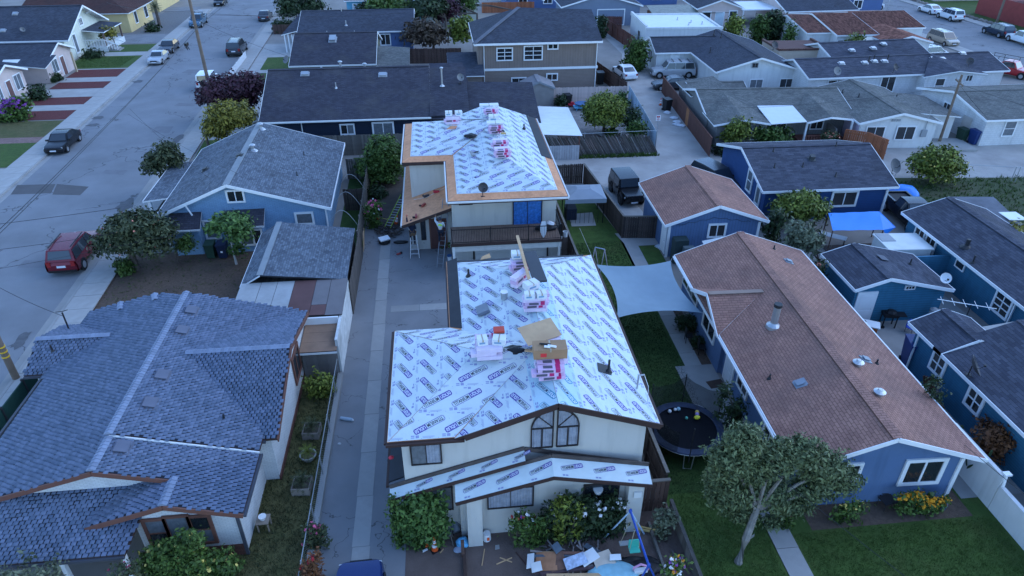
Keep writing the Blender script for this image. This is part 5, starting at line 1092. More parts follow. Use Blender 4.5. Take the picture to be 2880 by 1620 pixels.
fence('grey board fence between blue house yard and the green tree', [(-8.0,55.2),(-6.2,55.0)], 1.8, wood_g, .16)
fence('dark plank fence closing the yard beside pale blue house', [(-7.6,49.0),(-6.2,49.0)], 1.8, wood_dk, .16)
fence('pinkish dog-eared fence behind the corrugated patio cover', [(10.5,74.2),(20.4,74.0)], 1.7, wood_pk, .15, dog=True)
fence('dark brown fence at side of taupe two-storey house', [(20.6,75),(18.6,88)], 1.8, wood_br, .18)
fence('red-brown fence beside white flat building', [(26.9,96),(25.6,110.5)], 2.0, wood_rd, .16)
fence('red-brown fence end panel behind white flat building', [(25.8,110.5),(28.6,110.2)], 2.0, wood_rd, .16)
fence('brown fence in front of the blue house garden trees', [(-6.6,93.0),(3.0,92.6)], 1.9, wood_br, .17)
fence('brown fence beside sidewalk left of dark-roofed cottage', [(-24.4,82.2),(-17.0,82.0)], 1.1, wood_br, .16)
fence('dark fence by hedge at far end of the street', [(-24.5,112.6),(-18.6,112.2)], 1.4, wood_br, .18)
fence('white picket fence along the far sidewalk', [(-24.9,82.6),(-25.4,98)], .95, white, .10, .06)
fence('orange cedar fence at top centre behind taupe house', [(8,126),(17,126)], 1.7, M('orange_cedar', (.33,.11,.05), .8, .15, 2, rnd=.2), .2)
fence('orange cedar gate panels between grey bungalow and white gable house', [(36.6,57.7),(38.2,56.6),(38.9,54.6)], 1.8, M('orange_cedar', (.33,.11,.05)), .16, cap=M('orange_cedar', (.33,.11,.05)))
# rust-coloured panel fence along the alley
t = thing('panel_fence', 'rust-brown panel fence along the alley with one orange board section', 'fence', (25.25,77.0,0))
A, B = Vector((25.25,77.0,0)), Vector((23.75,56.9,0)); n = 20; d = (B-A)/n; ang = math.atan2(d.y, d.x)
for i in range(n):
    mb = MB(); mb.box((0,-.02,0),(d.length-.02,.02,1.75)); mb.build('panel', M('orange_board_panel', (.34,.13,.05), .8, .15, 3) if i == 11 else rust, t, d*i, ang)
MB().bar((0,0,1.78), B-A+Vector((0,0,1.78)), .1,.06).build('top_rail', rust, t)
# leaning lattice of old diagonal slats
t = thing('slat_fence', 'old grey chain-link fence filled with leaning wooden slats beside the alley', 'fence', (9.3,58.4,0))
sl_m = [M('slat_grey', (.105,.09,.08), .9, .2, 3, rnd=.4), M('slat_pale', (.22,.20,.185), .9, .2, 3, rnd=.3)]
me0 = MB().box((-.035,-.008,0),(.035,.008,2.25)).data('slat'); me0.materials.append(sl_m[0]); auto_uv(me0); me1 = me0.copy(); me1.materials[0] = sl_m[1]
for k in range(150):
    o = link('slat', me1 if random.random() < .12 else me0, t, (-.6+k*.072, random.uniform(-.03,.03), -.02)); o.rotation_euler = (random.uniform(-.03,.03), R(-31)+random.uniform(-.05,.05), 0); o.scale.z = random.uniform(.85,1.0)
mb = MB()
for x in (0,3.3,6.6,9.9): mb.cyl((x,.06,0),(x,.06,2.15), .03, n=6)
mb.tube([(0,.06,2.1),(3.3,.06,2.05),(6.6,.06,2.08),(9.9,.06,2.1)], .02); mb.build('pipe_frame', steel, t)
def chainlink(label, pts, h, m_wire=None, sp=2.6, cell=.11, slats=None, name='chain_link_fence'):
    p0 = Vector((*pts[0][:2],0)); t = thing(name, label, 'fence', p0); posts = MB(); V = []; F = []
    for k in range(len(pts)-1):
        a, b = Vector((*pts[k][:2],0))-p0, Vector((*pts[k+1][:2],0))-p0; d = b-a; L = d.length; d.normalize(); nrm = Vector((-d.y,d.x,0))
        j = 0.
        while j <= L+.01: MB().cyl(tuple(a+d*j), tuple(a+d*j+Vector((0,0,h+.05))), .03, n=6).build('post', steel, t); j += sp
        posts.tube([a+Vector((0,0,h)), b+Vector((0,0,h))], .02)
        if slats:
            ns = int(L/.12); me = MB().box((-.052,-.006,0.03),(.052,.006,h-.03)).data('slat'); me.materials.append(slats); auto_uv(me)
            for i in range(min(ns,290)): link('slat', me, t, a+d*((i+.5)*L/ns), math.atan2(d.y,d.x))
        else:
            r = .0035; nw = int((L+h)/cell)
            for s in (1,-1):
                for i in range(nw):
                    u0 = i*cell-h if s > 0 else i*cell; u1 = u0+h*s; z0, z1 = 0., h
                    if u0 < 0: z0 = -u0; u0 = 0
                    if u1 < 0: z1 = h+u1 if False else u0; u1 = 0
                    if u1 > L: z1 = z0+(L-u0); u1 = L
                    if u0 > L: z0 = u0-L; u0 = L
                    if z1 <= z0+.02 or z1 > h+.01: continue
                    A_, B_ = a+d*u0+Vector((0,0,z0)), a+d*u1+Vector((0,0,z1)); w = Vector((0,0,r)); q = nrm*r; k0 = len(V)
                    V += [tuple(A_-w), tuple(A_+w), tuple(B_+w), tuple(B_-w)]; F.append((k0,k0+1,k0+2,k0+3))
    posts.build('top_rail', steel, t)
    if F: o = np_mesh('wire_mesh', np.array(V), np.array(F), steel, t); o['kind'] = 'stuff'
    return t
chainlink('chain-link fence on low kerb along the left of the driveway', [(-5.95,9),(-5.95,28.8)], 1.25)
chainlink('chain-link fence with pale blue slats along the alley garden', [(19.3,58.9),(20.55,74)], 1.8, slats=M('pale_blue_slat', (.36,.46,.55), .6, .12, 2, rnd=.15))
chainlink('sagging wire fence across the gravel lot at right', [(38.0,51.2),(47,48.8),(58,46.5)], 1.3, sp=4.5, cell=.4)
# black iron railing in front of grey bungalow
t = thing('iron_railing', 'black iron railing in front of the grey bungalow garden', 'railing', (24.2,57.0,0)); mb = MB(); mb.bar((0,0,1.2),(12.4,-1.4,1.2), .04,.04); mb.bar((0,0,.15),(12.4,-1.4,.15), .03,.03); mb.build('rail', black, t)
me = MB().box((-.01,-.01,0),(.01,.01,1.3)).data('baluster'); me.materials.append(black); auto_uv(me)
for k in range(88): link('baluster', me, t, (.14*k, -.0158*k, 0))
# white wall on the right, block walls
t = thing('white_wall', 'white rendered garden wall stepping down beside the front lawn', 'wall', (21.75,6,0))
for k, (y0, y1, h) in enumerate(((0,6.0,1.35),(6.03,11.4,1.35),(11.43,14.6,1.8))): MB().box((-.09,y0,0),(.09,y1,h)).build('wall_panel', whitew, t)
t = thing('block_wall', 'grey block wall beside the lilac-sided house', 'wall', (36.3,58.8,0)); [MB().box((0,0,0),(.15,1.9,1.5)).build('wall_panel', M('grey_block', (.26,.24,.22), .9, .12, 2), t, (.18*k,1.93*k,0), R(-6)) for k in range(5)]
t = thing('stone_edging', 'row of rough stones edging the bank lawn at top right', 'edging', (88.3,103,0))
for k in range(26): MB().lathe([(.1,0),(.42,.06),(.45,.3),(.2,.48)], 7).build('stone', M('bank_stone', (.20,.17,.15), .95, .2, 3, rnd=.3), t, (random.uniform(-.1,.1),k*1.05,0), random.uniform(0,3))
# old timber edging on the front dirt yard
t = thing('timber_edging', 'old timber board lying as edging across front dirt yard', 'edging', (-.1,12,0)); MB().box((0,0,0),(.12,5.6,.2)).build('board', wood_br, t); MB().box((-.05,5.3,0),(.08,5.42,.9)).build('stake', wood_br, t)
t = thing('timber_edging', 'weathered timber edging strip inside the low fence at lower right of dirt yard', 'edging', (7.4,12.5,0)); MB().box((0,0,0),(.1,5.6,.16)).build('board', wood_g, t); MB().box((.55,1.0,0),(.65,4.2,.12)).build('board', wood_g, t)
# utility poles
polewood = M('pole_wood', (.17,.125,.095), .9, .2, 2, stain=.4, stcol=(.08,.06,.05))
def pole(label, loc, h, r=.17, arm=None, bands=False, rz=0):
    t = thing('utility_pole', label, 'utility pole', loc, rz, 'utility poles'); MB().cyl((0,0,0),(0,0,h), r, r*.72, 10).build('shaft', polewood, t)
    if arm:
        for z in arm:
            MB().bar((-1.1,.0,z),(1.1,.0,z), .1,.12).build('crossarm', polewood, t)
            for x in (-1.0,-.45,.45,1.0): MB().lathe([(.02,0),(.05,.04),(.04,.1),(.05,.13),(.02,.16)], 6, (x,0,z+.06)).build('insulator', greypaint, t)
    if bands:
        for z in (1.5,1.8,2.1): MB().cyl((0,0,z),(0,0,z+.07), r*.99+.012, n=10).build('band', M('yellow_band', (.7,.42,.03), .6), t)
    return t
pole('weathered pole with cable junction beside the purple tree', (-26.1,82.4,0), 12.5, .2, arm=(11.8,)); pole('pole with three yellow bands at left edge of pavement', (-22.55,30.4,0), 9.5, .18, (9.0,), True)
pole('thin grey-brown pole with cross braces in front of white gable house', (46.4,58.0,0), 6.4, .14, (5.7,), rz=R(70)); pole('doubled pole beside the brick-red building', (89.7,108.5,0), 10, .2); pole('dark pole standing at far end of cross street', (72.2,121,0), 8, .16)
bx_ = thing('cable_junction', 'black cable junction hanging on wires beside the pole', 'cable box', (-25.2,75.5,6.8)); MB().box((-.12,-.35,-.15),(.12,.35,.15)).build('housing', black, bx_); mb = MB(); [mb.tube([(0,0,-.1),(random.uniform(-.3,.3),random.uniform(-.5,.5),-.5),(random.uniform(-.2,.2),0,-.3)], .03) for _ in range(5)]; mb.build('coil', black, bx_)
wirem = flat('cable_black', (.012,.012,.015), .5)
def wire(label, a, b, sag=.4, r=.016, n=14, group='overhead wires'):
    a, b = Vector(a), Vector(b); o = MB(); o.tube([a.lerp(b, k/n)-Vector((0,0,sag*4*(k/n)*(1-k/n))) for k in range(n+1)], r, 4)
    return tag(o.build('overhead_wire', wirem), label, 'cable', group)
def wdir(y, z, o=0): return (-22.1-.068*(y-33)+o, y, z)
wire('upper of the two thick cables running along the street', wdir(16,7.7), wdir(82.4,7.4), .5, .022); wire('lower of the two thick cables running along the street', wdir(16,7.2,-.35), wdir(82.4,7.1,-.4), .5, .020)
wire('cable continuing up the street past the leaning pole', wdir(82.4,7.4), wdir(150,7.4), .6, .018); wire('second cable continuing up the street past the pole', wdir(82.4,7.1,-.4), wdir(150,7.1,-.4), .6, .016)
wire('service drop from street cables toward the pale blue house', (-24.3,56.5,6.1), (-15.5,44.6,4.9), .25, .012); wire('second service drop toward the pale blue house gable', (-24.1,55.5,6.0), (-13.8,45.2,4.9), .25, .010)
wire('service drop to mast on the tab-shingle roof', (-22.4,30.4,6.6), (-19.1,30.4,3.75), .2, .014); wire('cable crossing street behind the red car', (-40,36.0,5.2), (-19.6,40.4,4.9), .2, .014); wire('thin cable crossing left edge below the red car', (-30,34.0,5.4), (-19.0,37.6,4.6), .2, .012); wire('thin cable over left edge toward kerb', (-31,30.6,5.2), (-16.6,40.4,3.0), .2, .010)
wire('cable from pole to taller roofs at top of picture', (-26.1,82.4,8.6), (-4,100,5.0), .5, .014); wire('cable from pole toward far houses across the street', (-26.1,82.4,8.8), (-47,112,5), .5, .014); wire('cable running from pole down to the cottage eave', (-26.1,82.4,8.0), (-16.5,84,3.2), .3, .012); wire('cable from pole toward the parked grey SUV side', (-26.1,82.4,8.4), (-10,104,5.2), .5, .012)
wire('pale cable from trampoline corner running to bottom edge', (10.2,23.4,2.2), (12.6,9,6.5), .2, .012); wire('dark cable over the right lawn to house corner', (20.2,18.3,2.9), (15.5,6,9.5), .2, .012); wire('cable from thin pole to white block house', (46.4,58,5.6), (49.6,56.9,2.6), .1, .012); wire('cable from thin pole to gravel lot fence', (46.4,58,5.6), (56,44,4.2), .3, .010); wire('cable from thin pole across the white gable roof', (46.4,58,5.5), (27,60,3.4), .4, .010)
# ---------------------------------------------------------------- vegetation
def leafmat(name, c, c2, rough=.6): return M(name, c, rough, .0, 1, rnd=.45, col2=c2, spec=.25)
LM = dict(green=leafmat('leaf_green', (.036,.075,.014), (.095,.155,.030)), dark=leafmat('leaf_dark', (.016,.034,.013), (.040,.066,.024)), yellow=leafmat('leaf_yellowgreen', (.10,.105,.016), (.26,.215,.030)),
          citrus=leafmat('leaf_citrus', (.060,.100,.014), (.200,.225,.034)), purple=leafmat('leaf_purple', (.030,.012,.020), (.085,.030,.045)), olive=leafmat('leaf_olive', (.060,.090,.036), (.160,.195,.085)),
          rust=leafmat('leaf_rust', (.10,.038,.016), (.20,.080,.030)), mixed=leafmat('leaf_mixed', (.022,.045,.020), (.085,.095,.040)), brown=leafmat('leaf_brown', (.055,.035,.025), (.10,.07,.045)), bright=leafmat('leaf_bright', (.040,.095,.020), (.11,.19,.045)),
          sage=leafmat('leaf_sage', (.075,.095,.055), (.16,.18,.11)))
FM = dict(white=flat('petal_white', (.72,.70,.70)), pink=flat('petal_pink', (.60,.10,.22)), yellow=flat('petal_yellow', (.75,.58,.16)), orange=flat('petal_orange', (.78,.34,.02)), purple=flat('petal_purple', (.25,.07,.32)), red=flat('petal_red', (.42,.02,.03)), coral=flat('petal_coral', (.70,.25,.18)))
bark = M('bark', (.11,.085,.07), .95, .2, 4, bump=1., bscale=20); palebark = M('pale_bark', (.42,.40,.37), .9, .15, 4)
def leaves(n_cl, per, lobes, size, spread, surf=.75, asp=.5, droop=0., flip=True):
    """leaf quads in clumps spread through ellipsoid lobes"""
    vol = np.array([l[3]*l[4]*l[5] for l in lobes]); pr = vol**.7/(vol**.7).sum()
    idx = RNG.choice(len(lobes), n_cl, p=pr); L = np.array(lobes)[idx]
    dv = RNG.normal(size=(n_cl,3)); dv /= np.linalg.norm(dv,axis=1,keepdims=True); dv[:,2] = np.where(dv[:,2] < -.35, -dv[:,2]*.6, dv[:,2]) if flip else dv[:,2]
    rr = surf+(1-surf)*RNG.random(n_cl); rr *= np.where(RNG.random(n_cl) < .25, RNG.random(n_cl)**.5, 1.); rr *= 1+RNG.normal(0,.14,n_cl)
    cc = L[:,:3]+dv*L[:,3:6]*rr[:,None]
    P_ = np.repeat(cc, per, 0)+RNG.normal(0,spread,(n_cl*per,3))*np.array([1,1,.75]); od = np.repeat(dv, per, 0)
    N_ = len(P_); nn = od*.7+RNG.normal(0,.55,(N_,3))+np.array([0,0,.45]); nn /= np.linalg.norm(nn,axis=1,keepdims=True)
    tt = np.cross(nn, RNG.normal(size=(N_,3))); tt[:,2] -= droop; tt /= np.linalg.norm(tt,axis=1,keepdims=True)+1e-9; bb = np.cross(nn, tt)
    s = (size*RNG.uniform(.4,1.6,N_))[:,None]
    V = np.stack([P_-tt*s, P_+bb*s*asp, P_+tt*s, P_-bb*s*asp], 1).reshape(-1,3)
    F = np.arange(N_*4).reshape(-1,4)
    return V, F
def blooms(t, name, mat_, n, lobes, r=.06, surf=.98):
    V, F = leaves(n, 5, lobes, r, r*.45, surf, .9); o = np_mesh(name, V, F, mat_, t); o['kind'] = 'stuff'; return o
def plant(name, label, cat, base, lobes, mat_, ncl, per, size, spread=.16, trunk=None, tr=.1, tm=None, limbs=4, group=None, flowers=(), surf=.75, asp=.5, lean=(0,0), droop=0.):
    """lobes in metres relative to base; trunk: height or None"""
    t = thing(name, label, cat, base, 0, group)
    ll = lobes if trunk else lobes+[(l[0],l[1],l[2]*.5,l[3]*.92,l[4]*.92,max(l[2]*.55,.1)) for l in lobes if l[2] > .25]
    V, F = leaves(ncl if trunk else int(ncl*1.7), per, ll, size, spread, surf, asp, droop, trunk and not droop)
    V[:,2] = np.maximum(V[:,2], .01); np_mesh('crown' if trunk else 'foliage', V, F, LM[mat_], t)
    if trunk:
        mb = MB(); top = Vector((lean[0], lean[1], trunk)); m0 = Vector((lean[0]*.3, lean[1]*.3, trunk*.5)); mb.tube([(0,0,-.05), m0, top], [tr*1.25, tr, tr*.8], 8)
        for k in range(limbs):
            l = lobes[k % len(lobes)]; a = random.uniform(0,6.28); e = Vector((l[0]+math.cos(a)*l[3]*.55, l[1]+math.sin(a)*l[4]*.55, l[2]+l[5]*random.uniform(-.1,.45)))
            mid = top.lerp(e, .5)+Vector((0,0,.12*l[5])); mb.tube([top-Vector((0,0,.1)), mid, e], [tr*.65, tr*.4, tr*.12], 5)
        mb.build('trunk', tm or bark, t)
    else:
        mb = MB()
        for k in range(5):
            l = lobes[k % len(lobes)]; mb.tube([(l[0]*.3,l[1]*.3,-.02), (l[0]*.6,l[1]*.6,l[2]*.6), (l[0]+random.uniform(-.3,.3)*l[3], l[1]+random.uniform(-.3,.3)*l[4], l[2]+.3*l[5])], [.03,.022,.01], 4)
        mb.build('stems', bark, t)
    for (fn, n, r) in flowers: blooms(t, 'flowers', FM[fn], n, lobes, r)
    return t
def px(i, j, x, y, Y):
    u, v = i*720+x/2.68333, j*540+y/2.68333; d = fw*CAM_F+rt*(u-1440)-up*(v-810); k = Y/d.y; return Vector((d.x*k, d.y*k, CAM_H+d.z*k)), CAM_F/(d*k).dot(fw)
def tree_px(name, label, cat, base, crowns, mat_, dens=1., size=.13, deep=.9, dy=0., **kw):
    """survey helper: base and crown outlines read off the photograph, turned into metres at the base's own distance"""
    b = tl(*base) if len(base) == 4 else Vector((base[0], base[1], 0)); lobes = []
    for (i,j,x,y,rx,ry) in crowns:
        p, s = px(i,j,x,y,b.y+dy); a = rx/2.68333/s; c = ry/2.68333/s*1.12; lobes.append((p.x-b.x, dy, max(p.z, c*.8), a, a*deep, c))
    area = sum(l[3]*l[5] for l in lobes); n = int(max(40, 95*area*dens*(.13/size)**1.2))
    return plant(name, label, cat, b, lobes, mat_, n, 13, size, size*1.5, **kw)
T = tree_px
T('street_tree', 'dark purple-leaved plum tree beside the utility pole', 'tree', (-22.2,71.5), [(0,0,1710,690,180,110),(0,0,1870,670,140,110),(0,0,1610,760,110,80),(0,0,1830,770,120,80)], 'purple', 1.0, .17, trunk=2.4, tr=.16)
T('street_tree', 'golden yellow-green tree beyond pale blue house roof', 'tree', (-21.4,63.5), [(0,0,1740,880,170,100),(0,0,1650,950,110,80),(0,0,1820,930,100,90),(0,0,1640,1010,80,50)], 'yellow', 1.1, .14, trunk=1.8, tr=.12)
T('street_tree', 'small dark green sapling at kerb by porch roof corner', 'tree', (-22.3,53.5), [(0,0,1240,1200,120,80),(0,0,1180,1260,90,60),(0,0,1270,1120,60,50),(0,0,1320,1220,60,60)], 'mixed', 1.1, .13, trunk=1.6, tr=.08)
T('yard_tree', 'dark broad tree with rusty tips shading the red car', 'tree', (0,1,1040,590), [(0,1,1000,250,200,90),(0,1,870,400,170,90),(0,1,1130,390,160,110),(0,1,1000,340,220,110),(0,1,1200,300,110,90)], 'mixed', 1.4, .12, trunk=1.7, tr=.16, flowers=(('coral',60,.05),))
T('shrub', 'low dark shrub at foot of broad rusty tree', 'shrub', (0,1,950,610), [(0,1,940,550,60,55)], 'green', 1.2, .1)
T('sapling', 'thin feathery sapling beside left bay of pale blue house', 'tree', (0,1,1345,540), [(0,1,1410,420,70,60),(0,1,1370,400,45,50),(0,1,1420,350,30,40)], 'green', .9, .1, trunk=.9, tr=.04)
T('yard_tree', 'bright green tree with whitewashed trunk by the bins', 'tree', (0,1,1785,545), [(0,1,1740,250,140,70),(0,1,1810,330,90,70),(0,1,1640,270,70,60),(0,1,1790,440,50,60)], 'bright', 1.1, .13, trunk=1.6, tr=.07, tm=palebark)
T('yard_tree', 'rounded deep green tree between plank fence and far stucco house', 'tree', (-4.4,54.3), [(1,0,960,1150,130,110),(1,0,900,1250,130,90),(1,0,1030,1220,100,120),(1,0,960,1330,140,70)], 'green', 1.3, .13, trunk=1.4, tr=.12)
T('shrub', 'dark shrub at the foot of the deep green tree', 'shrub', (-4.4,51.5), [(1,1,930,10,60,35),(1,1,890,0,45,40)], 'dark', 1., .12)
T('topiary_tree', 'round-clipped citrus tree in the paved navy yard', 'tree', (2,0,690,1010), [(2,0,640,850,95,95),(2,0,760,850,95,100),(2,0,700,790,110,60),(2,0,700,900,120,60)], 'citrus', 1.9, .13, trunk=1.3, tr=.14, surf=.88)
T('shrub', 'leafy dark shrub inside blue-slatted fence', 'shrub', (19.2,63.3), [(2,0,915,880,55,60)], 'dark', 1.2, .14); T('shrub', 'second shrub nearer the corner of the blue-slatted fence', 'shrub', (18.6,60.6), [(2,0,945,975,55,50)], 'green', 1.2, .14); T('shrub', 'shrub at far end of blue-slatted fence by pink fence', 'shrub', (20.0,71.5), [(2,0,830,750,40,50)], 'green', 1.1, .16); T('shrub', 'small shrub in front of the pinkish fence', 'shrub', (12.3,73.2), [(2,0,370,760,25,22)], 'dark', 1., .16)
T('shrub', 'low plant under the clipped citrus tree', 'shrub', (2,0,760,1025), [(2,0,745,1000,35,28)], 'green', 1., .12)
T('bush', 'tall leafy bush at corner of white L-shaped house', 'bush', (25.8,86.5), [(2,0,950,380,65,70),(2,0,900,440,50,40)], 'green', 1.3, .2)
T('garden_tree', 'yellow-green tree in front of grey bungalow', 'tree', (27.0,58.2), [(2,0,1690,960,80,55),(2,0,1660,1030,70,50),(2,0,1740,1010,60,60)], 'citrus', 1.3, .15, trunk=1.1, tr=.07)
T('bush', 'dark green bush right of the yellow-green tree by grey bungalow', 'bush', (30.2,58.4), [(2,0,1890,1010,60,60),(3,0,60,1020,110,50)], 'green', 1.1, .15); T('bush', 'round bush with pale flowers by porch railing', 'bush', (36.0,57.4), [(3,0,475,1030,55,38)], 'mixed', 1.2, .13, flowers=(('coral',25,.06),))
T('hedge', 'low dark hedge behind the black iron railing', 'hedge', (27.4,57.5), [(2,0,1600,1130,70,35),(2,0,1690,1140,60,30)], 'dark', 1., .14)
T('lemon_tree', 'lemon tree with yellow fruit beside the dish in gravel lot', 'tree', (3,0,1240,1380), [(3,0,1270,1190,140,70),(3,0,1180,1230,100,70),(3,0,1370,1260,120,80),(3,0,1250,1300,150,60)], 'citrus', 1.2, .14, trunk=1.3, tr=.1, flowers=(('yellow',70,.06),))
T('yard_tree', 'dense yellow-tipped green tree against royal blue house', 'tree', (26.2,42.2), [(3,1,250,90,170,80),(3,1,330,150,120,90),(3,1,150,150,110,70)], 'citrus', 1.3, .13, trunk=1.3, tr=.1); T('yard_tree', 'broad-leaved sage green tree above the teal garage corner', 'tree', (23.6,36.3), [(3,1,270,310,120,60),(3,1,310,390,100,60),(3,1,210,370,70,60)], 'sage', 1.2, .14, trunk=1.0, tr=.09)
T('bush', 'dark shrub between brown garage and royal blue house', 'bush', (22.0,39.6), [(3,1,60,200,70,60),(3,1,30,270,50,40)], 'dark', 1., .13)
T('olive_tree', 'large grey-green olive tree with leaning trunk on front lawn', 'tree', (10.4,16.0), [(2,2,1640,560,170,120),(2,2,1760,430,160,120),(3,2,60,560,180,140),(3,2,250,520,170,110),(3,2,420,620,180,110),(3,2,560,720,140,80),(3,2,330,780,180,90),(2,2,1620,800,170,110),(3,2,30,820,190,110),(3,2,120,960,60,50),(3,2,30,1040,50,50),(2,2,1820,640,150,150),(2,2,1700,930,110,80),(2,2,1580,680,110,110),(3,2,480,700,120,80),(2,2,1760,960,120,80),(2,2,1860,860,120,110),(3,2,200,900,150,70),(2,2,1690,820,150,110)], 'olive', 2.3, .078, .7, dy=1.3, trunk=1.9, tr=.15, tm=M('olive_bark', (.20,.18,.155), .95, .25, 5, bump=1., bscale=15), limbs=9, surf=.62, asp=.42, lean=(.75,.9), droop=.3)
T('maple_tree', 'rust-red feathery maple beyond white wall at right edge', 'tree', (22.7,20.0), [(3,2,1720,400,170,90),(3,2,1850,520,150,130),(3,2,1650,560,110,100),(3,2,1800,680,140,90)], 'rust', 1.2, .085, trunk=1.6, tr=.08, surf=.65)
T('tree_clump', 'golden bushy tree on right edge beside yellow shed', 'tree', (38.5,36.4), [(3,1,1880,330,110,80),(3,1,1910,420,80,60)], 'yellow', 1.2, .13, trunk=1.2)
# top of the frame
for k, (b, c, m_, lb) in enumerate([((-21.5,121),[(1,0,300,90,120,60),(1,0,250,30,80,60),(1,0,420,60,80,70)],'dark','dark tree at the far end of street by clipped hedge'),((-2.5,112),[(1,0,950,40,110,50),(1,0,1080,60,100,60)],'green','leafy tree behind blue house roof, left of garden trees'),((1.5,112),[(1,0,1250,90,130,90),(1,0,1350,60,90,60)],'dark','tall dark tree in the middle of the garden trees'),((6.5,115),[(1,0,1430,70,110,80),(1,0,1400,120,60,40)],'purple','reddish dark tree next to the taupe house roof'),((-.5,98.5),[(1,0,1220,270,110,70),(1,0,1330,280,110,70),(1,0,1270,210,80,50)],'brown','brownish rounded tree before the brown fence'),((7.5,99),[(1,0,1550,210,70,60),(1,0,1530,270,60,50)],'citrus','bright yellow-green tree beside the taupe house'),((-9,122),[(1,0,820,60,60,50)],'dark','small dark tree by the mural house'),((12,118),[(1,0,1600,40,60,60)],'green','green tree tops behind taupe roof')]):
    T('garden_tree', lb, 'tree', b, c, m_, .9, .28, trunk=2.0, tr=.16)
t = tag(MB().box((-3.3,-.6,0),(3.3,.6,1.2)).build('hedge_core', M('hedge_core', (.012,.022,.010), 1.), None), '', ''); bpy.data.objects.remove(t)
plant('hedge', 'clipped rectangular hedge by the sidewalk at far end of street', 'hedge', (-21.4,113.5,0), [(x,0,.9,.9,.7,.9) for x in (-2.4,-1.2,0,1.2,2.4)], 'dark', 420, 10, .16, .16, surf=.85)
for (b, c, m_, lb) in [((46.5,97.0),[(2,0,1680,190,60,50)],'citrus','round clipped bush in front of pink cottage'),((52.5,98.5),[(2,0,1870,180,55,50)],'green','round clipped bush by the carport'),((56.0,99.5),[(3,0,40,160,65,65)],'dark','dark ball bush at edge of carport'),((57.0,88.2),[(3,0,672,320,50,50)],'citrus','ball-shaped topiary beside tile-roofed house'),((48.5,93.5),[(3,0,170,225,35,38)],'green','small round bush at corner of tile-roofed house'),((21.0,105),[(2,0,680,150,30,25)],'dark','little bush at blue garage')]:
    T('clipped_bush', lb, 'bush', b, c, m_, 1.5, .2, surf=.88)
T('bush', 'purple-flowering bush at left edge by pink bungalow', 'bush', (-45.8,74.2), [(0,0,110,790,85,50),(0,0,50,850,70,45)], 'green', 1., .18, flowers=(('purple',150,.12),)); T('bush', 'dark shrub beside concrete entry of pink bungalow', 'bush', (-46.2,81.5), [(0,0,285,700,50,48)], 'dark', 1.1, .18); T('bush', 'small rounded shrub by second mulch bed', 'bush', (-45.6,89.0), [(0,0,410,615,38,25)], 'dark', 1.1, .18); T('bush', 'round shrub in stone yard under the palm', 'bush', (-45,116.5), [(0,0,1150,215,35,32)], 'dark', 1.1, .2)
T('yard_tree', 'little yellow-green tree by white stair railing', 'tree', (-44.8,105.5), [(0,0,820,262,55,35)], 'yellow', 1.2, .18, trunk=1.2, tr=.07); T('bush', 'dark shrub bed beside white stairs', 'bush', (-46.5,100.5), [(0,0,700,415,60,28),(0,0,500,450,45,30)], 'dark', 1., .18)
# palm
def palm(label, base, h, n=26, L=1.5, mat_='dark', tr=.16, name='palm_tree', cat='tree', pot=None):
    t = thing(name, label, cat, base)
    if h > .4: MB().tube([(0,0,0),(.05,0,h*.5),(0,0,h)], [tr*1.1,tr,tr*.9], 8).build('trunk', bark, t)
    V = []; F = []
    for k in range(n):
        a = k*2.4; e0 = R(80-75*k/n); p = Vector((0,0,h)); d = Vector((math.cos(a)*math.cos(e0), math.sin(a)*math.cos(e0), math.sin(e0))); side = Vector((-math.sin(a), math.cos(a), 0)); seg = 9
        for s in range(seg):
            q = p+d*L/seg
            for sg in (-1,1):
                w = L*.20*math.sin(math.pi*(s+.8)/(seg+1)); k0 = len(V); tip = (p+q)/2+side*sg*w+d*w*.5-Vector((0,0,w*.25)); V += [tuple(p), tuple(p.lerp(q,.6)), tuple(tip), tuple(tip+Vector((0,0,.001)))]; F.append((k0,k0+1,k0+2,k0+3))
            p = q; d = (d-Vector((0,0,.16))).normalized()
    np_mesh('fronds', np.array(V), np.array(F), LM[mat_], t); return t
palm('fan palm in the stone yard beside yellow house', tuple(tl(0,0,1205,195)), 2.6, 34, 1.35, 'mixed', .24)
planter_w = M('planter_wood', (.24,.20,.17), .9, .15, 3, rnd=.15)
for k, (i,j,x,y,lb) in enumerate([(1,2,428,380,'square timber planter farthest along the strip garden'),(1,2,355,795,'square timber planter nearest the white house corner'),(1,2,400,570,'round stone planter between the two timber planters')]):
    q = tl(i,j,x,y); t = thing('planter', lb, 'planter', q, R(-4), 'planters in the strip garden')
    if k < 2:
        for a, b in (((-.38,-.38,0),(.38,-.34,.42)), ((-.38,.34,0),(.38,.38,.42)), ((-.38,-.34,0),(-.34,.34,.42)), ((.34,-.34,0),(.38,.34,.42))): MB().box(a, b).build('side_board', planter_w, t)
        MB().box((-.34,-.34,.05),(.34,.34,.33)).build('soil', dirt, t)
    else: MB().lathe([(.16,0),(.22,.03),(.36,.26),(.38,.34),(.32,.34),(.3,.28)], 14).build('bowl', concrete, t); MB().lathe([(.3,.26),(.3,.29)], 14).build('soil', dirt, t)
    palm(['sago palm in the farthest timber planter','sago palm in timber planter near white house corner','leafy yellow-green plant in the round stone planter'][k], (q.x,q.y,.30), .12, 26, .62 if k < 2 else .5, 'mixed' if k < 2 else 'citrus', name='potted_palm' if k < 2 else 'potted_plant', cat='plant')
T('bush', 'yellow-green bush at far end of strip garden by shed', 'bush', (-7.2,27.6), [(1,1,470,1430,110,50),(1,2,500,30,90,40)], 'citrus', .8, .09)
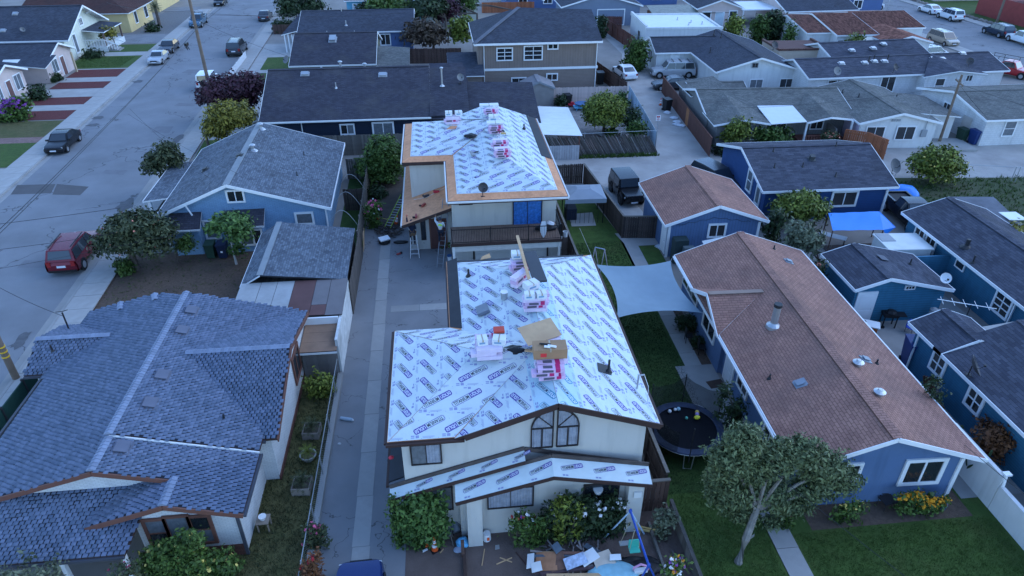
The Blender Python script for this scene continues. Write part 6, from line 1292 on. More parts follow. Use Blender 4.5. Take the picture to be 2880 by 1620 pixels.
# beside the near stucco house
T('bush', 'large glossy green bush at left front of arched-window house', 'bush', (-1.5,18.05), [(1,2,1250,900,165,85),(1,2,1160,980,100,80),(1,2,1330,980,120,90),(1,2,1230,1020,120,50)], 'bright', 1.6, .09, .4)
T('bush', 'strand of leaves at driveway corner left of big glossy bush', 'bush', (-2.5,18.2), [(1,2,1045,885,35,35)], 'green', 1.2, .08)
fl = (('white',46,.055),)
T('flower_hedge', 'tall mixed hedge with white roses under the right front window', 'hedge', (4.6,17.75), [(2,2,430,880,70,70),(2,2,340,960,110,90),(2,2,560,960,120,110),(2,2,700,920,110,90),(2,2,800,960,60,100)], 'dark', 1.3, .08, .5, flowers=fl)
T('shrub', 'yellow-striped shrub in the middle of the rose hedge', 'shrub', (4.0,17.5), [(2,2,370,890,45,35),(2,2,500,950,30,30)], 'citrus', .8, .08, .4); T('shrub', 'low shrub with red and white flowers left of the rose hedge', 'shrub', (1.9,17.6), [(2,2,60,1010,70,60),(2,2,150,1040,80,55),(2,2,200,1050,60,50)], 'green', 1.2, .08, .5, flowers=(('white',10,.05),('red',8,.05),('purple',3,.06)))
T('shrub', 'wispy grey shrub at foot of the gate fence', 'shrub', (8.15,17.4), [(2,2,1160,1000,70,70)], 'sage', .6, .07); T('flower_bush', 'bush with purple, white and orange flowers at bottom by low fence', 'bush', (7.9,14.6), [(2,2,1230,1370,80,60),(2,2,1200,1310,30,30)], 'green', 1.1, .07, flowers=(('white',12,.05),('purple',10,.05),('orange',12,.05)))
T('rose_bush', 'big rose bush with pale yellow blooms before brown-framed windows', 'bush', (-10.3,17.3), [(0,2,1250,1300,170,110),(0,2,1450,1330,190,120),(0,2,1620,1340,150,90),(0,2,1420,1180,110,70),(0,2,1150,1370,110,70)], 'green', 1.5, .075, .55, flowers=(('yellow',40,.05),)); T('shrub', 'weedy grey-green shrubs under the porch eave at bottom left', 'shrub', (-14.6,16.4), [(0,2,120,1400,150,50),(0,2,350,1400,80,70)], 'sage', 1., .08); T('shrub', 'low dark shrub with one pink flower at bottom between porch and rose bush', 'shrub', (-11.8,16.3), [(0,2,930,1400,110,60)], 'mixed', 1., .07, flowers=(('pink',3,.05),))
T('rose_bush', 'pink roses climbing the chain-link fence', 'bush', (-6.15,18.3), [(1,2,420,1100,70,60),(1,2,480,1120,50,60),(1,2,400,1200,50,60)], 'mixed', 1., .065, .5, flowers=(('pink',26,.05),)); T('rose_bush', 'straggling red-leaved rose at bottom of chain-link fence', 'bush', (-6.2,16.4), [(1,2,400,1380,70,70),(1,2,440,1300,40,60)], 'rust', .7, .065, .5, flowers=(('red',6,.06),))
T('flower_bush', 'bush with crimson and white flowers by the stacked ladder', 'bush', (-5.1,45.9), [(1,1,890,110,50,50),(1,1,860,150,40,50)], 'green', 1.2, .09, flowers=(('pink',60,.06),('white',14,.05)))
for (b, c, lb) in [((13.25,31.2),[(2,1,1290,1000,45,60),(2,1,1330,1060,60,60)],'dark clipped shrubs along blue wall by the path'),((13.2,29.6),[(2,1,1400,1170,40,35)],'small low shrub further along blue wall'),((13.4,22.9),[(2,2,1690,180,65,75),(2,2,1610,40,45,50)],'dark shrubs beside the trampoline against blue wall')]: T('shrub', lb, 'shrub', b, c, 'dark', 1.3, .08)
T('flower_bed', 'bed of orange-yellow daisies under the front window', 'flowers', (18.9,17.5), [(3,2,1120,850,70,40),(3,2,1230,900,110,45),(3,2,1040,860,60,30),(3,2,1330,880,50,30)], 'green', 1.2, .07, .4, flowers=(('orange',170,.05),)); T('shrub', 'low green shrubs beside the garden chair', 'shrub', (15.6,17.4), [(3,2,660,920,90,40),(3,2,560,940,50,50)], 'green', 1., .07, .4, flowers=(('yellow',14,.05),)); T('flower_bush', 'pink azalea under the olive tree', 'bush', (13.3,17.4), [(3,2,160,960,40,30)], 'green', 1., .07, flowers=(('pink',40,.06),))
T('shrub', 'garden plants with coral blooms at corner of teal garage', 'shrub', (21.9,33.6), [(3,1,390,560,40,50)], 'dark', 1., .09, flowers=(('coral',14,.07),)); T('shrub', 'weedy plants along blue fence behind long brown roof', 'shrub', (22.3,21.4), [(3,2,1290,60,60,60),(3,2,1250,0,50,50)], 'dark', 1., .08)
# cactus
t = thing('cactus', 'prickly pear cactus with pale pads beside long brown roof', 'cactus', (22.0,19.6,0))
for k in range(22):
    o = MB().lathe([(.01,-.17),(.10,-.12),(.15,0),(.11,.12),(.01,.17)], 10).build('cactus_pad', LM['bright'] if k % 5 == 0 else LM['dark'], t, (random.uniform(-.5,.5),random.uniform(-.9,1.2),.25+random.uniform(0,1.3))); o.scale = (1,.22,1.15); o.rotation_euler = (random.uniform(-.5,.5),random.uniform(-.6,.6),random.uniform(0,3))
# loose grass and weeds
def tufts(name, region, n, h, mat_, label=None):
    (x0, x1, y0, y1) = region; P_ = np.stack([RNG.uniform(x0,x1,n), RNG.uniform(y0,y1,n), np.full(n,.0)],1); k = 4; P_ = np.repeat(P_,k,0)+np.concatenate([RNG.normal(0,.05,(n*k,2)),np.zeros((n*k,1))],1)
    a = RNG.uniform(0,6.28,n*k); d = np.stack([np.cos(a),np.sin(a),np.zeros(n*k)],1); hh = h*RNG.uniform(.5,1.3,(n*k,1)); w = d*h*.16; tip = P_+np.array([0,0,1])*hh+RNG.normal(0,.35,(n*k,3))*np.array([1,1,0])*hh
    V = np.stack([P_-w,P_+w,tip],1).reshape(-1,3); o = np_mesh(name, V, np.arange(n*k*3).reshape(-1,3), LM[mat_]); tag(o, label or 'short grass growing over the lawn', 'grass', kind='stuff'); return o
tufts('grass', (8.7,12.0,5,19.5), 9000, .07, 'green', 'grass blades on lawn below the trampoline'); tufts('grass', (13.1,21.5,5,17.0), 22000, .07, 'green', 'grass blades on the large front lawn'); tufts('grass', (8.6,12.0,19.5,42), 12000, .07, 'dark', 'grass blades on side lawn by shade sail'); tufts('grass', (-9.0,-6.1,9,29), 7000, .10, 'mixed', 'patchy grass in the strip garden'); tufts('weeds', (33.5,60,36,50), 3500, .22, 'green', 'weeds scattered over the rough lot'); tufts('weeds', (9.3,19.3,57.6,58.2), 500, .25, 'green', 'weeds at foot of slat fence'); tufts('grass', (sx(95),-46,95,100.5) if False else (-47,-40.5,95,100.5), 2500, .1, 'green', 'grass of lawn before cream house'); tufts('weeds', (-21.2,-12,33,43), 500, .12, 'green', 'sparse weeds in bare yard of pale blue house'); tufts('litter', (-2,8,8,17.4), 260, .035, 'sage', 'scraps and leaf litter on front dirt yard')
# ---------------------------------------------------------------- vehicles
cglass = M('car_glass', (.03,.038,.045), .05, .0, spec=.9)
tyre_m = M('tyre', (.014,.014,.015), .85, .1); rim_m = M('alloy', (.42,.43,.45), .35, .05, metal=.6); plate_m = flat('number_plate', (.62,.64,.68)); head_m = M('headlight_lens', (.55,.57,.60), .12, .05, spec=.8); tail_m = M('tail_light_lens', (.28,.015,.015), .2, .05, spec=.6)
def paint(name, c, rough=.25, metal=.3): return M('paint_'+name, c, rough, .03, 2, metal=metal, spec=.6)
SPEC = dict(  # L, W, H, belt, hood z, windscreen base, roof front, roof rear, rear glass base, tail z, bonnet lip
    sedan=(4.7,1.82,1.44,.90,.88,.95,.30,-1.05,-1.85,.98), coupe=(4.6,1.78,1.36,.88,.86,.85,.15,-.95,-1.75,.96), suv=(4.9,1.95,1.80,1.08,1.06,1.05,.45,-2.05,-2.38,1.10), bigsuv=(5.3,2.0,1.90,1.12,1.10,1.25,.75,-2.3,-2.58,1.12),
    van=(4.9,1.95,1.75,1.02,.95,1.45,.55,-2.1,-2.38,1.05), jeep=(4.25,1.85,1.84,1.12,1.08,.70,.55,-1.85,-1.95,1.12), pickup=(5.4,1.9,1.80,1.10,1.06,1.15,.65,-.55,-.80,1.10))
def car(kind, col, label, loc, rz, cat='car', rack=None, name='parked_car', group='parked vehicles', load=False):
    L, W, H, belt, hz, wb, rf, rr_, rb, tz = SPEC[kind]; t = thing(name, label, cat, loc, rz, group); h = L/2; w = W/2; zl = .32 if kind in ('suv','bigsuv','pickup','jeep') else .24
    wr = .38 if kind in ('suv','bigsuv','pickup') else (.41 if kind == 'jeep' else .32); wx = (h-.86, -h+.88)
    # lower body: stations along x (front is +x)
    if kind == 'jeep': st = [(h,.55,.95,.72),(h-.05,.50,1.02,.80),(wb,.40,hz,.86),(wb-.1,zl,belt,.95),(-h+.1,zl,belt,.95),(-h,.5,belt,.92)]
    else: st = [(h,.42,.62,.72),(h-.12,zl,hz-.16,.88),(h-.55,zl,hz-.06,.97),(wb,zl,hz,1.),(0,zl,belt+.02,1.),(rb,zl,tz,1.),(-h+.35,zl,tz-.01,.98),(-h+.08,zl,tz-.08,.90),(-h,.42,tz-.25,.82)]
    V = []; F = []; n = 8
    for (x, z0, z1, k) in st:
        ww = w*k; zm = z0+(z1-z0)*.55
        V += [(x,-ww*.90,z0),(x,-ww,z0+.12),(x,-ww,zm),(x,-ww*.93,z1-.03),(x,-ww*.80,z1),(x,ww*.80,z1),(x,ww*.93,z1-.03),(x,ww,zm),(x,ww,z0+.12),(x,ww*.90,z0)]
    n = 10
    for i in range(len(st)-1):
        for k in range(n): F.append((i*n+k, i*n+(k+1) % n, (i+1)*n+(k+1) % n, (i+1)*n+k))
    F += [tuple(range(n-1,-1,-1)), tuple(range((len(st)-1)*n, len(st)*n))]
    mb = MB(); mb.mesh(V, F)
    # cabin
    wbz = w*.92; wrz = w*(.84 if kind in ('jeep',) else .76); zt = H-.05
    xs = [wb, rf, rr_, rb]
    C = [(wb,belt-.03,wbz),(rf,zt,wrz),((rf+rr_)/2,H,wrz),(rr_,zt,wrz),(rb,tz-.03 if kind in ('sedan','coupe') else belt-.03,wbz)]
    cv = [(x,-q,z) for x, z, q in C]+[(x,q,z) for x, z, q in C]
    mb.mesh(cv, [(0,1,6,5),(1,2,7,6),(2,3,8,7),(3,4,9,8),(0,4,3,2,1),(5,6,7,8,9)])
    if kind == 'pickup':
        pass
    body = mb.build('body', col, t); bv = body.modifiers.new('bevel', 'BEVEL'); bv.width = .035; bv.segments = 2; bv.limit_method = 'ANGLE'; bv.angle_limit = R(25)
    body.data.polygons.foreach_set('use_smooth', [True]*len(body.data.polygons)); 
    try: body.modifiers.new('norm', 'WEIGHTED_NORMAL')
    except Exception: pass
    def quad(nm, pts, m_, off): g = MB(); d = Vector(off); g.slab([Vector(p)+d for p in pts], .01, off=-d*.8); return g.build(nm, m_, t)
    def lerp3(a, b, k): return tuple(a[i]+(b[i]-a[i])*k for i in range(3))
    A0, A1, B0, B1 = (wb,-wbz,belt-.03), (wb,wbz,belt-.03), (rf,-wrz,zt), (rf,wrz,zt)
    def panel(nm, a0, a1, b0, b1, m_, off, e=.08, lo=.08, hi=.92):
        p = [lerp3(lerp3(a0,a1,e), lerp3(b0,b1,e), lo), lerp3(lerp3(a0,a1,1-e), lerp3(b0,b1,1-e), lo), lerp3(lerp3(a0,a1,1-e), lerp3(b0,b1,1-e), hi), lerp3(lerp3(a0,a1,e), lerp3(b0,b1,e), hi)]
        return quad(nm, p, m_, off)
    panel('windscreen', A0, A1, B0, B1, cglass, (.016,0,.016), .07)
    zrb = C[4][1]; panel('rear_window', (rb,-wbz,zrb), (rb,wbz,zrb), (rr_,-wrz,zt), (rr_,wrz,zt), cglass, (-.016,0,.016), .09, .12 if kind in ('sedan','coupe') else .2)
    nwin = {'sedan':2,'coupe':1,'suv':3,'bigsuv':3,'van':3,'jeep':2,'pickup':1}[kind]
    for s in (-1,1):
        x0, x1 = wb-.16, rb+.14; bl = lambda x: (x, s*(wbz+.004), belt+.03); 
        tops = lambda x: (min(max(x, rr_+.05), rf-.05), s*(wrz+.018), zt-.05)
        for k in range(nwin):
            a, b = x0+(x1-x0)*k/nwin-.03, x0+(x1-x0)*(k+1)/nwin+.03
            quad('side_window', [bl(a), bl(b), tops(b), tops(a)], cglass, (0,s*.014,.004))
        MB().box((wb-.28,s*w*.96-.0,belt-.02),(wb-.12,s*(w+.16),belt+.12)).build('mirror', col if kind != 'jeep' else black, t)
        quad('headlight', [(h-.10,s*w*.50,hz-.32),(h-.16,s*w*.86,hz-.30),(h-.20,s*w*.86,hz-.17),(h-.13,s*w*.52,hz-.20)], head_m, (.03,0,.02))
        MB().box((-h-.012,min(s*w*.62,s*w*.86),tz-.34),(-h+.14,max(s*w*.62,s*w*.86),tz-.12 if kind in ('sedan','coupe') else tz-.02)).build('tail_light', tail_m, t)
        MB().box((.1,s*(w-.01) if s > 0 else s*w-.02,belt-.2),(.28,s*w+.02 if s > 0 else s*(w-.01),belt-.15)).build('door_handle', col, t)
        for x in wx:
            ty = MB(); ty.cyl((x,s*(w-.20),wr),(x,s*(w+.005),wr), wr, n=20); wo = ty.build('wheel', tyre_m, t)
            MB().cyl((x,s*(w-.0),wr),(x,s*(w+.014),wr), wr*.62, n=14).build('rim', rim_m if kind != 'jeep' else dark, wo)
            ar = MB(); ar.cyl((x,s*(w-.03),wr+.02),(x,s*(w+.003),wr+.02), wr*1.17, n=20); ar.build('wheel_arch', black, t)
    MB().box((-h-.02,-.26,tz-.50 if kind in ('sedan','coupe') else tz-.42),(-h+.04,.26,tz-.36 if kind in ('sedan','coupe') else tz-.28)).build('number_plate', plate_m, t); MB().box((h-.05,-.26,.40),(h+.015,.26,.52)).build('number_plate', plate_m, t)
    MB().box((h-.06,-w*.45,.52),(h+.006,w*.45,.66 if kind != 'jeep' else .9)).build('grille', black, t); MB().box((-h-.03,-w*.85,.36),(-h+.06,w*.85,.50)).build('bumper', black if kind in ('jeep','suv','bigsuv','pickup') else col, t)
    if kind == 'pickup':
        bd = MB(); bd.box((-h+.12,-w*.80,tz-.02),(rb-.1,w*.80,tz+.012)); bd.build('bed_floor', M('bed_liner', (.05,.05,.052), .9) if not load else M('load', (.25,.28,.3), .8, .4, 5), t)
        for a, b in (((-h+.02,-w*.95,tz-.02),(rb-.05,-w*.80,tz+.16)), ((-h+.02,w*.80,tz-.02),(rb-.05,w*.95,tz+.16)), ((-h+.0,-w*.80,tz-.02),(-h+.12,w*.80,tz+.16))): MB().box(a, b).build('bed_side', col, t)
        if load:
            for k in range(7): MB().box((-.4,-.3,0),(.4,.3,.35)).build('cargo', M('cargo_grey', (.32,.33,.34), .8, .3, 4, rnd=.4), t, (-1.7+random.uniform(-.6,.5),random.uniform(-.5,.5),tz+.1*k*.8), random.uniform(0,3)) 
    if rack == 'rails':
        for s in (-1,1): MB().bar((rf-.25,s*(wrz-.08),H+.05),(rr_+.2,s*(wrz-.08),H+.05), .05,.05).build('roof_rail', black, t)
    if rack == 'bars':
        for x in (rf-.6,(rf+rr_)/2,rr_+.5): MB().bar((x,-wrz,H+.06),(x,wrz,H+.06), .06,.05).build('roof_bar', black, t)
    if rack == 'ladder':
        r_ = MB()
        for x in (.5,-1.2,-2.4):
            for s in (-1,1): r_.cyl((x,s*w*.9,tz),(x,s*w*.9,H+.35), .03, n=6)
            r_.cyl((x,-w*.9,H+.35),(x,w*.9,H+.35), .03, n=6)
        for s in (-1,1): r_.cyl((.9,s*w*.9,H+.35),(-2.5,s*w*.9,H+.35), .03, n=6)
        r_.build('ladder_rack', black, t)
    if rack == 'spare': MB().cyl((-h-.02,0,.98),(-h-.25,0,.98), .37, n=18).build('spare_wheel', tyre_m, t)
    return t
DN, UP = R(-90+2.8), R(90+2.8)
pb_ = paint('black', (.012,.013,.016)); pw_ = paint('white', (.72,.73,.74), .3, 0.); ps_ = paint('silver', (.42,.43,.45)); pg_ = paint('graphite', (.055,.06,.07)); pr_ = paint('maroon', (.16,.012,.022)); pbl = paint('blue', (.012,.03,.12)); pgo = paint('gold', (.36,.31,.25)); pst = paint('steel_blue', (.06,.13,.20)); pdb = paint('dark_blue', (.02,.035,.06)); prd = paint('bright_red', (.35,.012,.02))
car('sedan', pb_, 'black sedan parked facing the camera beside dry lawn', (-34.95,65.6,0), DN); car('coupe', ps_, 'silver coupe parked facing camera across the street', (-36.4,97.3,0), DN); car('sedan', pg_, 'dark grey sedan parked right behind the silver coupe', (-36.9,103.4,0), DN)
car('pickup', pst, 'blue-grey pickup loaded with cargo at top of left street', (-37.6,120.6,0), DN, 'pickup truck', load=True); car('sedan', pb_, 'dark car cut by the top edge of the photo', (-38.6,138.8,0), DN); car('bigsuv', pg_, 'dark grey SUV seen from behind on right side of street', (-27.25,101.2,0), UP, 'suv', 'rails'); car('sedan', pg_, 'dark sedan with silver roof glint near the far hedge', (-27.9,124.3,0), UP)
car('jeep', pw_, 'white off-roader with spare wheel behind the purple tree', (-26.8,84.6,0), UP, 'suv', 'spare'); car('suv', pr_, 'maroon red SUV parked under the broad tree', (-24.72,43.4,0), UP, 'suv', 'rails'); car('sedan', pbl, 'deep blue car nosing into the driveway at bottom edge', (-3.85,14.75,0), R(91))
car('sedan', pw_, 'white sedan seen from behind in the alley', (22.6,84.0,0), R(97)); car('bigsuv', ps_, 'long silver SUV with roof bars parked at white L-shaped house', (28.4,83.3,0), R(176), 'suv', 'bars'); car('sedan', pg_, 'dark grey sedan half hidden by garden shed', (26.8,78.2,0), R(178)); car('jeep', pb_, 'boxy black jeep parked beside brown-roofed garage', (14.2,49.3,0), R(-86), 'suv')
car('suv', pg_, 'dark car roof showing behind the brown-roofed garage', (21.9,50.4,0), R(-70), 'suv'); car('pickup', pb_, 'black pickup squeezed between royal blue and teal houses', (33.9,42.9,0), R(-96), 'pickup truck'); car('sedan', pw_, 'white car whose roof shows above long white house', (49.8,85.2,0), R(2))
car('sedan', pw_, 'white sedan parked at far kerb of cross street', (84.4,118.1,0), R(90)); car('suv', pw_, 'white crossover parked behind the white sedan', (84.2,112.4,0), R(90), 'suv', 'rails'); car('suv', pdb, 'dark blue SUV parked by far kerb at right edge', (83.7,100.4,0), R(90), 'suv', 'rails'); car('pickup', pw_, 'white pickup at right edge behind dark blue SUV', (83.7,95.0,0), R(90), 'pickup truck')
car('van', pgo, 'gold minivan with white bonnet standing at near kerb', (72.3,96.3,0), R(-88), 'van', 'rails'); car('pickup', prd, 'bright red pickup with black ladder rack at right edge', (69.6,79.6,0), R(-60), 'pickup truck', 'ladder'); car('pickup', pw_, 'white pickup with open bed beyond tile roofs', (75.6,122.3,0), R(0), 'pickup truck'); car('van', pw_, 'white van roof with rack showing above long white house', (65.2,88.4,0), R(10), 'van', 'bars')
# ---------------------------------------------------------------- roof materials and work gear
pinkw = M('pink_wrap', (.58,.40,.56), .4, .12, 4, spec=.4); pinkl = M('pale_pink_wrap', (.66,.56,.68), .4, .1, 4, spec=.4); magenta = flat('wrap_magenta', (.45,.02,.12), .4); wrapgrey = flat('wrap_grey', (.10,.09,.12), .4); card = M('cardboard', (.33,.20,.11), .85, .08, 3); whitebox = M('white_carton', (.64,.66,.66), .7, .08, 4); bluewrap = flat('carton_blue', (.18,.32,.45))
def bundle_mesh(kind):
    mb = MB(); L, W_, H_ = .98,.33,.16
    mb.box((-L/2,-W_/2,0),(L/2,W_/2,H_), 0)
    if kind: 
        mb.box((L*.16,-W_/2-.004,.02),(L*.34,W_/2+.004,H_+.004), 1); mb.box((-L*.33,-W_/2-.005,.03),(.08,W_/2*.6,H_*.85), 2); mb.box((-L*.30,-W_/2*.5,H_),(.05,W_/2*.5,H_+.004), 2)
    me = mb.data('shingle_bundle'); [me.materials.append(m_) for m_ in (pinkw if kind else pinkl, magenta, wrapgrey)]; me.polygons.foreach_set('material_index', mb.m); auto_uv(me); return me
BM = [bundle_mesh(0), bundle_mesh(1)]
def bundle(label, loc, rz, k, tilt=(0,0)):
    o = tag(link('shingle_bundle', BM[k], None, loc, rz), label, 'shingle bundle', 'wrapped shingle bundles'); o.rotation_euler = (tilt[0], tilt[1], rz); return o
def stack(where, x, y, z, rz, rows, across, kinds=None, sag=0.):
    """bundles laid crosswise, row on row; (x,y,z) is the middle of the stack's foot"""
    n = 0
    for r in range(rows):
        for a in range(across):
            k = (r+a) % 2 if kinds is None else kinds[n % len(kinds)]
            ox = (a-(across-1)/2)*.35; c, s = math.cos(rz), math.sin(rz); dx, dy = (0, ox) if r % 2 == 0 else (ox*.6, ox*.9)
            row = ['bottom','second','third','fourth','top'][r if r < rows-1 or rows == 1 else 4]; sp = ['front','middle','rear'][a if across == 3 else a*2] if across > 1 else 'single'
            bundle(f'pink wrapped shingle bundle, {row} row {sp}, {where}', (x+dx*c-dy*s+random.uniform(-.03,.03), y+dx*s+dy*c+random.uniform(-.03,.03), z+.165*r+.008), rz+random.uniform(-.06,.06)+(0 if r % 2 == 0 else .04), k); n += 1
zr_ = 6.66
def carton(label, x, y, z, sx, sy, sz, rz, m_=None, mark=None):
    t = thing('carton', label, 'box', (x,y,z), rz, 'cartons on the roofs'); MB().box((-sx/2,-sy/2,0),(sx/2,sy/2,sz)).build('box', m_ or whitebox, t)
    MB().box((-.03,-sy/2-.002,sz-.1),(.03,sy/2+.002,sz+.002)).build('tape', M('packing_tape', (.40,.33,.24), .4), t)
    if mark: MB().box((-sx*.3,-sy/2-.004,sz*.25),(-sx*.12,-sy/2,sz*.65)).build('printed_mark', mark, t)
    else: MB().box((-sx*.35,-sy/2-.004,sz*.3),(sx*.2,-sy/2,sz*.6)).build('printed_mark', bluewrap, t)
    return t
NXw = 3.55
stack('nearest the gable of arched-window house', 3.5,20.05,zr_-.02,0,3,3,[1,1,0]); stack('under the plywood sheet', 3.6,21.7,zr_,.05,3,2,[0,1]); stack('on left wing of arched-window roof', 1.35,21.6,wz+.0+.05,0,3,3,[0,0,1]); stack('mid ridge of arched-window house', 3.55,24.35,zr_,0,4,2,[0,1,1]); stack('beside the felt rolls on back ridge', 3.1,26.6,zr_-.1,.9,3,1); stack('back end of arched-window ridge', 3.35,28.0,zr_-.25,.1,3,2,[1,0])
for k, (y, n) in enumerate(((41.7,3),(43.2,3),(46.2,3),(50.3,2))): stack(['front end of far roof ridge','second from front on far roof ridge','middle of far roof ridge','back end of far roof ridge'][k], 3.75-.02*k,y,6.78,0,n,2,[1,0])
stack('left wing of far roof', .8,48.6,6.72,0,3,2,[0,0,1])
# big brown carton with gun on it, plywood sheet
t = carton('large brown cardboard box with red label on nearest shingle stack', 3.55,20.45,zr_+.50,1.25,.62,.42,R(-2),card,flat('red_label',(.6,.04,.04)))
tn = thing('caulking_gun', 'black and white caulking gun lying on brown cardboard box', 'tool', (3.45,20.42,zr_+.94), R(-15)); MB().cyl((-.3,0,.04),(.12,0,.04), .035, .05).build('barrel', black, tn); MB().cyl((.02,-.06,.04),(.34,-.1,.04), .045).build('cartridge', white, tn); MB().cyl((-.1,-.14,.04),(.12,-.15,.04), .045).build('cartridge', white, tn)
t = thing('plywood_sheet', 'square of bare plywood leaning on shingle bundles by the ridge', 'plywood', (3.35,21.75,zr_+.62), R(18)); MB().box((-.72,-.5,0),(.72,.5,.018)).build('sheet', ply, t).rotation_euler = (R(12),R(-4),0)
t = thing('timber_board', 'long raw timber board lying along the back ridge', 'timber', (3.42,27.6,zr_+.56), R(91)); MB().box((-2.3,-.07,0),(2.3,.07,.04)).build('board', M('raw_timber', (.52,.33,.18), .8, .12, 3), t)
for k in range(3): o = tag(MB().box((-1.35,-.10,0),(1.35,.10,.09)).build('drip_edge_bundle', M('flashing_black', (.04,.042,.05), .5), None, (3.66+.2*k,27.0,zr_+.45), R(93)), ['leftmost dark flashing length beside raw timber board','middle dark flashing length on back ridge','rightmost dark flashing length on back ridge'][k], 'flashing', 'flashing lengths on the ridge')
for (lb, x, y, z, sx_, sy_, sz_, rz_) in [('white carton on top of mid-ridge stack, tilted',3.45,25.15,zr_+.52,.62,.42,.30,.5),('white carton at front left of mid-ridge stack',3.25,24.15,zr_+.66,.42,.32,.26,0),('open white carton at front right of mid-ridge stack',3.75,24.15,zr_+.66,.42,.32,.26,.1),('pale carton at back end of arched-window ridge',3.2,28.3,zr_+.28,.55,.45,.28,0),('white carton on wing stack of arched-window house',1.1,21.55,wz+.55,.40,.40,.26,.1),('blue-marked carton on wing stack by the black sack',1.75,21.5,wz+.55,.50,.40,.26,-.2),('white carton on far roof left stack, left one',.55,48.7,7.25,.5,.4,.3,0),('white carton on far roof left stack, right one',1.25,48.7,7.25,.5,.4,.3,.1),('white carton on far ridge between stacks',3.75,48.6,6.8,.7,.6,.4,0),('pale carton lid across middle far stack',3.7,46.5,7.3,1.2,.6,.12,0),('pale carton at back of far ridge',3.6,51.0,7.12,1.4,.5,.15,0),('white carton right of middle far stack',4.2,44.4,7.15,.7,.45,.14,0)]:
    carton(lb, x, y, z, sx_, sy_, sz_, rz_)
t = thing('tool_pouch', 'red-topped cooler box on wing stack', 'cooler', (1.78,21.95,wz+.58), 0); MB().box((-.2,-.16,0),(.2,.16,.2)).build('body', greypaint, t); MB().box((-.21,-.17,.2),(.21,.17,.30)).build('lid', flat('red_lid', (.48,.06,.04)), t)
t = thing('tin_pail', 'small metal pail with white lid on back of arched-window roof', 'pail', (2.35,25.9,6.22), 0); MB().lathe([(.15,0),(.17,.34),(.155,.34),(.14,.02)], 14).build('pail', steel, t); MB().lathe([(.17,.34),(.17,.37),(.01,.38)], 14).build('lid', white, t)
t = thing('metal_sheet', 'bent grey metal sheet lying on left slope', 'metal sheet', (1.35,25.6,5.92), R(8)); MB().box((-.28,-.4,0),(.28,.35,.012)).build('sheet', M('sheet_grey', (.20,.22,.25), .5, .1, metal=.3), t).rotation_euler = (0,R(-18),0); MB().box((-.28,-.45,0),(.28,-.40,.16)).build('flange', M('sheet_grey', (.20,.22,.25)), t).rotation_euler = (0,R(-18),0)
def blob(name, label, cat, loc, r, m_, seed=1, flat_=.5, n=2, dents=.3):
    bm = bmesh.new(); bmesh.ops.create_icosphere(bm, subdivisions=3, radius=1); rg = np.random.default_rng(seed); K = rg.normal(size=(9,3))
    for v in bm.verts:
        s = sum(math.sin(3.2*float(np.dot(K[i], v.co))+i) for i in range(9))/9; v.co *= 1+dents*s; v.co.x *= r[0]; v.co.y *= r[1]; v.co.z = max(-.02, v.co.z*r[2]+r[2]*.6)
    me = bpy.data.meshes.new(name); bm.to_mesh(me); bm.free(); me.materials.append(m_); auto_uv(me); o = link(name, me, None, loc); return tag(o, label, cat)
blob('refuse_sack', 'crumpled black sack slumped from wing stack toward plywood', 'bag', (2.35,21.8,6.30), (.55,.32,.16), black, 3, dents=.45); blob('refuse_sack', 'crumpled black plastic on far roof left of ridge', 'bag', (1.95,46.9,6.25), (.42,.3,.14), black, 5, dents=.5)
tag(MB().bar((0,0,0),(.75,-.25,.02), .12,.06).build('timber_offcut', M('raw_timber', (.52,.33,.18)), None, (2.75,21.5,6.62)), 'short pale timber offcut between black sack and plywood', 'timber')
tag(MB().slab([(0,0,0),(.55,.1,.05),(.5,.35,.16),(.1,.2,.08)], .02).build('plywood_offcut', M('raw_timber', (.52,.33,.18)), None, (1.6,30.9,5.42)), 'small plywood wedge at back eave of arched-window house', 'timber')
t = thing('paint_roller', 'hammer and belt lying on the far roof ridge stack', 'tool', (3.9,45.2,7.14), .3); MB().box((-.3,-.04,0),(.25,.04,.05)).build('handle', darkbrown, t); MB().box((.2,-.12,0),(.3,.12,.07)).build('head', dark, t)
t = thing('tool_roll', 'dark tool lying on left slope of far roof', 'tool', (1.95,43.9,6.12), .2); MB().box((-.12,-.45,0),(.08,.3,.12)).build('body', greypaint, t); MB().bar((0,0,.1),(.9,.25,.12), .05,.05).build('cord', dark, t)
blob('glove', 'yellow-tan work glove on far roof stack', 'glove', (4.05,44.35,7.30), (.18,.12,.06), flat('tan_leather', (.45,.30,.12)), 9)
dish((2.25,38.5,5.5), R(10), 'black satellite dish on front eave of far stucco house', .30, M('dish_dark', (.05,.05,.055)), .55)
# roofers' tools on the bare porch sheathing
def pz(x): return 2.42+(x+2.95)*.3435+.02
for k, (x, y, c_, lb) in enumerate([(-.6,44.4,(.45,.03,.05),'red nail gun high on bare porch sheathing'),(-1.3,44.3,(.06,.06,.07),'grey nail gun on bare porch sheathing'),(-1.5,43.0,(.28,.05,.04),'small red tool in the middle of porch sheathing'),(-2.0,41.7,(.30,.06,.06),'red gun lying at lower edge of porch sheathing')]):
    t = thing('nail_gun', lb, 'tool', (x,y,pz(x)), R(30*k), 'tools on the porch roof'); MB().box((-.22,-.06,0),(.2,.06,.14)).build('body', flat('tool%d' % k, c_), t); MB().box((-.2,-.04,-.0),(-.1,.24,.1)).build('handle', black, t)
tag(MB().tube([(-2.2,44.6,pz(-2.2)),(-1.3,44.2,pz(-1.3)),(-.6,44.5,pz(-.6)),(.1,44.8,pz(.1))], .012, 4).build('air_hose', flat('hose_white', (.6,.6,.58))), 'pale air hose across the porch sheathing', 'hose')

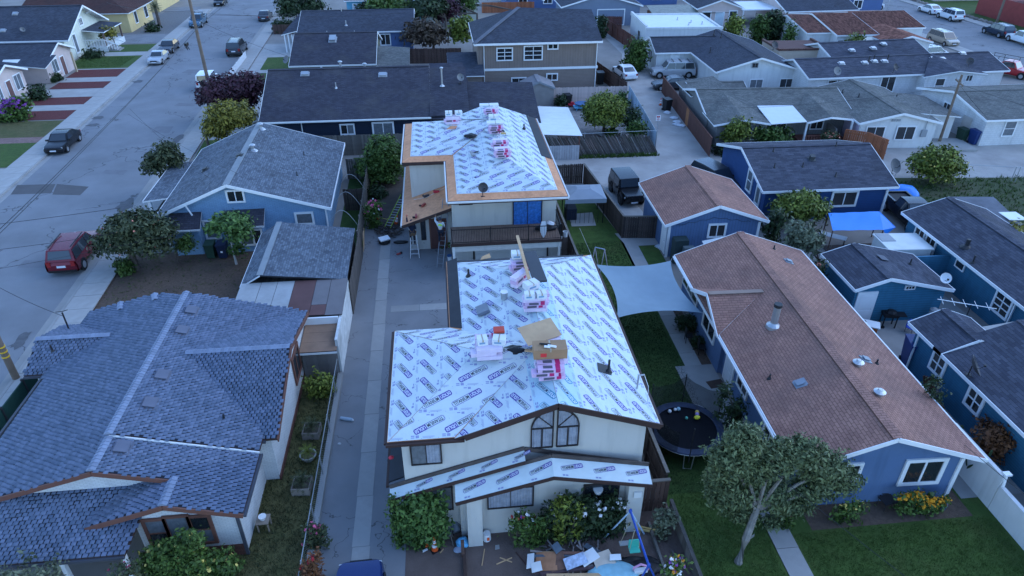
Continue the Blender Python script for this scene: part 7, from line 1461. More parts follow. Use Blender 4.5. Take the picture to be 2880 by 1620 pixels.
# ---------------------------------------------------------------- ladders, cones, people
def ladder(name, label, base, top, w=.42, rungs=None, m_=None, r=.028, group='ladders', rung_m=None):
    a, b = Vector(base), Vector(top); d = (b-a).normalized(); s = Z.cross(d); s = s.normalized() if s.length > .05 else Vector((1,0,0)); t = thing(name, label, 'ladder', a, 0, group); L = (b-a).length
    for k in (-1,1): MB().bar(s*k*w/2, (b-a)+s*k*w/2, .035,.07).build('rail', m_ or steel, t)
    n = int(L/.30)
    for i in range(1,n): MB().cyl(d*(i*.30)-s*w/2, d*(i*.30)+s*w/2, .016, n=6).build('rung', rung_m or m_ or steel, t)
    return t
alu = M('aluminium', (.50,.51,.53), .4, .08, metal=.5); lime = flat('lime_fibreglass', (.30,.42,.04))
ladder('extension_ladder', 'lime green extension ladder lying over plants by far stucco house', (-4.3,45.3,.25), (-3.15,48.9,1.15), .45, m_=lime, rung_m=alu)
ladder('extension_ladder', 'tall aluminium ladder leaning on corner of far stucco house', (-.62,39.6,0), (.02,41.9,3.9), .40, m_=M('grey_aluminium', (.22,.23,.25), .4, .1, metal=.4))
# step ladder
q = tl(1,1,1200,500); SLX, SLY = q.x, q.y+.15
t = thing('step_ladder', 'silver step ladder under the worker in navy shirt', 'ladder', (SLX,SLY,0), 0, 'ladders')
for s in (-1,1):
    MB().bar((s*.30,-.15,0),(s*.17,.35,1.7), .05,.03).build('front_rail', alu, t); MB().bar((s*.28,.95,0),(s*.16,.42,1.7), .04,.03).build('rear_rail', alu, t); MB().bar((s*.30,-.15,.0),(s*.30,.12,.02), .06,.04).build('foot', black, t)
for k in range(1,6): MB().box((-.29+.024*k,-.19+.088*k,.29*k-.015),(.29-.024*k,-.07+.088*k,.29*k+.015)).build('step', alu, t)
MB().box((-.2,.28,1.68),(.2,.5,1.73)).build('top_cap', flat('cap_orange', (.4,.15,.05)), t)
orange = flat('cone_orange', (.72,.10,.02), .5); conew = flat('cone_white', (.70,.70,.70), .5)
def cone(label, loc, h=.71, tilt=(0,0), rz=0):
    t = thing('traffic_cone', label, 'traffic cone', loc, rz, 'traffic cones'); t.rotation_euler = (tilt[0],tilt[1],rz)
    MB().box((-.18,-.18,0),(.18,.18,.035)).build('base', black if h > .6 else orange, t); MB().lathe([(.14,.035),(.115,h*.3)], 14).build('body', orange, t); MB().lathe([(.115,h*.3),(.085,h*.52)], 14).build('band', conew, t); MB().lathe([(.085,h*.52),(.078,h*.58)], 14).build('body', orange, t); MB().lathe([(.078,h*.58),(.055,h*.78)], 14).build('band', conew, t); MB().lathe([(.055,h*.78),(.03,h)], 14).build('tip', orange, t); return t
cone('white-topped cone, left of the pair beside big glossy bush', tuple(tl(1,2,1285,1215)), .74, rz=.2); cone('orange-tipped cone, right of the pair beside glossy bush', tuple(tl(1,2,1350,1250)), .74, rz=.5)
cone('traffic cone beside crimson flower bush', tuple(tl(1,1,922,205)), .72); cone('tilted traffic cone beside the lime ladder', tuple(tl(1,1,1055,240)), .72, (R(8),R(14)), .3); cone('faded cone by the dark bin in the alley', tuple(tl(2,0,1120,795)), .8)
tag(MB().tube([tuple(tl(1,1,922,190,.5)),tuple(tl(1,1,985,205,.25)),tuple(tl(1,1,1050,190,.5))], .02,4).build('caution_tape', flat('tape_yellow', (.65,.50,.12))), 'slack yellow tape between the two cones by far house', 'tape'); tag(MB().tube([tuple(tl(1,2,1300,1140,.5)),tuple(tl(1,2,1330,1200,.15)),tuple(tl(1,2,1345,1240,.2))], .018,4).build('caution_tape', flat('tape_yellow', (.65,.50,.12))), 'yellow tape hanging off cones by glossy bush', 'tape')
skin = flat('skin_brown', (.28,.15,.09)); navyc = flat('navy_cotton', (.012,.018,.04), .9); jeans = flat('dark_trousers', (.014,.018,.032), .9); boots = flat('boots', (.12,.07,.035), .8)
def skin_obj(name, verts, edges, radii, m_, parent, root=0, sub=2, loc=None):
    me = bpy.data.meshes.new(name); me.from_pydata(verts, edges, []); o = link(name, me, parent, loc)
    sk = o.modifiers.new('skin', 'SKIN'); lay = me.skin_vertices[0].data if me.skin_vertices else None
    if lay is None:
        bm = bmesh.new(); bm.from_mesh(me); bm.verts.layers.skin.verify(); bm.to_mesh(me); bm.free(); lay = me.skin_vertices[0].data
    for i, r in enumerate(radii): lay[i].radius = (r, r) if not isinstance(r, tuple) else r
    for i in range(len(verts)): lay[i].use_root = (i == root)
    sk.use_smooth_shade = True; ss = o.modifiers.new('sub', 'SUBSURF'); ss.levels = sub; ss.render_levels = sub; me.materials.append(m_); return o
def person(label, loc, rz, J, shirt, vest=None, head=None, gloves=None):
    """J: joints in metres, facing +y; pelvis, chest, neck, head, sh/el/wr L,R, hip/kn/an/toe L,R"""
    t = thing('person', label, 'person', loc, rz); g = {k: Vector(v) for k, v in J.items()}
    names = ['pelvis','waist','chest','neck','head','crown','shL','elL','wrL','haL','shR','elR','wrR','haR','hipL','knL','anL','toeL','hipR','knR','anR','toeR']
    g['waist'] = g['pelvis'].lerp(g['chest'],.45); dirh = (g['head']-g['neck']).normalized(); g['crown'] = g['head']+dirh*.10
    for s in 'LR': g['ha'+s] = g['wr'+s]+(g['wr'+s]-g['el'+s]).normalized()*.07
    E = [('pelvis','waist'),('waist','chest'),('chest','neck'),('neck','head'),('head','crown'),('chest','shL'),('shL','elL'),('elL','wrL'),('wrL','haL'),('chest','shR'),('shR','elR'),('elR','wrR'),('wrR','haR'),('pelvis','hipL'),('hipL','knL'),('knL','anL'),('anL','toeL'),('pelvis','hipR'),('hipR','knR'),('knR','anR'),('anR','toeR')]
    rad = dict(pelvis=.145,waist=.13,chest=.155,neck=.055,head=.098,crown=.07,shL=.075,elL=.048,wrL=.035,haL=.036,shR=.075,elR=.048,wrR=.035,haR=.036,hipL=.095,knL=.062,anL=.045,toeL=.042,hipR=.095,knR=.062,anR=.045,toeR=.042)
    vs = [g[n] for n in names]; ix = {n: i for i, n in enumerate(names)}
    body = skin_obj('body', vs, [(ix[a],ix[b]) for a, b in E], [rad[n] for n in names], skin, t)
    # clothes: the same skeleton a little fatter, cut at neck, wrists and ankles
    def wear(nm, keep, grow, m_, ends=()):
        ks = [n for n in names if n in keep]; jj = {n: i for i, n in enumerate(ks)}; v = [g[n].copy() for n in ks]
        for (n, toward, f) in ends: v[jj[n]] = g[n].lerp(g[toward], f)
        return skin_obj(nm, v, [(jj[a],jj[b]) for a, b in E if a in jj and b in jj], [rad[n]+grow for n in ks], m_, t)
    wear('shirt', ('pelvis','waist','chest','shL','elL','wrL','shR','elR','wrR'), .014, shirt, (('wrL','elL',.15),('wrR','elR',.15),('pelvis','waist',.1)))
    wear('trousers', ('pelvis','hipL','knL','anL','hipR','knR','anR'), .016, jeans)
    if vest: wear('vest', ('waist','chest','shL','shR'), .030, vest, (('shL','chest',.25),('shR','chest',.25)))
    for s in 'LR': skin_obj('boot', [g['an'+s], g['toe'+s]], [(0,1)], [.058,.055], boots, t)
    hd = g['head']; mb = MB(); prof = [(.118,-.02),(.122,.03),(.112,.09),(.08,.14),(.03,.165),(.001,.17)]; mb.lathe(prof, 14); hat = mb.build('cap' if not head else 'helmet', head or navyc, t, hd, 0, True)
    MB().box((-.085,.08,-.005),(.085,.20,.012)).build('brim', head or navyc, hat)
    f = g['head']; MB().lathe([(.001,-.02),(.014,0),(.001,.025)], 6).build('nose', skin, t, f+Vector((0,.105,-.035)))
    for s in (-1,1): MB().lathe([(.001,-.008),(.011,0),(.001,.008)], 6).build('eye', flat('eye_dark', (.02,.015,.012)), t, f+Vector((s*.035,.094,-.005))); MB().lathe([(.001,-.025),(.014,0),(.001,.025)], 6).build('ear', skin, t, f+Vector((s*.102,0,-.02)))
    MB().box((-.025,.088,-.075),(.025,.098,-.066)).build('mouth', flat('lip', (.2,.08,.06)), t)
    for s in 'LR':
        d = (g['ha'+s]-g['wr'+s]).normalized(); side = d.cross(Vector((0,1,0))); side = side.normalized() if side.length > .1 else Vector((1,0,0)); curl = side.cross(d).normalized()
        for k, (o_, L) in enumerate(((-.030,.062),(-.010,.072),(.010,.068),(.030,.052))):
            p = g['ha'+s]+side*o_; skin_obj('finger', [p, p+d*L*.5, p+d*L*.8+curl*.025], [(0,1),(1,2)], [.0095,.0085,.007], gloves or skin, t, sub=1)
        p = g['ha'+s]-d*.03-side*.035; skin_obj('thumb', [p, p-side*.025+d*.03, p-side*.02+d*.055+curl*.02], [(0,1),(1,2)], [.011,.010,.008], gloves or skin, t, sub=1)
        if gloves: skin_obj('glove', [g['wr'+s], g['ha'+s]], [(0,1)], [.042,.046], gloves, t, sub=1)
    return t
gl_red = flat('red_glove', (.50,.03,.06), .8)
# on the step ladder, reaching up-left to the eave
W1 = person('worker in navy shirt and cap reaching up to the porch eave from step ladder', (SLX-.05,SLY+.1,.87), R(6), dict(pelvis=(0,.12,.92),chest=(.0,.16,1.32),neck=(.0,.17,1.50),head=(.02,.19,1.64),shL=(-.19,.16,1.42),elL=(-.27,.22,1.72),wrL=(-.26,.34,1.98),shR=(.19,.17,1.40),elR=(.25,.18,1.12),wrR=(.17,.36,1.02),hipL=(-.10,.12,.88),knL=(-.12,.24,.46),anL=(-.12,.08,.06),toeL=(-.13,.24,.03),hipR=(.10,.12,.88),knR=(.12,.20,.47),anR=(.12,.05,.06),toeR=(.13,.22,.03)), navyc, None, None, gl_red)
bt_ = thing('tool_belt', 'brown leather tool belt around the worker on step ladder', 'tool belt', (SLX-.05,SLY+.22,1.72), R(6)); MB().lathe([(.185,0),(.19,.04),(.185,.09)], 16).build('belt', flat('belt_leather', (.14,.085,.05)), bt_)
for a in (-1.2,-.4,.5,1.3): MB().box((.17*math.sin(a)-.06,-.17*math.cos(a)-.06,-.12),(.17*math.sin(a)+.06,-.17*math.cos(a)+.03,.06)).build('pouch', flat('belt_leather', (.14,.085,.05)), bt_)
# on the leaning ladder
lp = Vector((-.62,39.6,0)).lerp(Vector((.02,41.9,3.9)), .40)
W2 = person('worker in hi-vis vest and dark helmet standing on the tall ladder', (lp.x-.08,lp.y-.30,lp.z-.02), R(-4), dict(pelvis=(0,.02,.92),chest=(.0,.06,1.33),neck=(.0,.08,1.50),head=(-.02,.11,1.64),shL=(-.19,.06,1.42),elL=(-.32,.22,1.50),wrL=(-.30,.36,1.72),shR=(.19,.06,1.42),elR=(.25,.12,1.14),wrR=(.20,.34,1.10),hipL=(-.10,.02,.88),knL=(-.10,.16,.48),anL=(-.11,.02,.07),toeL=(-.11,.20,.05),hipR=(.10,.02,.88),knR=(.11,.28,.62),anR=(.11,.22,.33),toeR=(.11,.40,.31)), flat('pale_shirt', (.45,.48,.50), .9), flat('hivis_vest', (.42,.62,.08), .7), flat('dark_helmet', (.02,.022,.04), .3))

# ---------------------------------------------------------------- debris by the far house
def sticks(name, label, c0, n, rad, L, m_, h=.3, cat='debris'):
    o = MB()
    for k in range(n):
        a = random.uniform(0,6.28); r = rad*random.random()**.5; p = Vector((c0[0]+r*math.cos(a), c0[1]+r*math.sin(a), random.uniform(.02,h))); b = random.uniform(0,3.14); l = L*random.uniform(.4,1.); o.bar(p, p+Vector((math.cos(b)*l, math.sin(b)*l, random.uniform(-.1,.12))), random.uniform(.02,.09), .02)
    b_ = o.build(name, m_); return tag(b_, label, cat, kind='stuff')
q = tl(1,1,1010,310); sticks('debris', 'heap of torn-off dark roofing and sticks at head of driveway', (q.x,q.y), 110, .95, .6, M('debris_brown', (.06,.045,.038), .9, .3, 5, rnd=.6), .35)
q = tl(1,1,970,385); t = thing('refuse_bag', 'black bag topped with a white foam slab at end of concrete strip', 'bag', q, .2); MB().lathe([(.32,0),(.42,.08),(.38,.26),(.2,.33)], 11).build('bag', black, t); MB().box((-.36,-.22,.33),(.36,.26,.42)).build('slab', white, t).rotation_euler = (R(10),0,R(15))
blob('refuse_bag', 'long black bag lying beside the debris heap', 'bag', tuple(tl(1,1,1095,385)), (.5,.18,.14), black, 11); t = thing('leaf_blower', 'red and black power tool lying on the driveway', 'tool', tl(1,1,1080,472), .5); MB().cyl((-.18,0,.07),(.12,0,.07), .06).build('body', flat('tool_red', (.35,.05,.05)), t); MB().cyl((.1,0,.07),(.22,.04,.07), .09).build('guard', black, t)
t = thing('plywood_sheet', 'tall notched plywood offcut leaning on the plank fence', 'plywood', tl(1,1,815,430), R(90)); MB().slab([(-.5,0,.02),(.55,0,.02),(.55,-.12,1.35),(.1,-.10,1.05),(-.1,-.13,1.45),(-.5,-.12,1.3)][::-1], .02, off=(0,.02,0)).build('sheet', ply, t)
for (i,j,x,y,lb,m_) in [(1,1,1260,400,'potted plants with small blooms by porch door','mixed'),(1,1,1450,400,'red-flowering potted plants at balcony post','green')]: T('potted_plant', lb, 'plant', (i,j,x,y), [(i,j,x,y-20,45,30)], m_, 1., .09, flowers=(('coral',12,.05),))
t = thing('bucket', 'blue-lidded bucket by the balcony post of far house', 'bucket', tl(1,1,1462,515)); MB().lathe([(.13,0),(.15,.32)], 12).build('pail', white, t); MB().lathe([(.155,.32),(.155,.40)], 12).build('lid', flat('lid_blue', (.03,.10,.25)), t)
t = thing('surfboard', 'white short board leaning on the balcony railing', 'surfboard', (6.0,38.35,2.56)); MB().slab([(-.05,0,0),(.05,0,0),(.19,0,.35),(.2,0,.75),(.12,0,1.05),(-.12,0,1.05),(-.2,0,.75),(-.19,0,.35)], .05, off=(0,.05,0)).build('board', M('board_white', (.68,.70,.72), .3), t).rotation_euler = (R(-8),0,0); blob('laundry_bag', 'pile of black bags and sheets on balcony corner', 'bag', (6.3,39.4,2.56), (.7,.3,.22), black, 21); blob('laundry_bag', 'pale sheet bundle on balcony corner', 'bag', (6.6,39.6,2.75), (.28,.25,.18), M('pale_sheet', (.6,.62,.66)), 22)
t = thing('bucket', 'grey bucket standing on the side fence ledge right of balcony', 'bucket', (7.62,39.6,0)); MB().lathe([(.14,1.9),(.17,2.26),(.155,2.26),(.13,1.93)], 12).build('pail', M('pail_grey', (.5,.5,.5), .6), t); MB().box((-.15,-.15,0),(.15,.15,1.9)).build('stand', wood_dk, t)
t = thing('laundry', 'pale cloths hanging beside garage door', 'laundry', (7.42,39.9,0)); MB().slab([(0,0,1.75),(.35,.1,1.7),(.32,.1,.75),(.2,.05,.55),(.02,0,.9)], .02, off=(0,.02,0)).build('cloth', M('pale_sheet', (.6,.62,.66)), t); MB().cyl((-.05,.1,0),(-.05,.1,1.8), .02).build('pole', steel, t)

# ---------------------------------------------------------------- front dirt yard clutter
t = thing('bucket', 'white printed bucket upside down by the stucco pillar', 'bucket', tl(1,2,1742,1170)); MB().lathe([(.17,0),(.145,.36),(.001,.365)], 14).build('pail', white, t); MB().box((.0,-.165,.1),(.1,-.15,.26)).build('printed_mark', orange, t)
t = thing('bucket', 'orange bucket holding a grey pail by front window', 'bucket', tl(1,2,1820,1095)); MB().lathe([(.14,0),(.16,.34)], 14).build('pail', orange, t); MB().lathe([(.16,.34),(.165,.46),(.15,.46),(.14,.36)], 14).build('pail_rim', M('pail_grey', (.5,.5,.5)), t); MB().lathe([(.10,.42),(.001,.43)], 10).build('contents', flat('red_stuff', (.35,.03,.05)), t)
t = thing('drum', 'grey metal duct leaning on the pillar base', 'duct', tl(1,2,1500,1140)); MB().cyl((.1,0,.18),(-.15,.75,.55), .17, n=14).build('tube', M('duct_grey', (.24,.27,.31), .4, .1, metal=.4), t)
t = thing('stool', 'small wooden stool holding a tin pail', 'stool', tl(1,2,1452,1195)); [MB().bar((sx_*.2,sy_*.2,0),(sx_*.12,sy_*.12,.5), .035,.035).build('leg', wood_g, t) for sx_ in (-1,1) for sy_ in (-1,1)]; MB().lathe([(.17,.5),(.18,.53)], 12).build('seat', wood_g, t); MB().lathe([(.13,.53),(.16,.7),(.145,.7),(.12,.55)], 12).build('pail', steel, t)
blob('refuse_bag', 'tub overflowing with blue and green plastic bags', 'bag', tuple(tl(1,2,1560,1210)), (.27,.22,.22), M('blue_bag', (.10,.34,.55), .4, .5, 6), 31); blob('refuse_bag', 'pale grey plastic bag crumpled in front of tub', 'bag', tuple(tl(1,2,1530,1255)), (.2,.15,.07), M('grey_bag', (.30,.34,.42), .4, .2, 5), 32); blob('root_ball', 'brown root ball beside the orange bucket', 'root ball', tuple(tl(1,2,1755,1075)), (.28,.22,.22), M('root_brown', (.14,.09,.065), .95, .3, 8, bump=1.), 33)
for k, (i,j,x,y,sx_,sy_,lb) in enumerate([(1,2,1820,1235,.18,.2,'small grey shingle scrap lying in dirt yard'),(1,2,1275,1258,.22,.1,'white paper scrap below the cones'),(1,2,1160,1190,.3,.12,'flat stone at edge of glossy bush'),(1,2,1575,1075,.2,.3,'white paper by the grey duct')]): tag(MB().slab([(-sx_/2,-sy_/2,.03),(sx_/2,-sy_/2*.8,.02),(sx_/2,sy_/2,.04),(-sx_/2*.7,sy_/2,.03)], .015).build('scrap', [steel,white,concrete,white][k], None, tuple(tl(i,j,x,y)), .4*k), lb, 'scrap')
t = thing('spray_can', 'silver canister lying at the left edge of driveway', 'canister', tl(1,2,685,275), R(-18)); MB().cyl((-.3,0,.09),(.3,0,.09), .09, n=12).build('can', M('can_blue', (.35,.42,.48), .35, .1, metal=.3), t); MB().cyl((.3,0,.09),(.36,0,.09), .05, n=10).build('cap', white, t)
tag(MB().lathe([(.05,0),(.09,.03),(.06,.07)], 9).build('rock', M('rock_pale', (.4,.4,.4)), None, tuple(tl(1,2,630,455))), 'single pale stone on driveway edge', 'stone'); tag(MB().lathe([(.001,-.1),(.11,0),(.001,.1)], 12).build('ball', flat('ball_red', (.5,.03,.05)), None, (-2.68,19.9,3.0)), 'small red ball on the dark side lean-to', 'ball')
for k, (a, b, lb) in enumerate([((1,2,1815,1360),(1,2,1932,1310),'long pale stick crossing in the dirt yard'),((1,2,1840,1310),(1,2,1932,1345),'short pale stick crossed under the long one'),((1,2,1725,1245),(1,2,1705,1370),'bent pale stick below white bucket'),((2,2,30,1270),(2,2,130,1395),'dark rusty bar at left of debris pile'),((1,2,1390,1275),(1,2,1415,1245),'short yellow splinter by the edging board')]): tag(MB().bar(tl(*a,.03), tl(*b,.03), .035,.03).build('stick', M('rusty_bar', (.07,.035,.03), .8) if k == 3 else M('raw_timber', (.52,.33,.18))), lb, 'stick')
# demolition pile
pile = [((170,1420),(745,1350),.14,.10,'purple_plank','long purple-brown fascia board at front of pile'),((215,1435),(770,1365),.12,.08,'purple_plank','second purple-brown fascia board below it'),((140,1300),(610,1300),.10,.08,'slate_plank','slate-grey flashing length across back of pile'),((330,1275),(640,1280),.12,.05,'rust_plank','reddish plank at back of pile'),((550,1215),(665,1280),.22,.05,'slate_plank','short grey board angled at back right of pile'),((200,1280),(340,1270),.12,.05,'raw_timber','short orange plank at back left of pile'),((260,1445),(700,1440),.12,.05,'raw_timber','pale timber at bottom edge of pile'),((420,1350),(540,1320),.06,.05,'slate_plank','thin grey strip in middle of pile')]
pm = dict(purple_plank=M('purple_plank', (.085,.05,.055), .8, .2, 4), slate_plank=M('slate_plank', (.10,.13,.16), .7, .15, 4), rust_plank=M('rust_plank', (.22,.11,.08), .85, .2, 4), raw_timber=M('raw_timber', (.52,.33,.18)))
for k, (a, b, w_, h_, m_, lb) in enumerate(pile):
    z = .18+.05*(k % 4); tag(MB().bar(tl(2,2,*a,z), tl(2,2,*b,z), w_, h_).build('scrap_board', pm[m_]), lb, 'board', 'boards in the demolition pile')
for k, (x, y, sx_, sy_, m_, lb) in enumerate([(260,1345,.42,.42,M('rust_ply', (.36,.17,.09), .85, .2, 4),'square of orange plywood on demolition pile'),(345,1345,.3,.4,M('dark_ply', (.16,.085,.06), .85, .25, 4),'broken dark plywood beside the orange square'),(690,1330,.40,.34,M('cream_board', (.58,.48,.38), .8, .1, 3),'cream board at right end of pile'),(580,1310,.38,.26,white,'white panel in the back of pile'),(140,1340,.14,.32,offwhite,'narrow white offcut at left end of pile'),(185,1385,.2,.2,offwhite,'small white offcut lower left of pile'),(480,1340,.45,.25,M('torn_wrap', (.42,.48,.60), .5, .35, 8),'torn underlayment wrap in the pile middle'),(340,1240,.16,.2,pm['slate_plank'],'little grey shingle behind pile'),(780,1312,.22,.12,white,'white block right of pile')]):
    p = tl(2,2,x,y,.26+.02*k); o = tag(MB().slab([(-sx_,-sy_,0),(sx_,-sy_*.8,.04),(sx_*.9,sy_,.1),(-sx_*.95,sy_*.9,.05)], .02).build('debris_sheet', m_, None, p, R(-10+11*(k % 4))), lb, 'panel', 'panels in the demolition pile')
sticks('debris', 'fine broken scraps under the demolition pile', tuple(tl(2,2,450,1370))[:2], 120, 1.3, .5, M('pile_scraps', (.22,.19,.18), .9, .4, 5, rnd=.7), .25); blob('tarp', 'pale turquoise crumpled tarp at bottom of pile', 'tarp', tuple(tl(2,2,760,1440)), (1.0,.5,.22), M('turquoise_tarp', (.26,.48,.55), .5, .12, 4), 41, dents=.2); blob('refuse_bag', 'glossy black plastic heaped right of the pile', 'bag', tuple(tl(2,2,850,1370)), (.8,.28,.16), black, 42, dents=.5); blob('refuse_bag', 'second black plastic heap beside swing legs', 'bag', tuple(tl(2,2,1010,1400)), (.55,.4,.2), black, 43, dents=.5)
# swing set
sb_ = M('swing_blue', (.02,.08,.38), .4, .08, spec=.5); swl = M('swing_lightblue', (.42,.55,.68), .5, .1)
t = thing('swing_set', 'blue metal swing set with green bucket seat in dirt yard', 'swing set', (6.35,16.2,0))
pa, pb2 = Vector((0,1.15,1.8)), Vector((.05,-1.25,1.8))
MB().cyl(pa, pb2, .045, n=8).build('top_bar', sb_, t)
for p, s in ((pa,1),(pb2,-1)):
    for dx in (-1,1): MB().cyl(p, p+Vector((dx*.8,.3*s,-1.8)), .035, n=8).build('leg', swl if s > 0 else sb_, t)
    MB().lathe([(.05,-.08),(.08,0),(.05,.08)], 8, tuple(p)).build('joint', sb_, t)
MB().cyl(pb2+Vector((-.5,0,-.95)), pb2+Vector((.5,0,-.95)), .03, n=8).build('cross_brace', sb_, t)
c_ = pa.lerp(pb2,.38); st_ = MB().box((-.2,-.14,.75),(.2,.16,.80)); st_.box((-.2,.12,.8),(.2,.17,1.15)); sobj = st_.build('bucket_seat', flat('swing_green', (.06,.42,.32), .5), t, (c_.x,c_.y,-.05))
for dx in (-.18,.18): MB().cyl((dx,0,.8),(dx*.6,0,1.83), .012, n=4).build('rope', M('rope', (.4,.33,.22)), sobj)
c_ = pa.lerp(pb2,.2); sobj = MB().box((-.25,-.1,.55),(.25,.1,.59)).build('swing_seat', greypaint, t, (c_.x-.2,c_.y,0)); [MB().cyl((dx,0,.58),(dx*.7+.2,0,1.8), .01, n=4).build('rope', M('rope', (.4,.33,.22)), sobj) for dx in (-.22,.22)]
for (i,j,a,b,lb) in [(2,2,(820,1075),(1040,1110),'left length of yellow timber frame by swing set'),(2,2,(930,1070),(1110,1110),'right length of yellow timber frame by swing set'),(2,2,(1080,1040),(1110,1110),'short end piece of yellow timber frame')]: tag(MB().bar(tl(i,j,*a,.15), tl(i,j,*b,.15), .07,.07).build('timber_length', M('yellow_timber', (.45,.33,.13), .8)), lb, 'timber')
t = thing('toy_chair', 'pink and white toy at bottom edge below swing set', 'toy', tl(2,2,965,1440)); MB().tube([(-.3,0,0),(-.28,0,.45),(0,.05,.55),(.28,0,.45),(.3,0,0)], .045, 8).build('frame', flat('toy_pink', (.62,.30,.45)), t); MB().box((-.25,-.1,.1),(.25,.1,.3)).build('seat', white, t)

# ---------------------------------------------------------------- shade sail, trampoline, garden furniture
S4 = [Vector((8.42,34.1,2.9)), Vector((13.15,34.75,2.5)), Vector((13.15,29.15,2.5)), Vector((8.4,28.6,2.9))]
n = 18; V = []
for a in range(n+1):
    for b in range(n+1):
        u, v = a/n, b/n; p = (S4[0]*(1-u)+S4[1]*u)*(1-v)+(S4[3]*(1-u)+S4[2]*u)*v
        cu, cv = .42*4*u*(1-u), .42*4*v*(1-v); p = p+Vector((0,-cu*(1-2*v)*1.0,0))+Vector((cv*(1-2*u)*1.0,0,0))+Vector((0,0,-.35*math.sin(math.pi*u)*math.sin(math.pi*v)+.004*math.sin(u*40)*math.sin(v*31))); V.append(tuple(p))
F = [(a*(n+1)+b, (a+1)*(n+1)+b, (a+1)*(n+1)+b+1, a*(n+1)+b+1) for a in range(n) for b in range(n)]
t = thing('shade_sail', 'large pale grey-blue shade sail between the two houses', 'shade sail', (10.8,31.6,0)); o = MB().mesh(V, F).build('sail_cloth', M('sail_cloth', (.19,.255,.30), .85, .05, 1.5, bump=.1, bscale=80), t, (-10.8,-31.6,0), 0, True)
ropes = MB(); 
for p, e in ((S4[0],(7.45,34.5,5.1)),(S4[3],(7.45,28.3,5.1)),(S4[1],(13.25,34.9,2.55)),(S4[2],(13.35,29.1,2.6))): ropes.cyl(p-Vector((10.8,31.6,0)), Vector(e)-Vector((10.8,31.6,0)), .012, n=5)
ropes.build('corner_rope', steel, t)
TRX, TRY, TRR = 10.32,22.5,1.72
t = thing('trampoline', 'big round black trampoline with safety net on the side lawn', 'trampoline', (TRX,TRY,0))
MB().lathe([(.001,.80),(TRR*.80,.82),(TRR*.82,.86)], 40, caps=False).build('mat', M('tramp_mat', (.010,.011,.014), .95, .1, spec=.03), t); MB().lathe([(TRR*.80,.875),(TRR*.99,.90),(TRR*1.02,.86),(TRR*.99,.84)], 40, caps=False).build('pad', M('tramp_pad', (.022,.032,.06), .6, .35, 3, spec=.2), t); fr = MB(); fr.tube([(TRR*math.cos(k*math.pi/20),TRR*math.sin(k*math.pi/20),.83) for k in range(41)], .03, 6); fr.build('ring', steel, t)
for k in range(6):
    a = k*math.pi/3+.3; MB().tube([(TRR*math.cos(a-.12),TRR*math.sin(a-.12),.83),(TRR*1.0*math.cos(a-.1),TRR*1.0*math.sin(a-.1),.03),(TRR*1.0*math.cos(a+.1),TRR*1.0*math.sin(a+.1),.03),(TRR*math.cos(a+.12),TRR*math.sin(a+.12),.83)], .024, 6).build('leg', steel, t); MB().cyl((TRR*1.04*math.cos(a),TRR*1.04*math.sin(a),.5),(TRR*1.06*math.cos(a),TRR*1.06*math.sin(a),2.5), .024, n=6).build('net_pole', dark, t)
netm = M('safety_net', (.012,.015,.014), .9, .1, alpha=.6)
V = []; F = []; m_ = 48; h_ = 8
for k in range(m_):
    a = .25+k/(m_-1)*(math.pi*1.25)
    for z in range(h_+1): zz = .9+(1.55-.42*abs(math.sin((a-.3)*3)))*z/h_; rr2 = TRR*(1.0+.02*math.sin(k)); V.append((rr2*math.cos(a), rr2*math.sin(a), zz))
F = [(k*(h_+1)+z, (k+1)*(h_+1)+z, (k+1)*(h_+1)+z+1, k*(h_+1)+z+1) for k in range(m_-1) for z in range(h_)]
MB().mesh(V, F).build('net', netm, t)
for k, (dx, dy, r_, c_, lb) in enumerate([(-.45,1.05,.09,(.6,.6,.6),'white ball on trampoline'),(-.15,1.15,.08,(.55,.58,.62),'pale ball on trampoline near the net'),(.0,1.15,.1,(.25,.42,.5),'light blue ball on trampoline'),(.8,.85,.1,(.6,.42,.1),'orange-yellow ball on trampoline'),(.75,.7,.1,(.35,.25,.5),'lilac ball on trampoline'),(.68,.5,.1,(.7,.62,.05),'bright yellow oval ball on trampoline'),(.2,.55,.07,(.1,.4,.3),'small green ball on trampoline')]):
    bm = bmesh.new(); bmesh.ops.create_uvsphere(bm, u_segments=14, v_segments=9, radius=r_); me = bpy.data.meshes.new('play_ball'); bm.to_mesh(me); bm.free(); me.materials.append(flat('ball%d' % k, c_, .4)); me.polygons.foreach_set('use_smooth', [True]*len(me.polygons)); o = tag(link('play_ball', me, None, (TRX+dx,TRY+dy,.90+r_-.04)), lb, 'ball', 'balls on the trampoline'); o.scale = (1.5,1,1) if k == 5 else (1,1,1)
tag(MB().slab([(-.42,-.28,.045),(.42,-.28,.045),(.42,.28,.045),(-.42,.28,.045)], .015).build('door_mat', M('mat_brown', (.07,.045,.035), .95, .2, 8), None, (13.25,26.3,0), R(10)), 'dark brown doormat on patio pad by white security door', 'mat')
for (x, y, lb) in ((13.35,28.9,'black folding chair against blue wall'),(13.0,30.0,'small black stool on lawn by the path')):
    t = thing('garden_chair', lb, 'chair', (x,y,0), R(80)); MB().box((-.22,-.2,.42),(.22,.2,.45)).build('seat', black, t); MB().box((-.22,.18,.45),(.22,.22,.9)).build('backrest', black, t); [MB().box((sx_*.2-.015,sy_*.18-.015,0),(sx_*.2+.015,sy_*.18+.015,.42)).build('leg', black, t) for sx_ in (-1,1) for sy_ in (-1,1)]
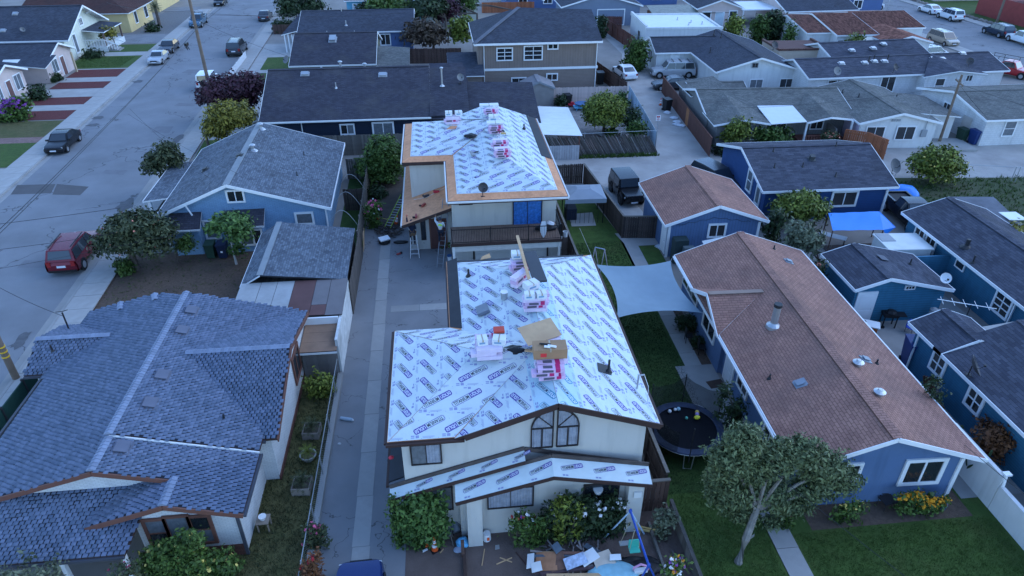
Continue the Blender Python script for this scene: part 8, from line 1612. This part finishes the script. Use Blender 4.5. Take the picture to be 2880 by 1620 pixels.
q = tl(3,2,840,850); t = thing('garden_chair', 'dark wicker chair against blue front wall beside the daisies', 'chair', q, R(5)); MB().lathe([(.25,.4),(.30,.46),(.28,.48)], 14).build('seat', dark, t); MB().slab([(-.32,.28,.45),(.32,.28,.45),(.38,.36,.8),(.2,.40,1.05),(-.2,.40,1.05),(-.38,.36,.8)], .03, off=(0,.03,0)).build('backrest', dark, t); [MB().cyl((a*.2,b*.2,0),(a*.24,b*.24,.42), .02, n=6).build('leg', dark, t) for a in (-1,1) for b in (-1,1)]
t = thing('garden_table', 'small dark metal table before the wicker chair', 'table', tl(3,2,885,925), R(10)); MB().box((-.3,-.24,.40),(.3,.24,.43)).build('top', dark, t); [MB().cyl((a*.26,b*.2,0),(a*.26,b*.2,.4), .015, n=6).build('leg', dark, t) for a in (-1,1) for b in (-1,1)]
tag(MB().lathe([(.18,0),(.22,.25),(.2,.25)], 12).build('plant_pot', flat('pot_blue', (.03,.10,.25), .3), None, tuple(tl(3,2,1300,930))), 'blue glazed pot at end of daisy bed', 'pot'); tag(MB().lathe([(.18,0),(.22,.22),(.2,.22)], 12).build('plant_pot', flat('pot_blue', (.03,.10,.25)), None, tuple(tl(3,2,1120,945))), 'blue glazed pot in front of the daisies', 'pot')
q = tl(3,2,1735,800); t = thing('solar_lamp', 'white post lamp standing on the white garden wall end', 'lamp', (21.75,17.35,1.35)); MB().cyl((0,0,0),(.05,.12,.55), .06, n=8).build('post', white, t); MB().box((-.1,.02,.55),(.2,.24,.63)).build('head', white, t)
# pale string-wrapped strips on olive trunk
t = thing('garden_sign', 'small pale metal sign fixed on olive trunk', 'sign', (10.95,16.45,.75), .4); MB().box((-.12,-.01,0),(.14,.01,.16)).build('plate', steel, t)
# gazebo
t = thing('gazebo', 'grey canopy gazebo on slab behind far stucco house', 'gazebo', (10.1,46.2,0), R(-2)); g0, g1 = 1.35,1.15
for sx_ in (-1,1):
    for sy_ in (-1,1): MB().cyl((sx_*g0,sy_*g1,0),(sx_*g0,sy_*g1,2.0), .035, n=6).build('post', black, t)
MB().mesh([(-1.5,-1.3,2.0),(1.5,-1.3,2.0),(1.5,1.3,2.0),(-1.5,1.3,2.0),(-.5,-.3,2.35),(.5,-.3,2.35),(.5,.3,2.35),(-.5,.3,2.35)], [(0,1,5,4),(1,2,6,5),(2,3,7,6),(3,0,4,7),(4,5,6,7)]).build('canopy', M('canopy_grey', (.22,.25,.29), .8, .06), t); MB().box((-1.5,-1.3,1.68),(1.5,-1.27,2.0)).build('valance', M('canopy_grey', (.22,.25,.29)), t); MB().box((1.47,-1.27,1.68),(1.5,1.3,2.0)).build('valance', M('canopy_grey', (.22,.25,.29)), t)
for k in range(7): MB().cyl((-1.0+.33*k,-1.15,0),(-1.0+.33*k,-1.15,1.0), .014, n=5).build('rail_bar', black, t)
MB().box((-1.3,-.6,0),(-.5,.4,.9)).build('sofa', M('dark_fabric', (.02,.025,.045)), t)
# play swing behind sail
t = thing('swing_set', 'small blue slide and swing frame on lawn behind shade sail', 'play set', (8.85,37.3,0), R(20)); MB().slab([(-.9,.6,1.2),(-.6,.7,1.25),(.55,-.0,.55),(.35,-.2,.5)], .05).build('slide', sb_, t)
for p in ((.5,.2),(.9,-.3)): MB().cyl((p[0]-.35,p[1],0),(p[0],p[1]+.1,2.0), .025, n=6).build('leg', M('pale_pink_metal', (.45,.38,.42)), t); MB().cyl((p[0]+.35,p[1]-.1,0),(p[0],p[1]+.1,2.0), .025, n=6).build('leg', M('pale_pink_metal', (.45,.38,.42)), t)
MB().cyl((.5,.3,2.0),(.9,-.2,2.0), .03, n=6).build('top_bar', M('grey_metal2', (.35,.4,.48)), t); [MB().cyl((-.8+.25*k,.7,0),(-.8+.25*k,.7,1.2), .02, n=5).build('ladder_rail', steel, t) for k in range(2)]; MB().box((.2,-.2,.3),(.6,.1,.36)).build('swing_seat', white, t)
tag(MB().box((-.2,-.3,0),(.2,.3,.1)).build('toy_car', flat('toy_pale', (.5,.55,.6)), None, tuple(tl(2,1,1115,420)), .5), 'small pale toy left on lawn by garage corner', 'toy')
# items by small garage
t = thing('storage_cabinet', 'dark green storage cabinet at corner of brown-roofed garage', 'cabinet', (15.2,38.9,0)); MB().box((-.45,-.35,0),(.45,.35,1.7)).build('body', M('cabinet_green', (.03,.05,.05), .6), t); MB().box((.05,-.75,0),(.75,-.38,1.35)).build('panel', M('cabinet_grey', (.10,.13,.14), .5), t)
t = thing('patio_umbrella', 'pale folded canopy corner behind the brown ridge', 'canopy', (16.8,37.0,0)); MB().mesh([(-.9,-.7,2.25),(1.5,-.5,2.3),(1.6,.7,2.2),(-.7,.6,2.15),(.3,0,2.7)], [(0,1,4),(1,2,4),(2,3,4),(3,0,4)]).build('canopy', M('canopy_white', (.60,.60,.58), .7), t); MB().cyl((.3,0,0),(.3,0,2.65), .03).build('pole', steel, t)
dish((16.0,36.9,1.3), R(30), 'dark round dish beside pale canopy behind brown ridge', .35, M('dish_dark', (.05,.05,.055)))
dish((21.35,40.0,1.6), R(-60), 'white dish fixed at right corner of brown-roofed garage', .3, white); dish((36.9,50.2,.6), R(25), 'large grey dish standing in gravel lot by the wire fence', .6, M('dish_grey', (.17,.175,.18)), .7); dish(at(2350-0,214,3.2), R(10), 'grey dish on roof edge of grey bungalow', .45); dish((8.3,117,3.6), 0, 'dark dish on wall of blue garage at top', .4); dish(at(2175,140,4.2), R(20), 'dark dish on slate roof beside tile-edged garage', .45, M('dish_dark', (.05,.05,.055))); dish((-17.6,85.2,2.2), R(-40), 'grey dish at left eave of dark cottage', .45); dish((28.0,31.0,2.1), R(-20), 'white dish beside teal garage eave', .3, white)
# ---------------------------------------------------------------- bins
def bin_(label, loc, rz, m_, s=1., lid=None):
    t = thing('wheelie_bin', label, 'bin', loc, rz, 'wheelie bins'); mb = MB(); w0, w1, d0, d1, h = .24*s,.29*s,.26*s,.36*s,.98*s
    mb.mesh([(-w0,-d0,.06),(w0,-d0,.06),(w0,d0,.06),(-w0,d0,.06),(-w1,-d1,h),(w1,-d1,h),(w1,d1,h),(-w1,d1,h)], [(0,3,2,1),(4,5,6,7),(0,1,5,4),(1,2,6,5),(2,3,7,6),(3,0,4,7)]); mb.build('body', m_, t); mb = MB(); mb.slab([(-w1-.02,-d1-.03,h+.06),(w1+.02,-d1-.03,h+.06),(w1+.02,d1+.02,h+.10),(-w1-.02,d1+.02,h+.10)], .08); mb.build('lid', lid or m_, t); MB().cyl((-w1,d1+.06,h),(w1,d1+.06,h), .02, n=6).build('handle', m_, t); [MB().cyl((sx_*w0,d0,.12),(sx_*(w0+.05),d0,.12), .12, n=12).build('wheel', black, t) for sx_ in (-1,1)]; return t
bgreen = M('bin_green', (.02,.05,.035), .55); bblue = M('bin_blue', (.015,.04,.15), .5); bnav = M('bin_navy', (.012,.02,.05), .5); bblack = M('bin_black', (.015,.016,.018), .5)
bin_('dark green bin against pale blue brick wall', tuple(tl(0,1,1605,490)), 0, bgreen, 1.05); b2 = bin_('navy bin with white number beside the green one', tuple(tl(0,1,1695,490)), 0, bnav, 1.05); MB().box((-.07,-.335,.50),(.07,-.315,.62)).build('printed_mark', white, b2)
bin_('blue bin by the white block house step', tuple(tl(3,0,1545,1085)), R(10), bblue, 1.3); bin_('dark green bin left of the blue bin by block house', tuple(tl(3,0,1450,1065)), R(10), bgreen, 1.2); bin_('bright blue bin in the teal patio', tuple(tl(3,1,1065,1300)), R(-15), bblue, 1.5); bin_('black bin by rust-brown alley fence', tuple(tl(2,0,1165,835)), R(15), bblack, 1.25); bin_('black bin in the side passage of taupe house', (18.9,81.0,0), 0, bblack, 1.4); bin_('dark bin on balcony side of the alley fence', tuple(tl(2,0,420,790)), R(15), bblack, 1.1); bin_('dark bin at corner of grey bungalow shed', (31.5,74.6,0), 0, bnav, 1.1)
# ---------------------------------------------------------------- teal patio items
q = tl(3,1,930,1050); t = thing('barbecue', 'black barbecue grill in the teal house patio', 'barbecue', (q.x,q.y+.5,0), R(-10)); MB().box((-.4,-.28,.75),(.4,.28,.92)).build('firebox', black, t); MB().lathe([(.001,.2),(.2,.17),(.28,.05),(.28,0)], 12).build('hood', black, t, (0,0,.92)); [MB().box((a*.35-.025,b*.22-.025,0),(a*.35+.025,b*.22+.025,.75)).build('leg', black, t) for a in (-1,1) for b in (-1,1)]; MB().box((.4,-.24,.82),(.85,.24,.86)).build('side_shelf', black, t); [MB().cyl((-.33,b*.24,.1),(-.33,b*.29,.1), .1, n=12).build('wheel', black, t) for b in (-1,1)]
q = tl(3,1,755,1000,.75); t = thing('outdoor_sink', 'white camp stove table over an orange crate at roof edge', 'table', (q.x,q.y,0), R(-30)); MB().box((-.6,-.35,.80),(.6,.35,.85)).build('top', white, t); MB().box((-.1,-.3,0),(.5,.3,.78)).build('crate', flat('crate_orange', (.45,.12,.03)), t); MB().cyl((-.25,.05,.86),(-.25,.05,.90), .13, n=12).build('burner', black, t)
t = thing('folding_chair', 'blue folding chair beside the barbecue', 'chair', tl(3,1,1065,1060), R(30)); MB().box((-.22,-.2,.35),(.22,.2,.38)).build('seat', flat('chair_blue', (.03,.08,.4)), t); MB().box((-.22,.18,.38),(.22,.21,.75)).build('backrest', flat('chair_blue', (.03,.08,.4)), t); [MB().cyl((a*.2,b*.18,0),(a*.2,b*.18,.35), .015, n=5).build('leg', dark, t) for a in (-1,1) for b in (-1,1)]
t = thing('water_heater', 'upright white and red appliance against teal garage wall', 'appliance', (27.3,30.1,0)); MB().lathe([(.22,0),(.24,.05),(.24,1.1),(.1,1.2)], 14).build('tank', greypaint, t); MB().lathe([(.13,.2),(.13,1.0),(.1,1.05)], 12, (.28,-.1,0)).build('cylinder', white, t)
for k in range(5): o = tag(MB().box((-.06,-.012,0),(.06,.012,1.9-.1*k)).build('plank', M('teal_plank%d' % k, (.13+.03*(k % 2),.075,.05), .85, .2, 4), None, (23.45-.02*k,23.6+.17*k,0), R(80)), ['first','second','third','fourth','fifth'][k]+' old plank from the picture bottom, leaning on teal house wall', 'plank', 'planks leaning on teal house'); o.rotation_euler = (0,R(-22),R(0))
t = thing('old_crate', 'rough brown crate panel leaning near the planks', 'panel', (23.2,23.0,0)); MB().box((-.02,-.45,0),(.02,.45,.95)).build('panel', M('crate_brown', (.17,.09,.05), .85, .2, 4), t).rotation_euler = (0,R(-20),0); MB().cyl((-.45,-.3,.05),(-.15,.25,.5), .06, n=8).build('white_pipe', white, t)
t = thing('tv_antenna', 'white rooftop aerial on dark mast in teal patio', 'antenna', (27.0,27.6,0)); MB().cyl((0,0,0),(0,0,3.1), .025, n=6).build('mast', dark, t); MB().bar((-1.5,.6,3.15),(1.1,-.45,3.05), .03,.03).build('boom', white, t); [MB().bar((-1.3+.5*k-.15,.52-.2*k-.35,3.12),(-1.3+.5*k+.15,.52-.2*k+.35,3.12), .015,.015).build('element', white, t) for k in range(5)]
# blue tarp canopy
t = thing('tarp_canopy', 'bright blue tarp stretched on posts in front of royal blue house', 'tarp', (27.9,39.0,0)); tz_ = M('blue_tarp', (.012,.19,.62), .45, .06, 3, bump=.15, bscale=8)
P4 = [tl(3,1,455,160,2.0), tl(3,1,840,145,2.0), tl(3,1,870,285,2.0), tl(3,1,490,290,2.0)]; nn = 10; V = []
for a in range(nn+1):
    for b in range(nn+1): u, v = a/nn, b/nn; p = (P4[0]*(1-u)+P4[1]*u)*(1-v)+(P4[3]*(1-u)+P4[2]*u)*v; V.append(tuple(p-Vector((27.9,39.0,0))+Vector((0,0,-.08*math.sin(math.pi*u)*math.sin(math.pi*v)+.015*math.sin(17*u+5*v)))))
F = [(a*(nn+1)+b, a*(nn+1)+b+1, (a+1)*(nn+1)+b+1, (a+1)*(nn+1)+b) for a in range(nn) for b in range(nn)]; MB().mesh(V, F).build('tarp_sheet', tz_, t, None, 0, True)
c2 = [tl(3,1,840,145,2.0), tl(3,1,965,265,1.75), tl(3,1,890,320,1.6), tl(3,1,870,285,1.95)]; MB().slab([p-Vector((27.9,39.0,0)) for p in c2], .02).build('tarp_flap', tz_, t)
for p in P4: MB().cyl((p.x-27.9,p.y-39.0,0),(p.x-27.9,p.y-39.0,1.97), .04, n=6).build('post', wood_br, t)
MB().box((-2.2,-.9,.0),(1.6,.9,.03)).build('floor_mat', M('brown_floor', (.075,.055,.05), .9), t)
t = thing('workbench', 'white folding table beneath the sage tree by the tarp', 'table', tl(3,1,470,400), R(-40)); MB().box((-.9,-.3,.72),(.9,.3,.76)).build('top', white, t); [MB().cyl((a*.8,b*.22,0),(a*.8,b*.22,.72), .02, n=5).build('leg', dark, t) for a in (-1,1) for b in (-1,1)]
blob('tarp', 'blue tarp bundle over goods beside black pickup', 'tarp', (35.6,46.6,0), (1.3,1.0,.75), tz_, 51, dents=.2); blob('refuse_bag', 'white plastic heap left of the blue tarp bundle', 'bag', (34.4,47.8,0), (.5,.4,.3), white, 52, dents=.4)
# alley bits
t = thing('alley_sign', 'small red and white notice on a post in the alley fence', 'sign', (19.95,60.9,0)); MB().cyl((0,0,0),(0,0,2.6), .025, n=6).build('post', steel, t); sp_ = MB().box((-.2,-.012,2.15),(.2,.012,2.65)).build('plate', white, t); MB().box((-.15,-.016,2.45),(.15,-.012,2.6)).build('printed_mark', flat('sign_red', (.5,.04,.05)), sp_); [MB().box((-.14,-.016,2.22+.06*k),(.14,-.012,2.25+.06*k)).build('printed_mark', flat('sign_red', (.5,.04,.05)), sp_) for k in range(3)]
for k, (x, y) in enumerate([(1225,895),(1245,925),(1240,945),(1275,955),(1170,855)]): blob('rubble_bag', ['upper white rag heap on alley verge','second white rag heap on alley verge','third white rag heap on alley verge','lowest white rag heap on alley verge','pale rock near the alley bin'][k], 'rubbish', tuple(tl(2,0,x,y)), (.4,.35,.14), M('rag_white', (.55,.56,.58), .8, .2, 4), 60+k, dents=.4)
q = tl(2,0,525,825); t = thing('play_table', 'light blue plastic play table in navy yard', 'table', q); MB().lathe([(.5,.55),(.75,.62),(.75,.68),(.05,.69)], 16).build('top', flat('table_navy', (.05,.12,.25)), t); MB().box((-.85,-.5,.25),(.85,.5,.35)).build('bench', flat('table_blue', (.15,.45,.65)), t); [MB().cyl((a*.6,b*.35,0),(a*.5,b*.3,.55), .06, n=6).build('leg', flat('table_blue', (.15,.45,.65)), t) for a in (-1,1) for b in (-1,1)]
t = thing('toy_car', 'red ride-on toy beside the light blue play table', 'toy', tl(2,0,450,805)); MB().box((-.35,-.2,.1),(.35,.2,.3)).build('body', flat('toy_red', (.5,.03,.05)), t); MB().box((-.1,-.15,.3),(.2,.15,.5)).build('seat', flat('toy_red', (.5,.03,.05)), t); [MB().cyl((a*.25,b*.2,.1),(a*.25,b*.24,.1), .1, n=10).build('wheel', black, t) for a in (-1,1) for b in (-1,1)]
t = thing('raised_bed', 'pale wooden lid box in tree bed near slat fence', 'planter', tl(2,0,935,1050)); MB().box((-.9,-.5,0),(.9,.5,.35)).build('box', wood_g, t); MB().box((-.95,-.55,.35),(.95,.55,.40)).build('lid', M('faded_lid', (.42,.34,.32), .8), t)
tag(MB().lathe([(.6,0),(.75,.1),(.7,.18),(.55,.12)], 16).build('tree_ring', concrete, None, tuple(tl(2,0,700,1015))), 'ring of stones around the clipped citrus trunk', 'edging')
# hoops over side yard
for k, yy in enumerate((43.2,46.2,49.4)): tag(MB().tube([(-7.75+1.75*s/10, yy, 1.5+1.3*math.sin(math.pi*(.15+.85*s/10))) for s in range(11)], .016, 5).build('hoop', M('hoop_grey', (.30,.31,.32), .5)), ['nearest','middle','farthest'][k]+' white arched hoop over the side yard of pale blue house', 'hoop', 'hoops over side yard')
t = thing('washstand', 'small stand with potted flowers against white brick wall', 'plant stand', (-7.95,19.5,0)); MB().box((-.25,-.25,.5),(.25,.25,.55)).build('top', M('stand_wood', (.25,.2,.16)), t); [MB().box((a*.2-.025,b*.2-.025,0),(a*.2+.025,b*.2+.025,.5)).build('leg', M('stand_wood', (.25,.2,.16)), t) for a in (-1,1) for b in (-1,1)]; MB().lathe([(.1,.55),(.16,.72)], 10).build('pot', white, t)
t = thing('green_tarp_fence', 'dark green tarp screen at far left of tab-shingle house', 'screen', (-20.6,22,0)); MB().box((-.03,0,0),(.03,8.5,1.7)).build('screen_panel', M('tarp_green', (.012,.05,.04), .8, .2, 2), t); [MB().box((-.06,2*k,0),(.06,2*k+.1,1.8)).build('post', dark, t) for k in range(5)]
t = thing('stop_sign', 'white back of a diamond road sign beyond tile roofs', 'road sign', (78.5,121,0)); MB().cyl((0,0,0),(0,0,2.6), .04, n=6).build('post', steel, t); MB().slab([(0,-.02,1.9),(.5,-.02,2.4),(0,-.02,2.9),(-.5,-.02,2.4)], .02, off=(0,.02,0)).build('plate', M('sign_back', (.5,.5,.5)), t)
# worn striped road markings
for k, (x, y) in enumerate(((79.6,104.6),(79.6,93.2))):
    mk = MB(); [mk.face([(-1.5+.55*a+.06*b,-1.2+.85*b,0),(-1.22+.55*a+.06*b,-1.2+.85*b,0),(-1.22+.55*a+.06*b,-.6+.85*b,0),(-1.5+.55*a+.06*b,-.6+.85*b,0)]) for a in range(6) for b in range(4)]
    o = tag(mk.build('road_marking', M('worn_road_paint', (.42,.42,.43), .9, .3, 2), None, (x,y,.012)), ['worn white striped marking farther up cross street','worn white striped marking nearer the minivan'][k], 'road marking', kind='structure')
